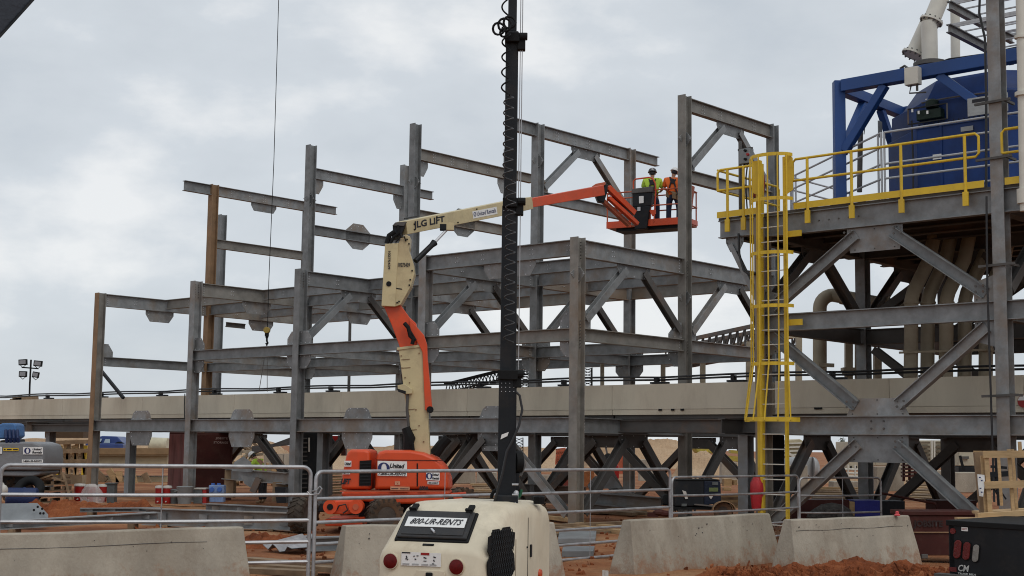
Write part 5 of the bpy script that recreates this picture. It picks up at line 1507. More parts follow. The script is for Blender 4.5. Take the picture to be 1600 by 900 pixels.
for (cx_, cz_, r_) in ((-0.10, 5.10, 0.045), (-0.055, 5.13, 0.05), (-0.02, 5.15, 0.045), (-0.06, 5.07, 0.03)):
    c = Vector((MX.x + cx_, 10.24, cz_))
    MB().tube([c + XX * r_ * math.cos(a) + ZX * r_ * math.sin(a) + YX * 0.01 * math.sin(a * 2) for a in [2 * math.pi * i / 14 for i in range(14)]], 0.009, n=6, closed=True).obj('cable_knot', BLACK, LT, smooth=True)
pc = [gy(806, 612, 10.3), gy(812, 618, 10.3), gy(816, 640, 10.3), gy(811, 665, 10.28), gy(800, 690, 10.26), gy(792, 705, 10.25), gy(785, 740, 10.25), gy(775, 775, 10.25), gy(772, 786, 10.3)]
MB().tube(pc, 0.009, n=8).obj('power_cable', CABLE, LT, smooth=True)
MB().lathe([(0.07, -0.03), (0.085, -0.025), (0.085, 0.025), (0.07, 0.03)], gy(808, 722, 10.42), Vector((1, 0.35, 0)), n=20).obj('winch_drum', BLACK, LT, smooth=True)
MB().tube([gy(806, 700, 10.42), gy(815, 712, 10.45), gy(818, 728, 10.42), gy(812, 744, 10.4)], 0.018, n=8).obj('winch_guard', STEELD, LT, smooth=True)
MB().box(gy(806, 752, 10.4), (0.05, 0.05, 0.12)).obj('winch_bracket', BLACKP, LT)
MB().tube([gy(806, 768, 10.35), gy(805, 790, 10.3)], 0.02).tube([gy(800, 757, 10.3), gy(810, 757, 10.3)], 0.008).tube([gy(800, 773, 10.3), gy(809, 773, 10.3)], 0.008).obj('winch_rod', GALV, LT)
MB().tube([gy(815, 765, 10.4), gy(812, 775, 10.4), gy(806, 780, 10.4)], 0.012).obj('green_hose', mat('green_hose', (0.02, 0.12, 0.06), 0.5), LT)

# ================================================================== concrete barriers
def barrier(label, p, q, zt=0.845, ends=0.1, z0=-0.05):
    "p, q: top near edge ends; jersey profile"
    p, q = Vector(p), Vector(q)
    p.z = q.z = 0
    d = (q - p).normalized()
    n_ = Vector((-d.y, d.x, 0))
    if n_.y < 0:
        n_ = -n_
    t = thing('concrete_barrier', label, 'barrier', (p + q) / 2, 'concrete barriers along the fence')
    hw = 0.09
    pr = [(-0.27, 0), (-0.24, 0.12), (-0.20, 0.32), (-hw - 0.03, zt * 0.78), (-hw, zt - 0.02), (-hw + 0.02, zt), (hw - 0.02, zt), (hw, zt - 0.02), (hw + 0.03, zt * 0.78), (0.20, 0.32), (0.24, 0.12), (0.27, 0)]
    def ring(o, dz):
        return [o + n_ * (x + hw) + ZX * (z if z > 0 else z0) + d * dz * (1 - z / zt) for x, z in pr]
    L = (q - p).length
    rings = [ring(p, -ends)]
    for k in range(1, 8):
        o = p + d * L * k / 8
        rings.append([o + n_ * (x + hw + 0.004 * math.sin(k * 3 + z * 5)) + ZX * ((z if z > 0 else z0) + (0.006 * math.sin(k * 2.1) if z > zt - .1 else 0)) for x, z in pr])
    rings.append(ring(q, ends))
    MB().loft(rings).obj('barrier_block', CONC, t, bevel=0.012)
    if 'lower left' in label or 'pink' in label:
        zz = zt * 0.78
        pts = [p + d * L * s_ - n_ * (0.03 + 0.004) + ZX * (zz + 0.008 * math.sin(s_ * 17)) for s_ in [0.02 + 0.9 * k / 14 for k in range(15)]]
        MB().tube(pts, 0.004, n=4).obj('seam', STEELD, t)
    ph = MB()
    random.seed(len(label))
    for k in range(18):
        s_, z_ = random.uniform(0.03, 0.97), random.uniform(0.33, 0.76)
        pr_ = random.choice((0.004, 0.005, 0.007, 0.012))
        ph.lathe([(pr_, -0.01), (pr_ * 0.8, 0.005)], p + d * L * s_ - n_ * (0.13 - z_ * 0.13) + ZX * z_, -n_, n=7)
    ph.obj('pit', STEELD, t, kind='stuff')
    return t
bar1 = barrier('long pale concrete barrier at the lower left corner in front of the fence', (-9.2, 15.3, 0), (-3.68, 19.8, 0), ends=0.06)
barrier('concrete barrier partly hidden behind the cream light tower trailer', (-2.33, 20.4, 0), (0.70, 22.0, 0), ends=0.12)
barrier('wide concrete barrier between the red clay gap and the foot of the ladder', (1.96, 22.9, 0), (4.76, 26.0, 0), ends=0.12)
barrier('shorter concrete barrier with a pink marker on top, just right of the ladder foot', (4.70, 23.7, 0), (7.28, 25.9, 0), ends=0.12)
oneobj('marker_cap', 'small pink plastic marker on the right end of the right barrier', 'marker', MB().lathe([(0.05, 0), (0.055, 0.02), (0.03, 0.04), (0.035, 0.07), (0.01, 0.085)], gy(1402, 806, 25.6) + ZX * 0.0, n=12), mat('pink_plastic', (0.6, 0.08, 0.09), 0.5), smooth=True)

# ================================================================== tube fence panels
def fence(label, p, q, zt, heights, posts=(), tail=0.0, r=0.024):
    p, q = Vector(p), Vector(q)
    p.z = q.z = 0
    t = thing('fence_panel', label, 'fence', (p + q) / 2, 'galvanised tube fence panels')
    d = (q - p).normalized()
    R = 0.12
    zb = heights[-1] - 0.1
    pts = [p + ZX * (-0.02), p + ZX * (zt - R)]
    for k in range(1, 6):
        a = math.pi / 2 * k / 5
        pts.append(p + d * R * (1 - math.cos(a)) + ZX * (zt - R + R * math.sin(a)))
    for k in range(0, 5):
        a = math.pi / 2 * k / 5
        pts.append(q - d * R * (1 - math.sin(a)) + ZX * (zt - R + R * math.cos(a)))
    pts += [q + ZX * (zt - R), q + ZX * (-0.02)]
    MB().tube(pts, r, n=10).obj('frame_tube', GALV, t, smooth=True)
    for hz in heights:
        sag = [p + d * (q - p).length * s + ZX * (hz - 0.012 * math.sin(math.pi * s)) for s in (0, .25, .5, .75, 1)]
        MB().tube(sag, r * 0.92, n=8).obj('rail', GALV, t, smooth=True)
    for s in posts:
        b = p + (q - p) * s
        MB().bar(b + ZX * (zt - 0.01), b + ZX * heights[-1], 0.03, 0.012).obj('stay', GALV, t)
    return t
hts = (1.25, 0.88, 0.57, 0.27)
pA, pB = gy(-2, 726, 19.2), gy(488, 731, 20.6)
fence('tube fence panel running from the left edge to the clamped joint', (gy(2, 726, 19.2).x, 19.2, 0), (gy(486, 730, 20.6).x, 20.6, 0), 1.665, (1.27, 0.905, 0.60, 0.315, 0.06), posts=(0.505,), r=0.029)
fence('tube fence panel in front of the orange boom lift and behind the light tower', (gy(494, 730, 20.6).x, 20.6, 0), (gy(1047, 738, 27.6).x, 27.6, 0), 1.60, (1.21, 0.87, 0.56, 0.30, 0.04), posts=(0.30, 0.72), r=0.028)
fence('tube fence panel in front of the black welder trailer and ladder', (gy(1050, 740, 27.8).x, 27.8, 0), (gy(1247, 749, 31.5).x, 31.5, 0), 1.44, (1.08, 0.74, 0.44, 0.16), posts=())
fence('leaning end panel of the tube fence right of the ladder', (gy(1249, 749, 31.5).x, 31.5, 0), (gy(1376, 748, 32.6).x, 32.6, 0), 1.39, (1.0, 0.62, 0.28), posts=(0.52,))
oneobj('fence_panel', 'tube fence panel just entering the left edge of the picture', 'fence', MB().tube([gy(-60, 726, 19.0), gy(-8, 727, 19.1), gy(-3, 733, 19.1), gy(-2, 770, 19.1), gy(-2, 890, 19.1)], 0.021), GALV, smooth=True)
oneobj('joint_clamp', 'loop of wire clamping two fence panels together left of the boom lift', 'clamp', MB().tube([gy(480, 768, 20.5), gy(484, 773, 20.5), gy(498, 772, 20.5), gy(503, 764, 20.5), gy(500, 760, 20.55), gy(494, 766, 20.5), gy(480, 770, 20.7)], 0.012, n=6), GALV, smooth=True)

# ================================================================== truck bed and crate, lower right
TK = thing('truck_bed', 'black flatbed truck tail with oval red lamps at the lower right corner', 'truck', gy(1540, 890, 13.2))
YT = 13.0
tl = gy(1482, 816, YT)
tr = gy(1640, 829, 12.2)
tl.z = tr.z = (tl.z + tr.z) / 2 - 0.0
tl = gy(1482, 816, YT); tr = gy(1660, 827, 12.3)
ed_ = tr - tl
eu = ed_.normalized()
en = ed_.cross(ZX).normalized()
if en.y > 0:
    en = -en
def TKp(x, z, o=0.0):
    "x metres along the tail from its left end, z below the top edge"
    return tl + eu * x - ZX * z + en * o
MB().prism([TKp(0, 0), TKp(ed_.length, 0), TKp(ed_.length, 0.46), TKp(0, 0.46)], -en * 0.08).obj('tail_panel', BLACKP, TK, bevel=0.008)
MB().prism([TKp(-0.02, -0.02, 0.015), TKp(ed_.length, -0.02, 0.015), TKp(ed_.length, 0.03, 0.015), TKp(-0.02, 0.03, 0.015)], -en * 2.2).obj('deck', BLACK, TK, bevel=0.006)
MB().prism([TKp(0, 0), TKp(0, 0.46), TKp(0, 0.46) - en * 2.0, TKp(0, 0) - en * 2.0], eu * 0.05).obj('side_panel', BLACKP, TK)
LENSW = mat('clear_lens', (0.24, 0.23, 0.21), 0.3, var=0.2, scale=40)
LENSR = mat('dark_red_lens', (0.13, 0.008, 0.007), 0.4, var=0.25, scale=20)
def oval(cx_, cz_, w_, h_, m_, nm):
    pts = []
    sh = 0.13
    for k in range(24):
        a = 2 * math.pi * k / 24
        x = math.cos(a) * w_ / 2
        z = math.sin(a) * w_ / 2 + (h_ / 2 - w_ / 2) * (1 if math.sin(a) > 0 else -1)
        pts.append((x, z))
    MB().prism([TKp(cx_ + x * 1.25 + z * sh, cz_ - z * 1.09, 0.002) for x, z in pts], en * 0.006).obj('lamp_bezel', BLACK, TK)
    MB().prism([TKp(cx_ + x + z * sh, cz_ - z, 0.008) for x, z in pts], en * 0.012).obj(nm, m_, TK, bevel=0.004)
pxm = YT / FPX
oval((1496.5 - 1482) * pxm, (857 - 817) * pxm, 0.068, 0.165, LENSR, 'tail_lamp')
oval((1511 - 1482) * pxm, (858.5 - 817) * pxm, 0.066, 0.16, LENSR, 'tail_lamp')
oval((1525.5 - 1482) * pxm, (861 - 817) * pxm, 0.056, 0.155, LENSW, 'reverse_lamp')
MB().lathe([(0.028, 0), (0.026, 0.01)], TKp((1489 - 1482) * pxm, (830 - 817) * pxm, 0), en, n=14).obj('marker_lamp', LENSR, TK)
MB().prism([TKp(0.0, 0.40, 0.003), TKp(0.07, 0.40, 0.003), TKp(0.07, 0.44, 0.003), TKp(0.0, 0.44, 0.003)], en * 0.006).obj('reflector', LENSR, TK)
pl_ = MB().prism([TKp(0.125, 0.035, 0.002), TKp(0.185, 0.035, 0.002), TKp(0.185, 0.07, 0.002), TKp(0.125, 0.07, 0.002)], en * 0.003).obj('label_plate', WHITE, TK)
text('38077', TKp(0.132, 0.06, 0.006), eu, ZX, 0.045, 0.016, REDT, pl_, lift=0.001)
WH2 = mat('white_lettering', (0.5, 0.5, 0.48), 0.5, var=0.05)
text('CM', TKp((1496.5 - 1482) * pxm, (889.5 - 816.5) * pxm, 0.003), eu, ZX, 18 * pxm, 10 * pxm, WH2, TK, bold=0.02, shear=0.25)
text('TRUCK BEDS', TKp((1496 - 1482) * pxm, (893.8 - 816.2) * pxm, 0.003), eu, ZX, 29 * pxm, 2.6 * pxm, WH2, TK, bold=0.03)
MB().box(TKp(0.45, 0.475, 0.05), (1.1, 0.12, 0.03), (eu, en, ZX)).obj('bumper', STEELD, TK)
wheel(TK, TKp(0.25, 0.85) - en * 0.9, eu, 0.4, 0.26, RIM, 14)
# crate frame of raw timber on the truck bed
CRT = thing('timber_crate', 'open frame crate of raw pine boards standing on the black truck bed', 'crate', gy(1560, 808, 14))
YC = 14.1
def board(a, b, w, th=0.022, Y=YC, Y2=None, m=WOOD):
    p, q = gy(*a, Y), gy(*b, Y2 or Y)
    return MB().bar(p, q, th, w / FPX * Y, up=ZX if abs((q - p).normalized().z) < 0.7 else XX).obj('board', m, CRT)
def vboard(a, b, w, Y=YC, d=0.022, m=WOOD):
    p, q = gy(*a, Y), gy(*b, Y)
    dd, s, t = basis(q - p, YX)
    return MB().box((p + q) / 2, ((q - p).length, w / FPX * Y, d), (dd, s, t)).obj('board', m, CRT)
vboard((1528, 706), (1538, 805), 13, YC + 0.1, 0.05, WOODD)
vboard((1534, 712), (1541, 803), 5, YC)
vboard((1541, 714), (1547, 802), 7, YC - 0.03)
vboard((1576, 702), (1583, 800), 5, YC)
vboard((1582, 702), (1589, 800), 4, YC + 0.25)
vboard((1593, 690), (1594, 704), 5, YC)
vboard((1560, 712), (1565, 790), 4, YC + 0.5)
board((1521, 706), (1640, 707), 3.5, Y=YC + 0.1)
board((1536, 710), (1640, 709), 11, Y=YC - 0.05)
board((1538, 758), (1640, 755), 11, Y=YC - 0.05)
board((1526, 806), (1640, 799), 8, 0.1, Y=YC - 0.1)
board((1494, 810), (1640, 812), 3.5, 0.1, Y=YC - 0.2)
board((1497, 813), (1640, 809), 2.5, 0.09, Y=YC - 0.3, m=WOODD)
board((1526, 801), (1640, 795), 4, 0.3, Y=YC + 0.3)
pg = MB().prism([gy(1527, 741, YC - 0.02), gy(1538, 742, YC - 0.04), gy(1539, 752, YC - 0.05), gy(1536, 776, YC - 0.05), gy(1530, 775, YC - 0.02), gy(1528, 757, YC - 0.02)], -YX * 0.003).obj('paper_sheet', WHITE, CRT)
for k, (x, y) in enumerate(((1531, 746), (1534, 751), (1532, 763), (1534, 769))):
    MB().box(gy(x, y, YC - 0.07), (0.018, 0.002, 0.012)).obj('paper_mark', INKB, pg)
oneobj('tripod_stand', 'thin dark metal stand with cross bars seen through the timber crate', 'stand', MB().tube([gy(1556, 712, 16), gy(1558, 748, 16), gy(1561, 790, 16)], 0.02).tube([gy(1551, 760, 16), gy(1562, 778, 16)], 0.012).bar(gy(1545, 742, 16), gy(1575, 740, 16), 0.05, 0.06).bar(gy(1548, 729, 16), gy(1573, 731, 16), 0.02, 0.03).tube([gy(1545, 765, 16), gy(1560, 762, 16), gy(1572, 780, 16)], 0.01), BLACKP)
# jobsite tool chest
TC = thing('tool_chest', 'dark red jobsite tool chest between the right barrier and the truck bed', 'tool chest', gz(1450, 876))
YJB = 26.3
def boxpx(root, x0, y0, x1, y1, Y, dep, name, m, bevel=0.01):
    return MB().prism([gy(x0, y0, Y), gy(x1, y0, Y), gy(x1, y1, Y), gy(x0, y1, Y)], YX * dep).obj(name, m, root, bevel=bevel)
boxpx(TC, 1412, 806, 1530, 868, YJB, 0.8, 'chest_body', MAROON)
boxpx(TC, 1410, 799, 1532, 805.5, YJB - 0.03, 0.86, 'lid', MAROON)
boxpx(TC, 1418, 831, 1530, 833, YJB - 0.03, 0.04, 'trim', STEELR)
text('JOBSITE', gy(1427, 826, YJB - 0.02), XX, ZX, 46 / FPX * YJB, 13 / FPX * YJB, mat('near_black_stencil', (0.02, 0.008, 0.007), 0.6), TC, bold=0.04)
for x in (1440, 1500):
    boxpx(TC, x, 866, x + 10, 873, YJB - 0.02, 0.8, 'skid', STEELD)
oneobj('steel_tube', 'pale steel tube lying on the dirt beside the dark red tool chest', 'tube', MB().tube([gz(1452, 862) + ZX * 0.06, gz(1500, 864) + ZX * 0.05], 0.06), GALV)
# ================================================================== yard clutter near the frame
def crate_box(name, label, cat, x0, y0, x1, y1, Y, dep, m, group=None, extra=None, rot=None):
    t = thing(name, label, cat, gy((x0 + x1) / 2, y1, Y), group)
    boxpx(t, x0, y0, x1, y1, Y, dep, 'body', m, 0.01)
    if extra:
        extra(t)
    return t
WHP = mat('white_plastic', (0.5, 0.48, 0.44), 0.5, var=0.08)
GREYP = mat('grey_plastic', (0.09, 0.1, 0.1), 0.6, var=0.15)
def cooler(label, x, y0, y1, w, Y, m=REDT, lid=WHP, group='drink coolers and buckets by the frame'):
    b = gy(x, y1, Y)
    h_ = (y1 - y0) / FPX * Y
    r_ = w / FPX * Y / 2
    t = thing('drink_cooler', label, 'cooler', b, group)
    MB().lathe([(r_ * 0.85, 0), (r_ * 0.95, h_ * 0.05), (r_, h_ * 0.45), (r_ * 0.97, h_ * 0.5), (r_, h_ * 0.55), (r_ * 1.02, h_ * 0.85)], b, n=18).obj('body', m, t, smooth=True)
    MB().lathe([(r_ * 1.06, 0), (r_ * 1.06, h_ * 0.07), (r_ * 0.9, h_ * 0.13), (0.02, h_ * 0.15)], b + ZX * h_ * 0.85, n=18).obj('lid', lid, t, smooth=True)
    MB().lathe([(0.025, 0), (0.02, 0.07)], b + ZX * h_ * 0.12 - YX * r_, -YX, n=8).obj('tap', WHP, t)
    return t
Yc = 45
cooler('red cooler with white lid, left of the bagged one by the rust column foot', 124, 756, 783, 17, Yc)
cooler('red cooler wrapped in a clear plastic bag in the middle of three', 141, 757, 784, 17, Yc)
cooler('red cooler with white lid between the bagged one and the grey bin', 159, 757, 784, 14, Yc)
cooler('red cooler on the steel beams left of the fence stay', 248, 759, 787, 12, Yc)
cooler('red cooler on the steel beams just right of the fence stay', 261, 759, 787, 13, Yc)
PLAST = bpy.data.materials.new('clear_plastic')
PLAST.use_nodes = True
pb2 = PLAST.node_tree.nodes['Principled BSDF']
pb2.inputs['Base Color'].default_value = (0.7, 0.65, 0.63, 1)
pb2.inputs['Alpha'].default_value = 0.35
pb2.inputs['Roughness'].default_value = 0.25
bagm = MB()
cb = gy(143, 786, Yc - 0.3)
rings = []
for z, r_ in ((0, 0.34), (0.2, 0.36), (0.4, 0.27), (0.52, 0.2), (0.6, 0.08)):
    rings.append([cb + Vector((r_ * math.cos(a) * (1 + 0.2 * math.sin(5 * a + z * 9)), r_ * 0.5 * math.sin(a) * (1 + 0.15 * math.cos(7 * a)), z)) for a in [2 * math.pi * k / 22 for k in range(22)]])
bagm.loft(rings)
oneobj('plastic_bag', 'crumpled clear plastic bag draped over the middle red cooler', 'bag', bagm, PLAST, smooth=True)
oneobj('bin', 'grey rectangular bin standing right of the three red coolers', 'bin', MB().prism([gy(165, 756, Yc), gy(179, 756, Yc), gy(178, 786, Yc), gy(167, 786, Yc)], YX * 0.35).box(gy(172, 755.5, Yc) + YX * 0.17, (0.33, 0.42, 0.04)), GREYP, bevel=0.01)
oneobj('bucket', 'dark grey bucket right of the two red coolers', 'bucket', MB().lathe([(0.13, 0), (0.16, 0.42), (0.17, 0.44), (0.15, 0.45)], gy(273, 787, Yc), n=16), GREYP, smooth=True)
oneobj('bucket', 'wide grey bucket at the foot of the grey column, its lid askew', 'bucket', MB().lathe([(0.2, 0), (0.26, 0.5), (0.27, 0.52), (0.22, 0.54)], gy(288, 787, Yc - 0.4), n=16).box(gy(284, 765, Yc - 0.4), (0.4, 0.3, 0.03), (Vector((1, 0, 0.25)), YX, Vector((-0.25, 0, 1)))), mat('pale_grey_plastic', (0.2, 0.21, 0.21), 0.6), smooth=True)
TB = thing('tool_box', 'grey and red box with a lighter lid left of the blue bucket', 'box', gy(313, 787, Yc))
boxpx(TB, 302, 765, 316, 787, Yc - 0.2, 0.4, 'body', GREYP)
boxpx(TB, 316.3, 765, 322, 787, Yc - 0.2, 0.4, 'end_panel', REDT)
boxpx(TB, 303, 762.5, 322, 764.8, Yc - 0.22, 0.42, 'lid', WHP)
BB = thing('blue_jug', 'blue and white water jug box at the foot of the maroon cabinet', 'jug', gy(338, 785, Yc))
BLUEP = mat('blue_plastic', (0.05, 0.13, 0.42), 0.45)
boxpx(BB, 326, 758, 350, 771, Yc - 0.1, 0.35, 'body', mat('pale_blue_print', (0.16, 0.24, 0.42), 0.5, var=0.2, scale=8), 0.03)
boxpx(BB, 327, 771.2, 349, 785, Yc - 0.1, 0.35, 'base', mat('pale_blue_print', (0.3, 0.42, 0.62), 0.5), 0.02)
for x in (331, 343):
    MB().lathe([(0.08, 0), (0.07, 0.03)], gy(x, 765, Yc - 0.11), -YX, n=14).obj('blue_spot', BLUEP, BB)
MB().lathe([(0.06, 0), (0.06, 0.05)], gy(333, 757.5, Yc + 0.05), n=10).lathe([(0.06, 0), (0.06, 0.05)], gy(342, 757.5, Yc + 0.05), n=10).obj('cap', BLUEP, BB)
# maroon cabinet
CBN = thing('steel_cabinet', 'tall maroon steel tool cabinet with a paler side door behind the second column', 'cabinet', gy(300, 783, 50))
Cc = gy(302, 783, 49.5)
Cc.z = 0
hC = 2.35
dl, drr = (-XX * 0.86 + YX * 0.5).normalized(), (XX * 0.95 + YX * 0.3).normalized()
MB().prism([Cc, Cc + dl * 1.25, Cc + dl * 1.25 + drr * 1.3, Cc + drr * 1.3], ZX * hC).obj('cabinet_body', MAROON, CBN, bevel=0.02)
MAR2 = mat('paler_maroon_paint', (0.15, 0.055, 0.05), 0.7, 0, 0.3, 2, bump=0.003, dirt=0.3, stretch=(3, 3, 0.4))  # side door and ribs: paler maroon than the body, with dirt flecks
MB().prism([Cc + dl * 0.05 - drr * 0.012 + ZX * 0.1, Cc + dl * 1.2 - drr * 0.012 + ZX * 0.1, Cc + dl * 1.2 - drr * 0.012 + ZX * 2.28, Cc + dl * 0.05 - drr * 0.012 + ZX * 2.28], -drr * 0.02).obj('side_door', MAR2, CBN, bevel=0.01)
nf = Vector((drr.y, -drr.x, 0))
MB().prism([Cc + drr * 0.06 + nf * 0.003 + ZX * 0.1, Cc + drr * 1.22 + nf * 0.003 + ZX * 0.1, Cc + drr * 1.22 + nf * 0.003 + ZX * 2.28, Cc + drr * 0.06 + nf * 0.003 + ZX * 2.28], nf * 0.02).obj('front_door', MAROON, CBN, bevel=0.01)
text('JOBSITE', Cc + drr * 0.68 + nf * 0.025 + ZX * 2.1, drr, ZX, 0.42, 0.09, mat('faded_lettering', (0.3, 0.22, 0.2), 0.7), CBN, bold=0.03)
text('STORAGE', Cc + drr * 0.62 + nf * 0.025 + ZX * 1.97, drr, ZX, 0.5, 0.08, mat('faded_lettering', (0.3, 0.22, 0.2), 0.7), CBN, bold=0.03)
for s in (0.25, 0.6, 0.95):
    MB().bar(Cc + dl * s - drr * 0.035 + ZX * 0.5, Cc + dl * s - drr * 0.035 + ZX * 2.2, 0.02, 0.02).obj('rib', MAR2, CBN)
# pallets
PA = thing('pallet_stack', 'stack of weathered pallets and boards beneath the left duct support', 'pallets', gy(88, 788, 44))
random.seed(3)
for k in range(5):
    y = 785 - k * 9
    p, q = gy(64 + k * 2, y, 44), gy(108 - k, y - 2, 44)
    MB().bar(p, q, 0.7, 0.04).obj('board', WOODD, PA)
    for s in (0.05, 0.5, 0.95):
        c = p + (q - p) * s + ZX * 0.07
        MB().box(c, (0.09, 0.7, 0.09)).obj('block', WOODD, PA)
MB().bar(gy(58, 750, 43.6), gy(82, 742, 43.6), 0.2, 0.05).bar(gy(76, 745, 43.7), gy(103, 752, 43.7), 0.2, 0.05).bar(gy(98, 738, 43.7), gy(112, 786, 43.7), 0.15, 0.04).obj('loose_board', WOODD, PA)
oneobj('blue_barrel', 'dark blue plastic barrel lying left of the pallet stack', 'barrel', MB().lathe([(0.24, 0), (0.3, 0.05), (0.3, 0.45), (0.32, 0.5), (0.3, 0.55), (0.3, 0.85), (0.24, 0.9)], gy(10, 775, 42) - ZX * 0.05, XX * 1 + YX * 0.2, n=18), mat('navy_plastic', (0.01, 0.025, 0.09), 0.45), smooth=True)
oneobj('tyre_pile', 'dark worn tyre lying beside the pallet stack', 'tyre', MB().tube([gy(45, 766, 42.5) + Vector((0.33 * math.cos(a), 0.2 * math.sin(a), 0.36 * math.sin(a) * 0.8)) for a in [2 * math.pi * k / 20 for k in range(20)]], 0.14, n=10, closed=True), BLACK, smooth=True)
oneobj('white_sack', 'crumpled white sack at the left edge under the grey lift', 'sack', MB().ball(gy(4, 766, 41), (0.16, 0.14, 0.17), 14, 8).ball(gy(1, 760, 41.1), (0.12, 0.1, 0.14), 12, 7), WHP, smooth=True)
# second boom lift at the left edge
B2_ = thing('boom_lift', 'grey boom lift with a blue boom knuckle cut off by the left edge', 'boom lift', gy(30, 790, 44))
GREYH = mat('grey_hood_paint', (0.20, 0.205, 0.215), 0.5, 0, 0.1, 1.5, dirt=0.15)
Y2_ = 43.0
hood('engine_hood', GREYH, [(-60, 735), (-60, 692), (30, 690), (50, 690), (64, 694), (68, 702), (69, 726), (66, 736)], Y2_, 2.0, 0.05, B2_)
hood('hood_skirt', GREYH, [(-60, 736), (66, 736), (64, 742), (50, 745), (0, 744), (-60, 744)], Y2_ + 0.1, 1.8, 0.03, B2_)
hood('blue_knuckle', mat('sky_blue_paint', (0.06, 0.16, 0.36), 0.5, dirt=0.15), [(-14, 686), (-12, 668), (3, 661), (22, 661), (25, 664), (26, 682), (20, 686)], Y2_ + 0.2, 0.8, 0.03, B2_)
for x in (9, 15, 21, 27):
    MB().tube([gy(x, 672, Y2_ + 0.1), gy(x + 1, 684, Y2_ + 0.0), gy(x + 3, 696, Y2_ + 0.1)], 0.055, n=8).obj('hose', mat('navy_plastic', (0.01, 0.025, 0.09), 0.45), B2_, smooth=True)
pp([(0, 688), (30, 686), (33, 697), (0, 697)], Y2_ + 0.05, 0.5, 'knuckle_base', BLACKP, B2_)
sticker([(36, 698.5), (67, 698.5), (67, 710), (36, 710)], Y2_ - 0.03, [('United', 0.48, 0.55, 0.46, 0.32, 0.2), ('Rentals', 0.46, 0.12, 0.5, 0.32, 0.2)], root=B2_, logo=(0.22, 0.5, 0.42))
sticker([(34, 718), (67, 718), (67, 723), (34, 723)], Y2_ - 0.03, [('1-800-UR-RENTS', 0.05, 0.2, 0.9, 0.6, 0.2)], root=B2_)
sticker([(5, 700), (29, 700), (29, 704.5), (5, 704.5)], Y2_ - 0.03, [('- --- ---', 0.05, 0.3, 0.9, 0.4, 0)], root=B2_, base=YELLOW)
sticker([(-6, 698), (3, 698), (3, 709), (-6, 709)], Y2_ - 0.03, [('U', 0.3, 0.2, 0.4, 0.6, 0)], root=B2_)
pp([(-60, 742), (60, 742), (55, 756), (-60, 756)], Y2_ + 0.6, 1.6, 'chassis_frame', BLACKP, B2_)
wheel(B2_, gy(28, 768, Y2_ + 0.8), (-0.3, 1, 0), 0.46, 0.34, RIM, 14)
# girders lying on the ground
def girder(label, p, q, d, bf=0.3, up=ZX, m=STEEL, gus=None):
    t = thing('steel_girder', label, 'girder', (Vector(p) + Vector(q)) / 2, 'steel members laid out on the ground')
    MB().isec(p, q, d, bf, up=up).obj('girder', m, t)
    dd = (Vector(q) - Vector(p))
    for s in (0.12, 0.4, 0.7, 0.93):
        MB().box(Vector(p) + dd * s - Vector((0, bf * 0.28, 0)), (0.2, 0.014, d * 0.5)).obj('end_plate', m, t)
    for s in (0.15, 0.85):
        c = Vector(p) + dd * s
        MB().box(Vector((c.x, c.y, (c.z - d / 2) / 2)), (0.12, 0.5, max(0.05, c.z - d / 2))).obj('timber_block', WOODD, t)
    return t
girder('long grey girder on timber blocks ending at the left tyre of the orange lift', gy(228, 807, 34.6), gy(462, 815, 32.8), 0.40, m=STEEL)
girder('second grey girder lying behind the long one at the left', gy(322, 793, 38), gy(466, 800, 36), 0.22, m=STEEL)
girder('thin dark grey beam lying left of the fence stay near the left barrier', gy(-20, 822, 30), gy(245, 806, 33), 0.18, bf=0.3, m=STEEL)
girder('slim beam lying on the dirt bank behind the left barrier', gy(125, 797, 36), gy(250, 796, 36.5), 0.1, m=STEEL)
oneobj('steel_plate', 'large light grey steel plate with bolt holes lying behind the left barrier', 'plate', MB().prism([gy(-20, 787, 33.5), gy(58, 786, 33.5), gy(75, 804, 33.2), gy(75, 814, 33), gy(-20, 816, 33)], YX * 0.02 - ZX * 0.0), STEELL)
hb_ = MB()
for x, y in ((53, 797), (59, 792), (66, 795), (63, 802), (68, 802)):
    hb_.lathe([(0.03, 0), (0.03, 0.004)], gy(x, y, 33.15), -YX, n=8)
hp_ = hb_.obj('bolt_hole', BLACK, bpy.data.objects['steel_plate'], kind='stuff')
BG = thing('steel_girder', 'raised grey girder with a hanging gusset in front of the stooping worker', 'girder', gy(400, 760, 46), 'steel members laid out on the ground')
MB().isec(gy(352, 740, 47), gy(452, 748, 44.5), 0.36, 0.3).obj('girder', STEEL, BG)
pp([(366, 722), (380, 713), (392, 722), (396, 738), (362, 736)], 45.7, 0.03, 'gusset_plate', STEEL, BG, 0)
pp([(375, 742), (405, 748), (402, 762), (395, 764), (382, 756)], 45.6, 0.03, 'gusset_plate', STEEL, BG, 0)
MB().isec(gy(405, 747, 45.4), gy(395, 769, 45.4), 0.25, 0.2, up=YX).obj('stub', STEELD, BG)
MB().box(gy(360, 756, 47), (0.3, 0.5, 0.9)).obj('timber_block', WOODD, BG)
MB().box(gy(440, 768, 45), (0.5, 0.5, 0.6)).obj('timber_block', WOODD, BG)
oneobj('dark_box', 'dark open topped steel box right of the raised girder', 'box', MB().prism([gy(429, 761, 44), gy(445, 762, 44), gy(447, 786, 44), gy(432, 786, 44)], YX * 0.6), BLACKP)
GG = thing('steel_girder', 'deep grey tapered girder with tall gusset lying between corner column and welder', 'girder', gy(980, 798, 40), 'steel members laid out on the ground')
pp([(911, 770), (970, 768), (1034, 779), (1034, 796), (960, 793), (925, 797), (908, 783)], 39.5, 0.03, 'web_plate', STEEL, GG, 0)
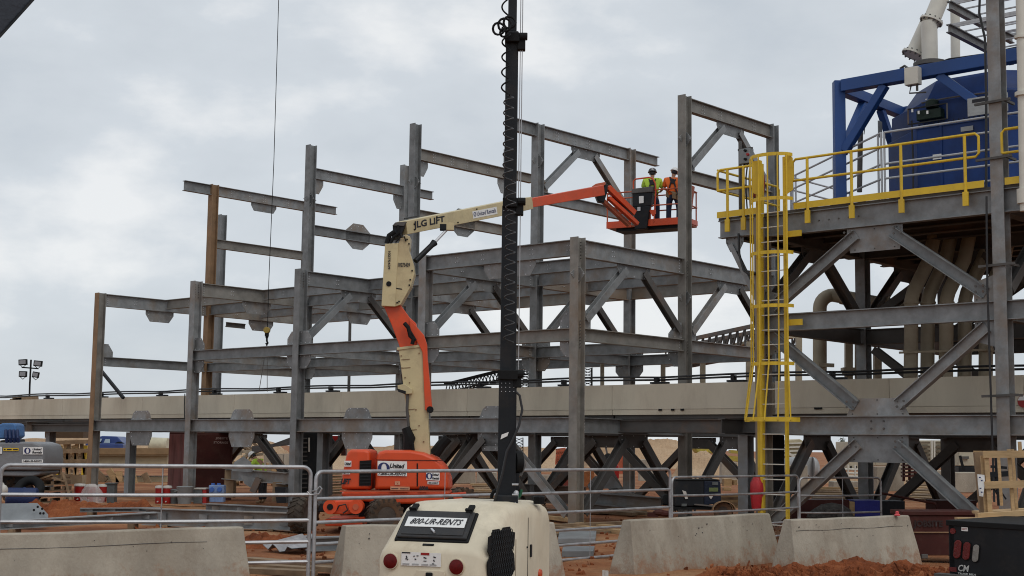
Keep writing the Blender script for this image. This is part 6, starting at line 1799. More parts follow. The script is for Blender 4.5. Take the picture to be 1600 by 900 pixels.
MB().bar(gy(911, 769, 39.4), gy(1035, 778, 39.4), 0.3, 0.03).bar(gy(920, 787, 39.4), gy(1035, 797, 39.4), 0.3, 0.03).obj('flange', STEEL, GG)
pp([(926, 748), (930, 744), (958, 744), (972, 763), (920, 764), (918, 758)], 39.7, 0.03, 'gusset_plate', STEEL, GG, 0)
GG2 = thing('steel_girder', 'grey girder lying behind the first chevron brace near the light tower', 'girder', gy(860, 780, 44), 'steel members laid out on the ground')
MB().isec(gy(780, 768, 44.5), gy(915, 775, 43), 0.55, 0.3).obj('girder', STEELD, GG2)
# timber mats and boards on the ground
random.seed(11)
mt_i = 0
where = ['under the orange lift', 'left of the bolted corner column', 'right of the bolted corner column', 'beside the welder']
TM = thing('timber_mats', 'weathered timber crane mats spread around the foot of the bolted corner column', 'timber mats', gz(900, 822))
for i in range(34):
    x = random.uniform(700, 1080)
    y = random.uniform(790, 832)
    a = gz(x, y)
    d = UX if random.random() < 0.6 else (UX * 0.9 + VX * 0.3).normalized()
    l = random.uniform(1.6, 3.2)
    MB().bar(a + ZX * 0.05 - d * l / 2, a + d * l / 2 + ZX * random.uniform(0.05, 0.09), 0.28, 0.09).obj('board', random.choice([WOODD, WOODD, WOOD]), TM)
for k, (x0, y0, x1, y1, m_, lab, Yd) in enumerate((
        (872, 836, 930, 849, STEELL, 'grey steel plate on the clay right of the light tower, nearer the bolted column', 0),
        (878, 861, 927, 870, STEELL, 'smaller grey steel plate on the clay low in the barrier gap', 0),
        (484, 838, 552, 864, STEELL, 'grey steel member lying behind the barrier right of the fence joint', 0))):
    a, b, c, d = gz(x0, y1), gz(x1, y1), gz(x1 + 2, y0), gz(x0 + 2, y0)
    if k == 2:
        mb = MB().isec(gy(482, 850, 25), gy(556, 848, 25.4), 0.24, 0.3)
    else:
        mb = MB().prism([a, b, c, d], ZX * 0.10)
    oneobj('steel_plate' if k < 2 else 'steel_member', lab, 'steel plate' if k < 2 else 'beam', mb, m_)
for k, (x0, y0, x1, y1, h_) in enumerate(((860, 830, 985, 824, 0.16), (862, 838, 984, 832, 0.06))):
    oneobj('timber_beam', ['thick squared timber lying across the gap between barriers', 'thin plank lying just in front of the squared timber in the gap'][k], 'timber', MB().bar(gz(x0, y0) + ZX * h_ / 2, gz(x1, y1) + ZX * h_ / 2, 0.2, h_), WOODD)
t = thing('plank_pile', 'rough timber planks low in the gap right of the left barrier', 'timber', gz(440, 895))
for k, (x0, y0, x1, y1, w_) in enumerate(((385, 880, 480, 888, 0.28), (385, 890, 482, 896, 0.26), (385, 897, 490, 902, 0.28), (492, 885, 540, 889, 0.2), (490, 893, 536, 897, 0.3))):
    MB().bar(gz(x0, y0) + ZX * 0.06, gz(x1, y1) + ZX * 0.06, w_, 0.08).obj('board', WOODD, t)
t = MB()
cp = []
for k, (x, y) in enumerate(((410, 850), (419, 858), (426, 850), (430, 853), (437, 862), (445, 861), (449, 854), (456, 857), (480, 855))):
    cp.append(gy(x, y, 26.5 - k * 0.02))
bk_ = [p + Vector((0.5, 1.6, 0.1)) for p in cp]
t.add(cp + bk_, [(i, i + 1, len(cp) + i + 1, len(cp) + i) for i in range(len(cp) - 1)])
t.add([p - ZX * 0.012 for p in cp + bk_], [(i, len(cp) + i, len(cp) + i + 1, i + 1) for i in range(len(cp) - 1)])
oneobj('corrugated_sheet', 'crumpled corrugated metal decking sheet on the red dirt left of the fence joint', 'metal sheet', t, GALV)
# welder trailer
WL = thing('welder_trailer', 'black towable welder with blue end panel and rusty mudguard right of the fence joint', 'welder', gy(1085, 798, 33))
Yw = 32.8
boxpx(WL, 1055, 751, 1100, 791, Yw, 1.0, 'housing', BLACKP, 0.02)
pp([(1100.3, 751), (1124, 751), (1126, 755), (1127, 786), (1100.3, 790)], Yw - 0.01, 1.0, 'end_panel', mat('dark_navy_paint', (0.007, 0.012, 0.026), 0.5, spec=0.25), WL, 0.02)
pp([(1056, 749.5), (1124, 749.3), (1126, 751), (1056, 751)], Yw - 0.02, 1.04, 'lid', BLACK, WL, 0.01)
MB().tube([gy(1090 + 4 * math.cos(a), 750 - 5 * math.sin(a), Yw + 0.4) for a in [math.pi * k / 6 for k in range(7)]], 0.02).tube([gy(1104 + 4 * math.cos(a), 750 - 4 * math.sin(a), Yw + 0.4) for a in [math.pi * k / 6 for k in range(7)]], 0.02).obj('lifting_eye', STEELD, WL)
boxpx(WL, 1113, 753, 1122, 758, Yw - 0.03, 0.02, 'gauge_plate', GREYP, 0)
boxpx(WL, 1108, 762, 1122, 768, Yw - 0.03, 0.02, 'green_label', mat('olive_label', (0.12, 0.15, 0.05), 0.6), 0)
pp([(1107, 775), (1115, 774), (1111, 780)], Yw - 0.03, 0.02, 'white_arrow', WHP, WL, 0)
pp([(1066, 766), (1072, 768), (1075, 779), (1071, 780)], Yw - 0.03, 0.02, 'hanging_tag', WHP, WL, 0)
boxpx(WL, 1065, 787, 1073, 791, Yw - 0.03, 0.02, 'data_plate', GREYP, 0)
MB().bar(gy(1085, 788, Yw - 0.05), gy(1118, 791, Yw - 0.05), 0.05, 0.03).obj('side_rail', STEELD, WL)
rg = []
fc = gz(1132, 800); fc = gy(1131, 797, Yw - 0.1)
for sx in (0, 0.28):
    rg.append([fc + Vector((0.27 * math.cos(a), sx - 0.1, 0.21 * math.sin(a))) for a in [math.pi * i / 10 for i in range(11)]] + [fc + Vector((0.25 * math.cos(a), sx - 0.1, 0.19 * math.sin(a))) for a in [math.pi * i / 10 for i in range(10, -1, -1)]])
MB().loft(rg).obj('mudguard', STEELR, WL)
wheel(WL, fc - ZX * 0.03 + YX * 0.1, (0.2, 1, 0), 0.22, 0.16, RIM, 10)
MB().prism([gy(1050, 792, Yw), gy(1130, 793, Yw), gy(1130, 797, Yw), gy(1050, 796, Yw)], YX * 1.0).obj('chassis', BLACK, WL)
oneobj('machine_part', 'black machine part between the deep girder and the welder', 'machine part', MB().prism([gy(1036, 776, 33.5), (gy(1050, 772, 33.5)), gy(1052, 790, 33.5), gy(1036, 790, 33.5)], YX * 0.5).lathe([(0.12, -0.1), (0.12, 0.3)], gy(1042, 780, 33.4), YX, n=12), BLACK)
oneobj('rubble', 'small heap of red and black fittings on the ground left of the welder', 'fittings', MB().ball(gy(1030, 801, 33), (0.15, 0.1, 0.08), 8, 5).ball(gy(1040, 803, 33), (0.2, 0.1, 0.07), 8, 5).box(gy(1020, 804, 33), (0.25, 0.1, 0.1)).tube([gy(1025, 798, 33), gy(1045, 800, 33)], 0.03), MAROON)
oneobj('fire_extinguisher_cover', 'red covered extinguisher bag strapped between the grey support and the ladder', 'bag', MB().lathe([(0.05, 0), (0.12, 0.03), (0.14, 0.2), (0.16, 0.45), (0.15, 0.62), (0.09, 0.74), (0.03, 0.76)], gy(1183, 797, 32.6), n=14), mat('red_vinyl', (0.36, 0.015, 0.02), 0.45, var=0.2, scale=5, bump=0.02), smooth=True)
# row of boxes behind the right fence
Yr = 33.5
crate_box('skid_box', 'long dark red steel skid box behind the leaning fence panel', 'box', 1238, 781, 1327, 815, Yr, 0.8, MAROON, 'boxes in a row behind the right fence')
crate_box('lumber_bundle', 'narrow bundle of pale lumber between the dark red and blue boxes', 'lumber', 1327.4, 784, 1335.6, 806, Yr, 0.6, WOOD, 'boxes in a row behind the right fence')
crate_box('blue_box', 'bright blue steel box behind the leaning fence panel', 'box', 1336, 782, 1375, 808, Yr, 0.8, mat('royal_blue_paint', (0.015, 0.02, 0.22), 0.5), 'boxes in a row behind the right fence')
crate_box('black_box', 'black box right of the bright blue one', 'box', 1375.5, 783, 1414, 807, Yr + 0.1, 0.8, BLACKP, 'boxes in a row behind the right fence')
crate_box('skid_box', 'dark red box above the jobsite tool chest', 'box', 1463, 782, 1526, 800, 34.5, 0.9, MAROON, 'boxes in a row behind the right fence')
oneobj('scrap_heap', 'heap of tangled grey scrap inside the fence in front of the red skid box', 'scrap', MB().ball(gy(1300, 806, 33), (0.5, 0.2, 0.3), 10, 6).ball(gy(1280, 808, 33), (0.3, 0.2, 0.2), 10, 6).tube([gy(1290, 800, 32.7), gy(1312, 796, 32.7)], 0.05), mat('scrap_metal', (0.07, 0.065, 0.06), 0.7, var=0.5, scale=12, bump=0.04))
oneobj('strap', 'dark red strap slung from the fence post end to the right', 'strap', MB().tube([gy(1374, 770, 33.2), gy(1400, 775, 33), gy(1430, 781, 32.6), gy(1462, 787, 32.3)], 0.03, n=6), MAROON)

# ================================================================== dirt piles
def dirtpile(label, pts, depth, m, seed, root_name='dirt_pile', nx=90, ny=26, rough=0.06):
    """pts: (x, y) crest seen; built as a rough ridge over the ground at distance depth"""
    random.seed(seed)
    crest = [gy(x, y, depth) for x, y in pts]
    x0, x1 = crest[0].x, crest[-1].x
    def H(x):
        for a, b in zip(crest, crest[1:]):
            if a.x <= x <= b.x:
                f = (x - a.x) / max(1e-6, b.x - a.x)
                f = f * f * (3 - 2 * f)
                return a.z + (b.z - a.z) * f
        return 0
    from mathutils import noise
    wd_ = max(0.9, max(c.z for c in crest) * 2.2)
    vs, fs = [], []
    for j in range(ny + 1):
        t = j / ny * 2 - 1
        for i in range(nx + 1):
            x = x0 + (x1 - x0) * i / nx
            h_ = H(x)
            pr = max(0, math.cos(t * math.pi / 2)) ** 0.9
            edge = min(1, min(i, nx - i) / (nx * 0.06))
            n_ = noise.fractal(Vector((x * 2.2, t * wd_ * 2.2, seed)), 0.9, 2.1, 5) * rough * 2
            n_ += noise.cell(Vector((x * 9, t * wd_ * 9, seed))) * rough * 0.35
            z = (h_ * pr + n_ * (0.3 + pr)) * edge - 0.06 * (1 - pr)
            vs.append((x, depth + t * wd_, z))
    for j in range(ny):
        for i in range(nx):
            a = j * (nx + 1) + i
            fs.append((a, a + 1, a + nx + 2, a + nx + 1))
    mb = MB()
    mb.add(vs, fs)
    return oneobj(root_name, label, 'dirt pile', mb, m, smooth=False)
dirtpile('fresh red dirt ridge along the bottom in front of the two right barriers', [(1080, 915), (1100, 900), (1122, 888), (1145, 892), (1170, 901), (1200, 893), (1240, 888), (1270, 886), (1305, 880), (1340, 874), (1375, 882), (1405, 887), (1440, 886), (1475, 892), (1500, 898)], 22.3, SOILR, 5, nx=320, ny=70, rough=0.045)
dirtpile('low bank of red dirt behind the left barrier and steel plate', [(30, 792), (70, 786), (110, 784), (150, 786), (190, 788), (225, 785), (250, 793)], 37.5, SOILR, 9, nx=120)
dirtpile('red dirt under the long grey girder left of the fence joint', [(360, 845), (400, 838), (440, 836), (480, 842), (520, 850)], 28.5, SOILR, 12, nx=80)
cl = MB()
random.seed(21)
for i in range(1500):
    if i < 620:
        x = random.uniform(1085, 1500); y = random.uniform(872, 905)
        p = gz(x, min(y, 899)); p.y = random.uniform(20.5, 22.2); 
        p.z = random.uniform(0.02, 0.25)
    else:
        p = gz(random.uniform(200, 1300), random.uniform(800, 899)); p.z = gh(p.x, p.y) + 0.01
    r_ = random.uniform(0.012, 0.04) if i % 9 else random.uniform(0.04, 0.07)
    cl.box(p, (r_ * 2, r_ * 1.6, r_ * 1.3), (Vector((random.random(), random.random() - .5, random.random() - .5)), Vector((random.random() - .5, 1, 0.3)), Vector((random.random() - .5, 0.2, 1))))
o = cl.obj('dirt_clods', SOILR, None, kind='stuff')
tag(o, 'scattered clods of red clay on the ground and dirt ridge', 'dirt clods')
# ================================================================== background
def mound(label, pts, depth, m=SAND, seed=1):
    return dirtpile(label, pts, depth, m, seed, nx=110, ny=24, rough=0.05)
mound('long tan sand embankment seen under the frame behind the orange lift', [(480, 742), (530, 712), (580, 700), (640, 694), (700, 698), (760, 703), (830, 698), (880, 705), (920, 735)], 120, SAND, 2)
mound('tan sand stockpile seen between the lattice braces right of the welder', [(1050, 744), (1075, 712), (1100, 705), (1130, 722), (1165, 712), (1200, 728), (1240, 745)], 100, SAND, 3)
mound('high tan embankment beyond the bolted corner column', [(900, 735), (930, 696), (980, 688), (1040, 686), (1085, 694), (1120, 735)], 150, SAND, 4)
mound('distant tan bank along the yard edge at the far left', [(-120, 720), (-60, 692), (60, 685), (150, 683), (240, 685), (330, 687), (420, 690), (480, 730)], 140, SAND, 14)
mound('small pale sand cone behind the stooping worker', [(395, 718), (410, 700), (424, 691), (440, 702), (460, 718)], 95, SAND, 6)
mound('distant tan stockpile low between the right platform braces', [(1180, 742), (1230, 735), (1330, 738), (1420, 735), (1500, 742), (1560, 744)], 90, SAND, 8)
# beige trailer at the left
TRB = thing('storage_trailer', 'long cream storage trailer with a brown top on timber cribbing, behind the rust column', 'trailer', gy(180, 765, 72))
boxpx(TRB, 90, 712, 262, 732, 72, 3, 'side_panel', mat('cream_panel', (0.45, 0.38, 0.25), 0.7, var=0.1), 0.02)
boxpx(TRB, 88, 700, 264, 710.5, 71.7, 3.2, 'roof_band', mat('brown_board', (0.26, 0.17, 0.09), 0.8, var=0.15), 0.02)
boxpx(TRB, 90, 710, 262, 712.5, 71.8, 0.1, 'trim', mat('cream_panel', (0.45, 0.38, 0.25), 0.7), 0)
boxpx(TRB, 90, 745, 262, 756, 72.5, 2.5, 'lower_panel', mat('cream_panel', (0.45, 0.38, 0.25), 0.7), 0.02)
boxpx(TRB, 166, 774, 262, 786, 52, 1.5, 'front_slab', mat('tan_slab', (0.33, 0.25, 0.16), 0.85), 0.02)
for k, (x0, y0, x1, y1) in enumerate(((170, 734, 186, 760), (150, 736, 165, 752), (128, 738, 140, 756), (108, 736, 122, 752), (205, 736, 215, 770), (225, 740, 240, 770), (186, 736, 186.5, 775))):
    MB().bar(gy(x0, y0, 71), gy(x1, y1, 71), 0.3, 0.2, up=YX).obj('crib_timber', [WOODD, WOOD][k % 2 == 0], TRB)
oneobj('pickup_truck', 'blue and white pickup truck parked beyond the cream trailer', 'truck', MB().prism([gy(145, 698, 84), gy(148, 684, 84), (gy(160, 681, 84)), gy(183, 682, 84), gy(192, 692, 84), gy(192, 698, 84)], YX * 1.8).box(gy(170, 697, 83.9), (2.2, 2.0, 0.3)), mat('truck_blue', (0.03, 0.06, 0.2), 0.35), bevel=0.05)
PK = bpy.data.objects['pickup_truck']
MB().prism([gy(146, 691, 83.9), gy(149, 685.5, 83.9), gy(160, 685.5, 83.9), gy(156, 692.5, 83.9)], -YX * 0.02).obj('window', mat('pale_glass', (0.4, 0.48, 0.52), 0.15), PK)
MB().prism([gy(162, 692, 83.9), gy(165, 686, 83.9), gy(172, 686, 83.9), gy(172, 692, 83.9)], -YX * 0.02).obj('window', mat('pale_glass', (0.2, 0.25, 0.3), 0.15), PK)
for x in (152, 186):
    MB().lathe([(0.38, 0), (0.38, 0.2)], gy(x, 700, 83.8), YX, n=14).obj('wheel', BLACK, PK)
oneobj('water_tank', 'cream rounded tank beyond the trailer, left of the maroon cabinet', 'tank', MB().tube([gy(234, 695, 85), gy(262, 696, 85)], 0.45, n=16), mat('cream_tank', (0.5, 0.46, 0.33), 0.5), smooth=True)
YS = thing('yard_structure', 'yellowish scaffold lumber stacks under the duct at the far left', 'scaffold', gy(100, 740, 66))
for k in range(9):
    x = 82 + k * 6.5
    MB().bar(gy(x, 688 + (k % 3) * 4, 66), gy(x + (6 if k % 2 else -4), 742, 66), 0.16, 0.12, up=YX).obj('timber', [WOOD, WOODD, YELLOW][k % 3] if k != 5 else WOOD, YS)
for y in (692, 706, 722):
    MB().bar(gy(78, y, 65.8), gy(140, y - 2, 65.8), 0.1, 0.18).obj('timber', WOODD, YS)
boxpx(YS, 70, 664, 130, 684, 68, 2, 'dark_load', mat('dark_brown_timber', (0.09, 0.055, 0.03), 0.85), 0)
boxpx(YS, 86, 740, 128, 760, 67, 2, 'pale_bale', mat('tan_slab', (0.33, 0.25, 0.16), 0.85), 0)
# lumber pile and blocks behind the worker
LP_ = thing('lumber_pile', 'tangled tan lumber and formwork pile between the maroon cabinet and the worker', 'lumber', gy(378, 742, 68))
random.seed(5)
for k in range(46):
    x, y = random.uniform(355, 432), random.uniform(690, 752)
    a = random.uniform(-0.7, 0.7) if k % 3 else random.uniform(1.2, 1.9)
    l = random.uniform(5, 16)
    MB().bar(gy(x - l * math.cos(a), y + l * math.sin(a), 68 + random.uniform(-1, 1)), gy(x + l * math.cos(a), y - l * math.sin(a), 68 + random.uniform(-1, 1)), 0.12, 0.12).obj('timber', [WOOD, WOODD, PIPE][k % 3], LP_)
for k in range(5):
    MB().bar(gy(395, 704 - k * 2.2 + 4, 64), gy(465, 682 - k * 0.5 + k * 3, 60), 0.1, 0.12).obj('conveyor_chord', STEELD, LP_)
nm = ['left of the pale gap', 'with a pale face', 'third along', 'next to column four']
for k, (x0, x1, m_) in enumerate(((412, 423, CONC), (424, 432, WOOD), (433, 442, CONC), (443, 458, CONC))):
    oneobj('concrete_block', ['grey concrete block just right of the stooping worker', 'tan wooden block between two grey blocks behind the worker', 'pale grey block right of the tan one behind the worker', 'wide grey block against the third front column'][k], 'block', MB().prism([gy(x0, 709, 72), gy(x1, 709, 72), gy(x1, 742, 72), gy(x0, 742, 72)], YX * 1), m_, group='blocks lined up behind the worker')
# dark enclosure between columns
DE = thing('equipment_enclosure', 'tall black equipment enclosure standing behind the third front column', 'enclosure', gy(488, 775, 50))
boxpx(DE, 462, 676, 512, 776, 50, 1.4, 'enclosure', BLACKP, 0.02)
MB().bar(gy(483, 684, 49.9), gy(483, 706, 49.9), 0.05, 0.05, up=YX).obj('bright_strip', WHP, DE)
for k in range(12):
    boxpx(DE, 466, 684 + k * 7, 480, 686 + k * 7, 49.95, 0.04, 'louvre', STEELD, 0)
RL_ = thing('red_machine', 'bright red lift machine partly visible left of the orange lift cover', 'machine', gy(525, 742, 60))
boxpx(RL_, 513, 681, 530, 690, 60, 1, 'cab', REDT)
boxpx(RL_, 511, 692, 520, 712, 60, 1, 'mast', REDT)
MB().tube([gy(515, 684, 59.8), gy(527, 700, 59.8), gy(516, 705, 59.8)], 0.1).obj('hose', BLACK, RL_)
boxpx(RL_, 558, 690, 566, 712, 60, 0.5, 'post', ORANGED)
boxpx(RL_, 533, 697, 540, 712, 60, 0.5, 'post', MAROON)
WM = thing('red_loader', 'red and white loader with a raised arm beyond the bolted corner column', 'loader', gy(945, 765, 60))
pp([(935, 728), (942, 714), (953, 711), (958, 722), (960, 732), (935, 734)], 60, 1.2, 'white_cab', WHP, WM, 0.05)
pp([(930, 731), (948, 727), (966, 726), (968, 734), (930, 736)], 59.8, 1.4, 'red_cowl', REDT, WM, 0.05)
pp([(960, 734), (968, 734), (967, 748), (962, 748)], 59.8, 0.5, 'red_leg', REDT, WM, 0.02)
pp([(918, 716), (924, 713), (962, 747), (956, 750)], 58, 0.3, 'loader_arm', STEEL, WM, 0.02)
MB().tube([gy(949, 718, 59.9), gy(951, 716, 59.7)], 0.22, n=12).obj('lamp', BLACK, WM)
GN = thing('gantry', 'thin orange brown gantry frame with raking stays beyond the corner column', 'gantry', gy(955, 745, 80))
MB().bar(gy(944, 692, 80), gy(972, 692, 80), 0.25, 0.35).bar(gy(968, 686, 80), gy(968, 740, 80), 0.3, 0.3, up=YX).bar(gy(971, 686, 80), gy(971, 740, 80), 0.15, 0.15, up=YX).obj('post', ORANGED, GN)
MB().bar(gy(946, 696, 80), gy(950, 716, 80), 0.1, 0.1).bar(gy(965, 694, 80), gy(957, 716, 80), 0.1, 0.1).obj('stay', STEELD, GN)
oneobj('rust_tank', 'rust orange steel panel standing behind the corner column base', 'panel', MB().prism([gy(908, 738, 56), gy(928, 736, 56), gy(930, 752, 56), gy(922, 765, 56), gy(908, 765, 56)], YX * 0.8), mat('rust_orange', (0.28, 0.10, 0.035), 0.9, var=0.3, scale=4, bump=0.02))
oneobj('red_truck_body', 'dark red low vehicle body between two lower columns left of the corner column', 'vehicle', MB().prism([gy(868, 740, 62), gy(886, 736, 62), gy(905, 737, 62), gy(905, 762, 62), gy(868, 762, 62)], YX * 2), mat('dark_red_paint', (0.16, 0.03, 0.02), 0.6, dirt=0.4))
MS = thing('mesh_panel', 'orange brick coloured mesh panel leaning beyond the frame', 'panel', gy(880, 735, 70))
boxpx(MS, 869, 701, 884, 726, 70, 0.2, 'backing', SAND, 0)
for k in range(8):
    MB().bar(gy(869, 702 + k * 3.2, 69.9), gy(884, 700 + k * 3.2, 69.9), 0.04, 0.05).obj('bar', ORANGED, MS)
for k in range(5):
    MB().bar(gy(870 + k * 3.3, 701, 69.9), gy(868 + k * 3.3, 726, 69.9), 0.05, 0.04, up=YX).obj('bar', ORANGED, MS)
# tan slabs on the ground beyond
lab_s = ['pale concrete road barrier far behind the lift hood', 'pale concrete road barrier beyond the light tower mast', 'pale concrete wall section beyond the welder', 'pale concrete block between hopper and ladder', 'grey concrete block behind the leaning fence panel', 'tall pale concrete panel under the cream container', 'pale concrete block right of the crossed dark braces', 'pale concrete block behind the timber crate', 'distant concrete barrier between lower dark columns', 'grey concrete block left of the welder lid']
for k, (x0, y0, x1, y1, Y) in enumerate(((693, 735, 742, 756, 66), (745, 738, 776, 755, 68), (1128, 722, 1152, 756, 62), (1233, 727, 1262, 762, 50), (1302, 752, 1342, 774, 46), (1370, 729, 1412, 768, 52), (1432, 735, 1480, 768, 50), (1485, 738, 1530, 770, 50), (820, 742, 868, 760, 70), (1000, 718, 1030, 752, 66))):
    mb = MB().prism([gy(x0, y0, Y), gy(x1, y0, Y), gy(x1 + 1, y1, Y), gy(x0 - 1, y1, Y)], YX * 0.7)
    oneobj('concrete_block', lab_s[k], 'block', mb, CONC, group='pale concrete blocks in the yard beyond', bevel=0.03)
# clutter planks on the yard between
for i in range(60):
    pass
PB = thing('packing_boxes', 'cardboard coloured packing boxes and planks right of the welder', 'boxes', gy(1140, 785, 48))
boxpx(PB, 1131, 748, 1144, 760, 48, 0.5, 'box', WOOD, 0.01)
boxpx(PB, 1131, 762, 1143, 767, 47.8, 0.5, 'box', WOOD, 0.01)
boxpx(PB, 1146, 750, 1152, 758, 48, 0.5, 'box', WOOD, 0.01)
for k in range(5):
    MB().bar(gy(1126, 775 + k * 4, 44), gy(1156, 774 + k * 4.3, 44), 0.3, 0.08).obj('plank', [WOOD, WOODD][k % 2], PB)
PB2 = thing('lumber_stack', 'layered tan lumber stack in the yard under the far embankment behind the light tower', 'lumber', gy(760, 770, 60))
for k in range(10):
    MB().bar(gy(735 + 3 * (k % 3), 757 + k * 3.2, 60 - k), gy(782 + 4 * (k % 2), 757 + k * 3.2, 60 - k), 0.5, 0.07).obj('plank', [WOOD, WOODD, SAND][k % 3], PB2)
PB3 = thing('lumber_stack', 'layered planks and bundles in the yard left of the orange rear cover', 'lumber', gy(520, 770, 60))
for k in range(9):
    MB().bar(gy(506, 737 + k * 4.2, 58 - k * 0.6), gy(536, 736 + k * 4.2, 58 - k * 0.6), 0.5, 0.07).obj('plank', [WOOD, SAND, WOODD][k % 3], PB3)
PB4 = thing('lumber_stack', 'stacked timbers between the right fence and the crossed braces', 'lumber', gy(1440, 775, 44))
for k in range(12):
    MB().bar(gy(1418 + 5 * (k % 3), 752 + k * 2.6, 46 - k * 0.5), gy(1470 - 6 * (k % 2), 750 + k * 2.6, 46 - k * 0.5), 0.4, 0.06).obj('plank', [WOODD, WOOD, SAND][k % 3], PB4)
PB5 = thing('lumber_stack', 'pale planks on the yard under the left part of the platform', 'lumber', gy(1300, 778, 44))
for k in range(6):
    MB().bar(gy(1262 + 4 * (k % 3), 762 + k * 3.4, 44 - k * 0.5), gy(1350 - 8 * (k % 2), 763 + k * 3.4, 44 - k * 0.5), 0.4, 0.06).obj('plank', [WOOD, SAND, WOODD][k % 3], PB5)
# cream hopper, tank, container
HP_ = thing('cream_hopper', 'cream slatted hopper on thin legs right behind the ladder foot', 'hopper', gy(1240, 745, 60))
CRM = mat('cream_machine', (0.42, 0.36, 0.23), 0.6, var=0.12)
pp([(1212, 690), (1250, 686), (1256, 690), (1256, 722), (1212, 722)], 60, 2, 'hopper_body', CRM, HP_, 0.03)
for k in range(5):
    pp([(1225, 692 + k * 6), (1256, 691 + k * 6), (1256, 693 + k * 6), (1225, 694.5 + k * 6)], 59.9, 0.1, 'slat', PIPEW, HP_, 0)
MB().bar(gy(1232, 708, 59.7), gy(1252, 722, 59.7), 0.1, 0.1).obj('stay', PIPEW, HP_)
MB().bar(gy(1254, 722, 60), gy(1254, 745, 60), 0.12, 0.12, up=YX).obj('leg', CRM, HP_)
oneobj('grey_tank', 'pale grey rounded tank between the cream hopper and dark brace', 'tank', MB().tube([gy(1234, 730, 58), gy(1270, 730, 57)], [0.42, 0.42], n=18).lathe([(0.42, 0), (0.3, 0.15), (0.05, 0.2)], gy(1270, 730, 57), XX, n=18), mat('pale_grey_tank', (0.35, 0.36, 0.36), 0.5), smooth=True)
CN = thing('cream_container', 'cream generator container with hatches seen below the platform beam', 'container', gy(1370, 745, 62))
boxpx(CN, 1326, 690, 1352, 719, 62, 2.5, 'body', mat('pale_cream', (0.5, 0.45, 0.34), 0.6), 0.03)
boxpx(CN, 1353, 692, 1412, 728, 62.2, 2.5, 'body', mat('pale_cream', (0.5, 0.45, 0.34), 0.6), 0.03)
boxpx(CN, 1322, 720, 1352, 735, 61.8, 2.5, 'lower_body', mat('pale_cream', (0.5, 0.45, 0.34), 0.6), 0.03)
for x, y, w_, h_ in ((1401, 702, 4, 4), (1401, 708, 4, 3), (1392, 703, 6, 1.5), (1386, 713, 6, 1), (1336, 728, 3, 5), (1318, 726, 2, 8), (1329, 728, 2, 5)):
    boxpx(CN, x, y, x + w_, y + h_, 61.6, 0.1, 'hatch', BLACKP, 0)
MB().bar(gy(1386, 700, 61.9), gy(1386, 726, 61.9), 0.03, 0.03, up=YX).bar(gy(1368, 692, 61.9), gy(1368, 726, 61.9), 0.03, 0.03, up=YX).obj('seam', PIPE, CN)
RC = thing('skid_rail', 'pale railed skid frame in front of the cream container', 'rail', gy(1330, 748, 55))
for y in (733, 739, 744):
    MB().tube([gy(1303, y, 55), gy(1352, y + 1, 55)], 0.04).obj('rail', PIPEW, RC)
for x in (1306, 1318, 1325, 1336, 1348):
    MB().tube([gy(x, 726, 55), gy(x, 748, 55)], 0.04).obj('post', PIPEW, RC)
LV = thing('louvred_container', 'cream louvred container seen in the dark triangle between crossed braces', 'container', gy(1460, 745, 58))
boxpx(LV, 1425, 688, 1482, 732, 58, 2.4, 'body', mat('pale_cream', (0.5, 0.45, 0.34), 0.6), 0.02)
for k in range(6):
    for x0, x1 in ((1427, 1453), (1463, 1481)):
        pp([(x0, 690 + k * 6.5), (x1, 690 + k * 6.5), (x1, 693 + k * 6.5), (x0, 693 + k * 6.5)], 57.8, 0.12, 'louvre', mat('brown_shadow_slot', (0.16, 0.13, 0.09), 0.8), LV, 0)
for x in (1456, 1460):
    MB().bar(gy(x, 688, 57.7), gy(x, 732, 57.7), 0.06, 0.08, up=YX).obj('rib', PIPEW, LV)
RK = thing('red_rack', 'maroon pipe rack with shelves beyond the crossed braces', 'rack', gy(1420, 748, 50))
for k in range(5):
    MB().bar(gy(1411, 722 + k * 5.5, 50), gy(1430, 721 + k * 5.5, 50), 0.6, 0.06).obj('shelf', MAROON, RK)
for x in (1412, 1421, 1430):
    MB().bar(gy(x, 718, 50), gy(x, 752, 50), 0.08, 0.08, up=YX).obj('post', MAROON, RK)
CN2 = thing('white_generator', 'off white generator set with a black base beyond the timber crate', 'generator', gy(1515, 745, 52))
boxpx(CN2, 1498, 702, 1545, 728, 52, 2, 'body', mat('pale_cream', (0.5, 0.45, 0.34), 0.6), 0.03)
boxpx(CN2, 1498, 729, 1545, 742, 52, 2, 'base', BLACKP, 0.02)
boxpx(CN2, 1502, 713, 1514, 717, 51.9, 0.1, 'vent', STEELD, 0)
MB().bar(gy(1500, 712, 51.5), gy(1510, 752, 51.5), 0.08, 0.08).obj('stay', BLACK, CN2)
oneobj('dark_lorry', 'black low machine under the ladder platform edge beyond the fence', 'machine', MB().prism([gy(1196, 735, 44), gy(1246, 740, 44), gy(1248, 772, 44), gy(1196, 772, 44)], YX * 1.2), BLACKP, bevel=0.03)
oneobj('equipment_cabinet', 'tall black equipment cabinet directly behind the ladder below the duct', 'cabinet', MB().prism([gy(1199, 678, 36.5), gy(1226, 680, 36.5), gy(1226, 785, 36.5), gy(1199, 785, 36.5)], YX * 0.9), BLACKP, bevel=0.02)
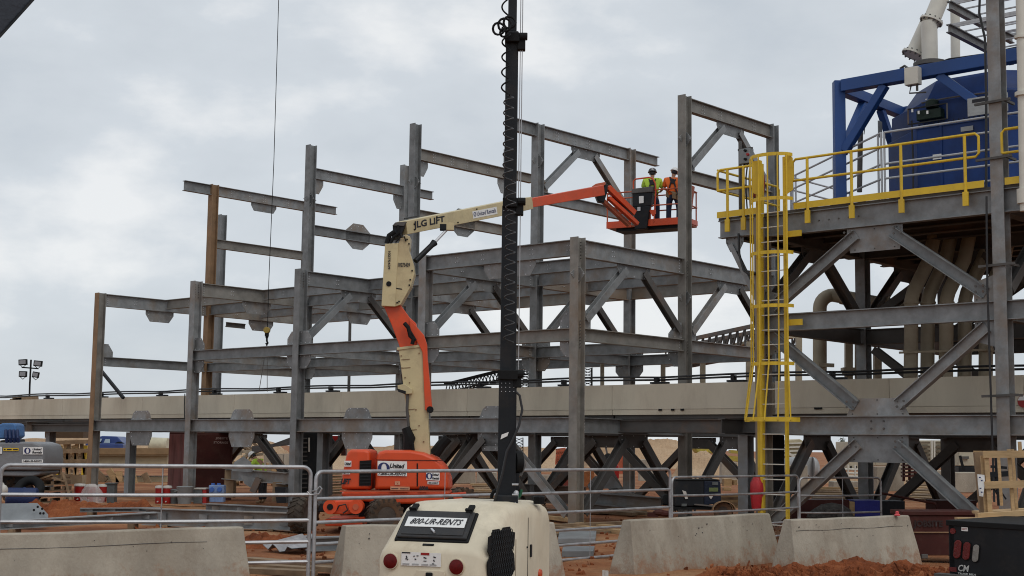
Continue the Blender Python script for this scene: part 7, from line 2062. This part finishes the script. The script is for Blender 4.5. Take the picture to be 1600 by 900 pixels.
# yellow machine on the embankment
YM = thing('yellow_loader', 'yellow earthmover on the embankment beyond the welder', 'earthmover', gy(1110, 706, 105))
pp([(1085, 700), (1090, 694), (1112, 693), (1126, 699), (1122, 709), (1090, 708)], 104, 2, 'body', mat('olive_yellow', (0.36, 0.29, 0.05), 0.6, var=0.2), YM, 0.1)
pp([(1103, 704), (1106, 704), (1106, 712), (1103, 712)], 103.8, 0.2, 'ladder', YELLOW, YM, 0)
oneobj('yellow_trailer', 'yellow flat trailer with cages beyond the grey duct support', 'trailer', MB().prism([gy(1140, 712, 90), gy(1158, 714, 90), gy(1158, 722, 90), gy(1140, 719, 90)], YX * 2).prism([gy(1142, 703, 90), gy(1156, 704, 90), gy(1156, 709, 90), gy(1142, 708, 90)], YX * 1), mat('olive_yellow', (0.36, 0.29, 0.05), 0.6))
# tree
TR = thing('tree', 'small dark tree far away in the gap beside the dark lower column', 'tree', gy(1316, 712, 130))
MB().tube([gy(1316, 715, 130), gy(1315, 700, 130), gy(1317, 690, 130)], [0.25, 0.16, 0.08], n=8).obj('trunk', WOODD, TR)
random.seed(8)
lf = MB()
for k in range(260):
    a = random.uniform(0, 6.28)
    cx_, cy_ = random.choice(((1316, 690), (1313, 699), (1319, 697), (1316, 694)))
    c = gy(cx_ + random.gauss(0, 2.2), cy_ + random.gauss(0, 2.6), 130 + random.uniform(-.8, .8))
    s = random.uniform(0.06, 0.16)
    d1 = Vector((random.gauss(0, 1), random.gauss(0, 1), random.gauss(0, 1))).normalized()
    d2 = d1.orthogonal().normalized()
    lf.add([c - d1 * s, c + d2 * s * .6, c + d1 * s, c - d2 * s * .6], [(0, 1, 2, 3)])
lf.obj('crown', mat('dark_foliage', (0.04, 0.05, 0.03), 0.8, bump=0), TR, kind='stuff')
# far work lights, left
FL = thing('work_light_mast', 'far mast with four floodlights standing beyond the duct at the left', 'light mast', gy(46, 640, 90))
Yf = 90
MB().tube([gy(45.5, 640, Yf), gy(46.5, 602, Yf), gy(48.5, 562, Yf)], 0.06, n=8).obj('mast', BLACK, FL)
MB().bar(gy(34, 574, Yf), gy(60, 576, Yf), 0.08, 0.08).obj('cross_arm', BLACK, FL)
for (x, y, w_, tl_) in ((36, 566, 13, 1), (59.5, 568, 13, -1), (36, 584.5, 12, 0), (56, 585.5, 10, -2)):
    c = gy(x, y, Yf - 0.2)
    ax = (Vector((1, 0, 0.08 * tl_)), YX, Vector((-0.08 * tl_, 0, 1)))
    MB().box(c, (w_ / FPX * Yf, 0.2, 9 / FPX * Yf), ax).obj('floodlight', BLACK, FL, bevel=0.02)
    MB().box(c - YX * 0.11, (w_ * 0.75 / FPX * Yf, 0.02, 6 / FPX * Yf), ax).obj('lens', mat('grey_glass', (0.25, 0.26, 0.28), 0.2), FL)
    MB().tube([c - ZX * 0.15 - XX * 0.2, c - ZX * 0.33, c - ZX * 0.15 + XX * 0.2], 0.025).obj('yoke', BLACK, FL)
oneobj('roof_heap', 'tan heap of timbers on top of the duct beneath the far floodlights', 'timbers', MB().bar(gy(18, 627, 62), gy(58, 622, 62), 0.4, 0.2).bar(gy(22, 624, 62), gy(36, 622, 62), 0.4, 0.2).bar(gy(30, 626, 61.9), gy(54, 627, 61.9), 0.1, 0.1), WOODD)
# leaning strut at the first bay
oneobj('raking_strut', 'thin black strut leaning from the rust column down to the duct', 'strut', MB().bar(gy(153, 573, 53.5), gy(193, 622, 52.5), 0.10, 0.10), BLACKP)
oneobj('stub_beam', 'short dark stub beam hanging behind the rust brown tall column', 'beam', MB().isec(gy(353, 507, 58), gy(383, 510, 58), 0.2, 0.2), STEELD)
for k, x in enumerate((545, 828)):
    pass
oneobj('thin_column', 'thin brown column standing behind the deck between third and fourth columns', 'column', MB().bar(gy(545, 612, 62), gy(547, 498, 62), 0.12, 0.12, up=YX), STEELD)
# crane hook
HK = thing('crane_hook', 'crane hook block with yellow cheek hanging on a thin wire inside the frame', 'crane hook', gy(417, 540, 50))
Yh = 48.0
MB().tube([gy(436, -20, Yh), gy(428, 250, Yh), gy(420, 440, Yh), gy(418, 512, Yh)], 0.013, n=6).obj('wire', BLACK, HK)
MB().lathe([(0.10, -0.1), (0.11, -0.08), (0.11, 0.08), (0.10, 0.1)], gy(417, 516, Yh), YX, n=16).obj('hook_block', mat('dull_yellow', (0.33, 0.23, 0.05), 0.6), HK, smooth=True)
MB().box(gy(417, 522, Yh), (0.12, 0.14, 0.16)).lathe([(0.05, 0), (0.05, 0.12)], gy(417, 528, Yh), n=8).obj('swivel', BLACK, HK)
MB().tube([gy(417, 527, Yh), gy(417, 533, Yh), gy(418.5, 536, Yh), gy(417, 539, Yh), gy(415.5, 536, Yh)], 0.035, n=6).obj('hook', BLACK, HK)
MB().tube([gy(416.5, 538, Yh), gy(405, 610, Yh)], 0.012, n=6).tube([gy(417.5, 538, Yh), gy(417.5, 612, Yh)], 0.012, n=6).obj('sling', STEELD, HK)
# black lattice boom lying over the duct
LB = thing('lattice_boom', 'black lattice crane boom slanting behind the frame near the mast', 'crane boom', gy(760, 605, 58))
def lattice(root, p, q, w_, n_, m=BLACK, t=0.05):
    p, q = Vector(p), Vector(q)
    d, s, u = basis(q - p)
    cs_ = [(-w_ / 2, -w_ / 2), (w_ / 2, -w_ / 2), (w_ / 2, w_ / 2), (-w_ / 2, w_ / 2)]
    ch, lc = MB(), MB()
    for a, b in cs_:
        ch.bar(p + s * a + u * b, q + s * a + u * b, t, t)
    for i in range(n_):
        f0, f1 = i / n_, (i + 1) / n_
        for k in range(4):
            a, b = cs_[k], cs_[(k + 1) % 4]
            lc.bar(p + (q - p) * f0 + s * a[0] + u * a[1], p + (q - p) * f1 + s * b[0] + u * b[1], t * .6, t * .6)
    ch.obj('chord', m, root)
    lc.obj('lattice', m, root, kind='stuff')
lattice(LB, gy(700, 607, 58), gy(785, 586, 56), 0.38, 16)
LB2 = thing('lattice_mast', 'thin black lattice mast visible between the corner column and light tower', 'mast', gy(818, 605, 70))
lattice(LB2, gy(818, 612, 70), gy(820, 578, 70), 0.5, 8, t=0.07)
lattice(LB2, gy(800, 583, 70), gy(825, 580, 70), 0.3, 6, t=0.06)
LB3 = thing('lattice_mast', 'thin lattice mast just right of the bolted corner column', 'mast', gy(919, 605, 72))
lattice(LB3, gy(917, 606, 72), gy(917, 575, 72), 0.5, 7, t=0.06)
LB4 = thing('lattice_mast', 'far lattice tower seen low between mast and lower column', 'mast', gy(811, 700, 90))
lattice(LB4, gy(811, 730, 90), gy(811, 684, 90), 0.5, 9, t=0.06)
# crane boom passing the top left corner
CB = thing('crane_boom', 'dark crane boom edge crossing the top left corner of the picture', 'crane boom', gy(10, 10, 12))
p, q = gy(-60, 60, 12), gy(70, -80, 12.6)
MB().bar(p, q, 0.35, 0.34).obj('boom', mat('dark_blue_black', (0.02, 0.024, 0.035), 0.4), CB)
e_, f_, g_ = basis(q - p)
MB().bar(p + g_ * -0.175 , q + g_ * -0.175, 0.39, 0.02).obj('flange', BLACKP, CB)
# red and white round sign on the duct at the right edge
SG = thing('round_sign', 'red and white round sign on the duct at the extreme right edge', 'sign', W(-12, 1.7, 3.2))
sp_ = UX * 0
def on_duct(x, y):
    d = ray(x, y)
    o_ = W(0, 1.73, 0)
    t_ = (o_ - EYEV).dot(VX) / d.dot(VX)
    return EYEV + d * t_
sc_ = on_duct(1600, 627)
MB().lathe([(0.14, 0), (0.14, 0.012)], sc_, -VX, n=24).obj('sign_plate', REDT, SG)
MB().prism([sc_ - VX * 0.014 + UX * 0.13 * math.cos(a) + ZX * 0.13 * math.sin(a) for a in [0.15 + (math.pi - 0.3) * k / 10 for k in range(11)]], -VX * 0.004).obj('white_band', WHITE, SG)
# orange surveyor stake near the bottom
oneobj('stake', 'short pale stake with a black cap low in the clay gap between the barriers', 'stake', MB().box(gy(943, 897, 21.5), (0.035, 0.03, 0.12)).box(gy(948, 897, 21.5), (0.05, 0.04, 0.1)), WHP)
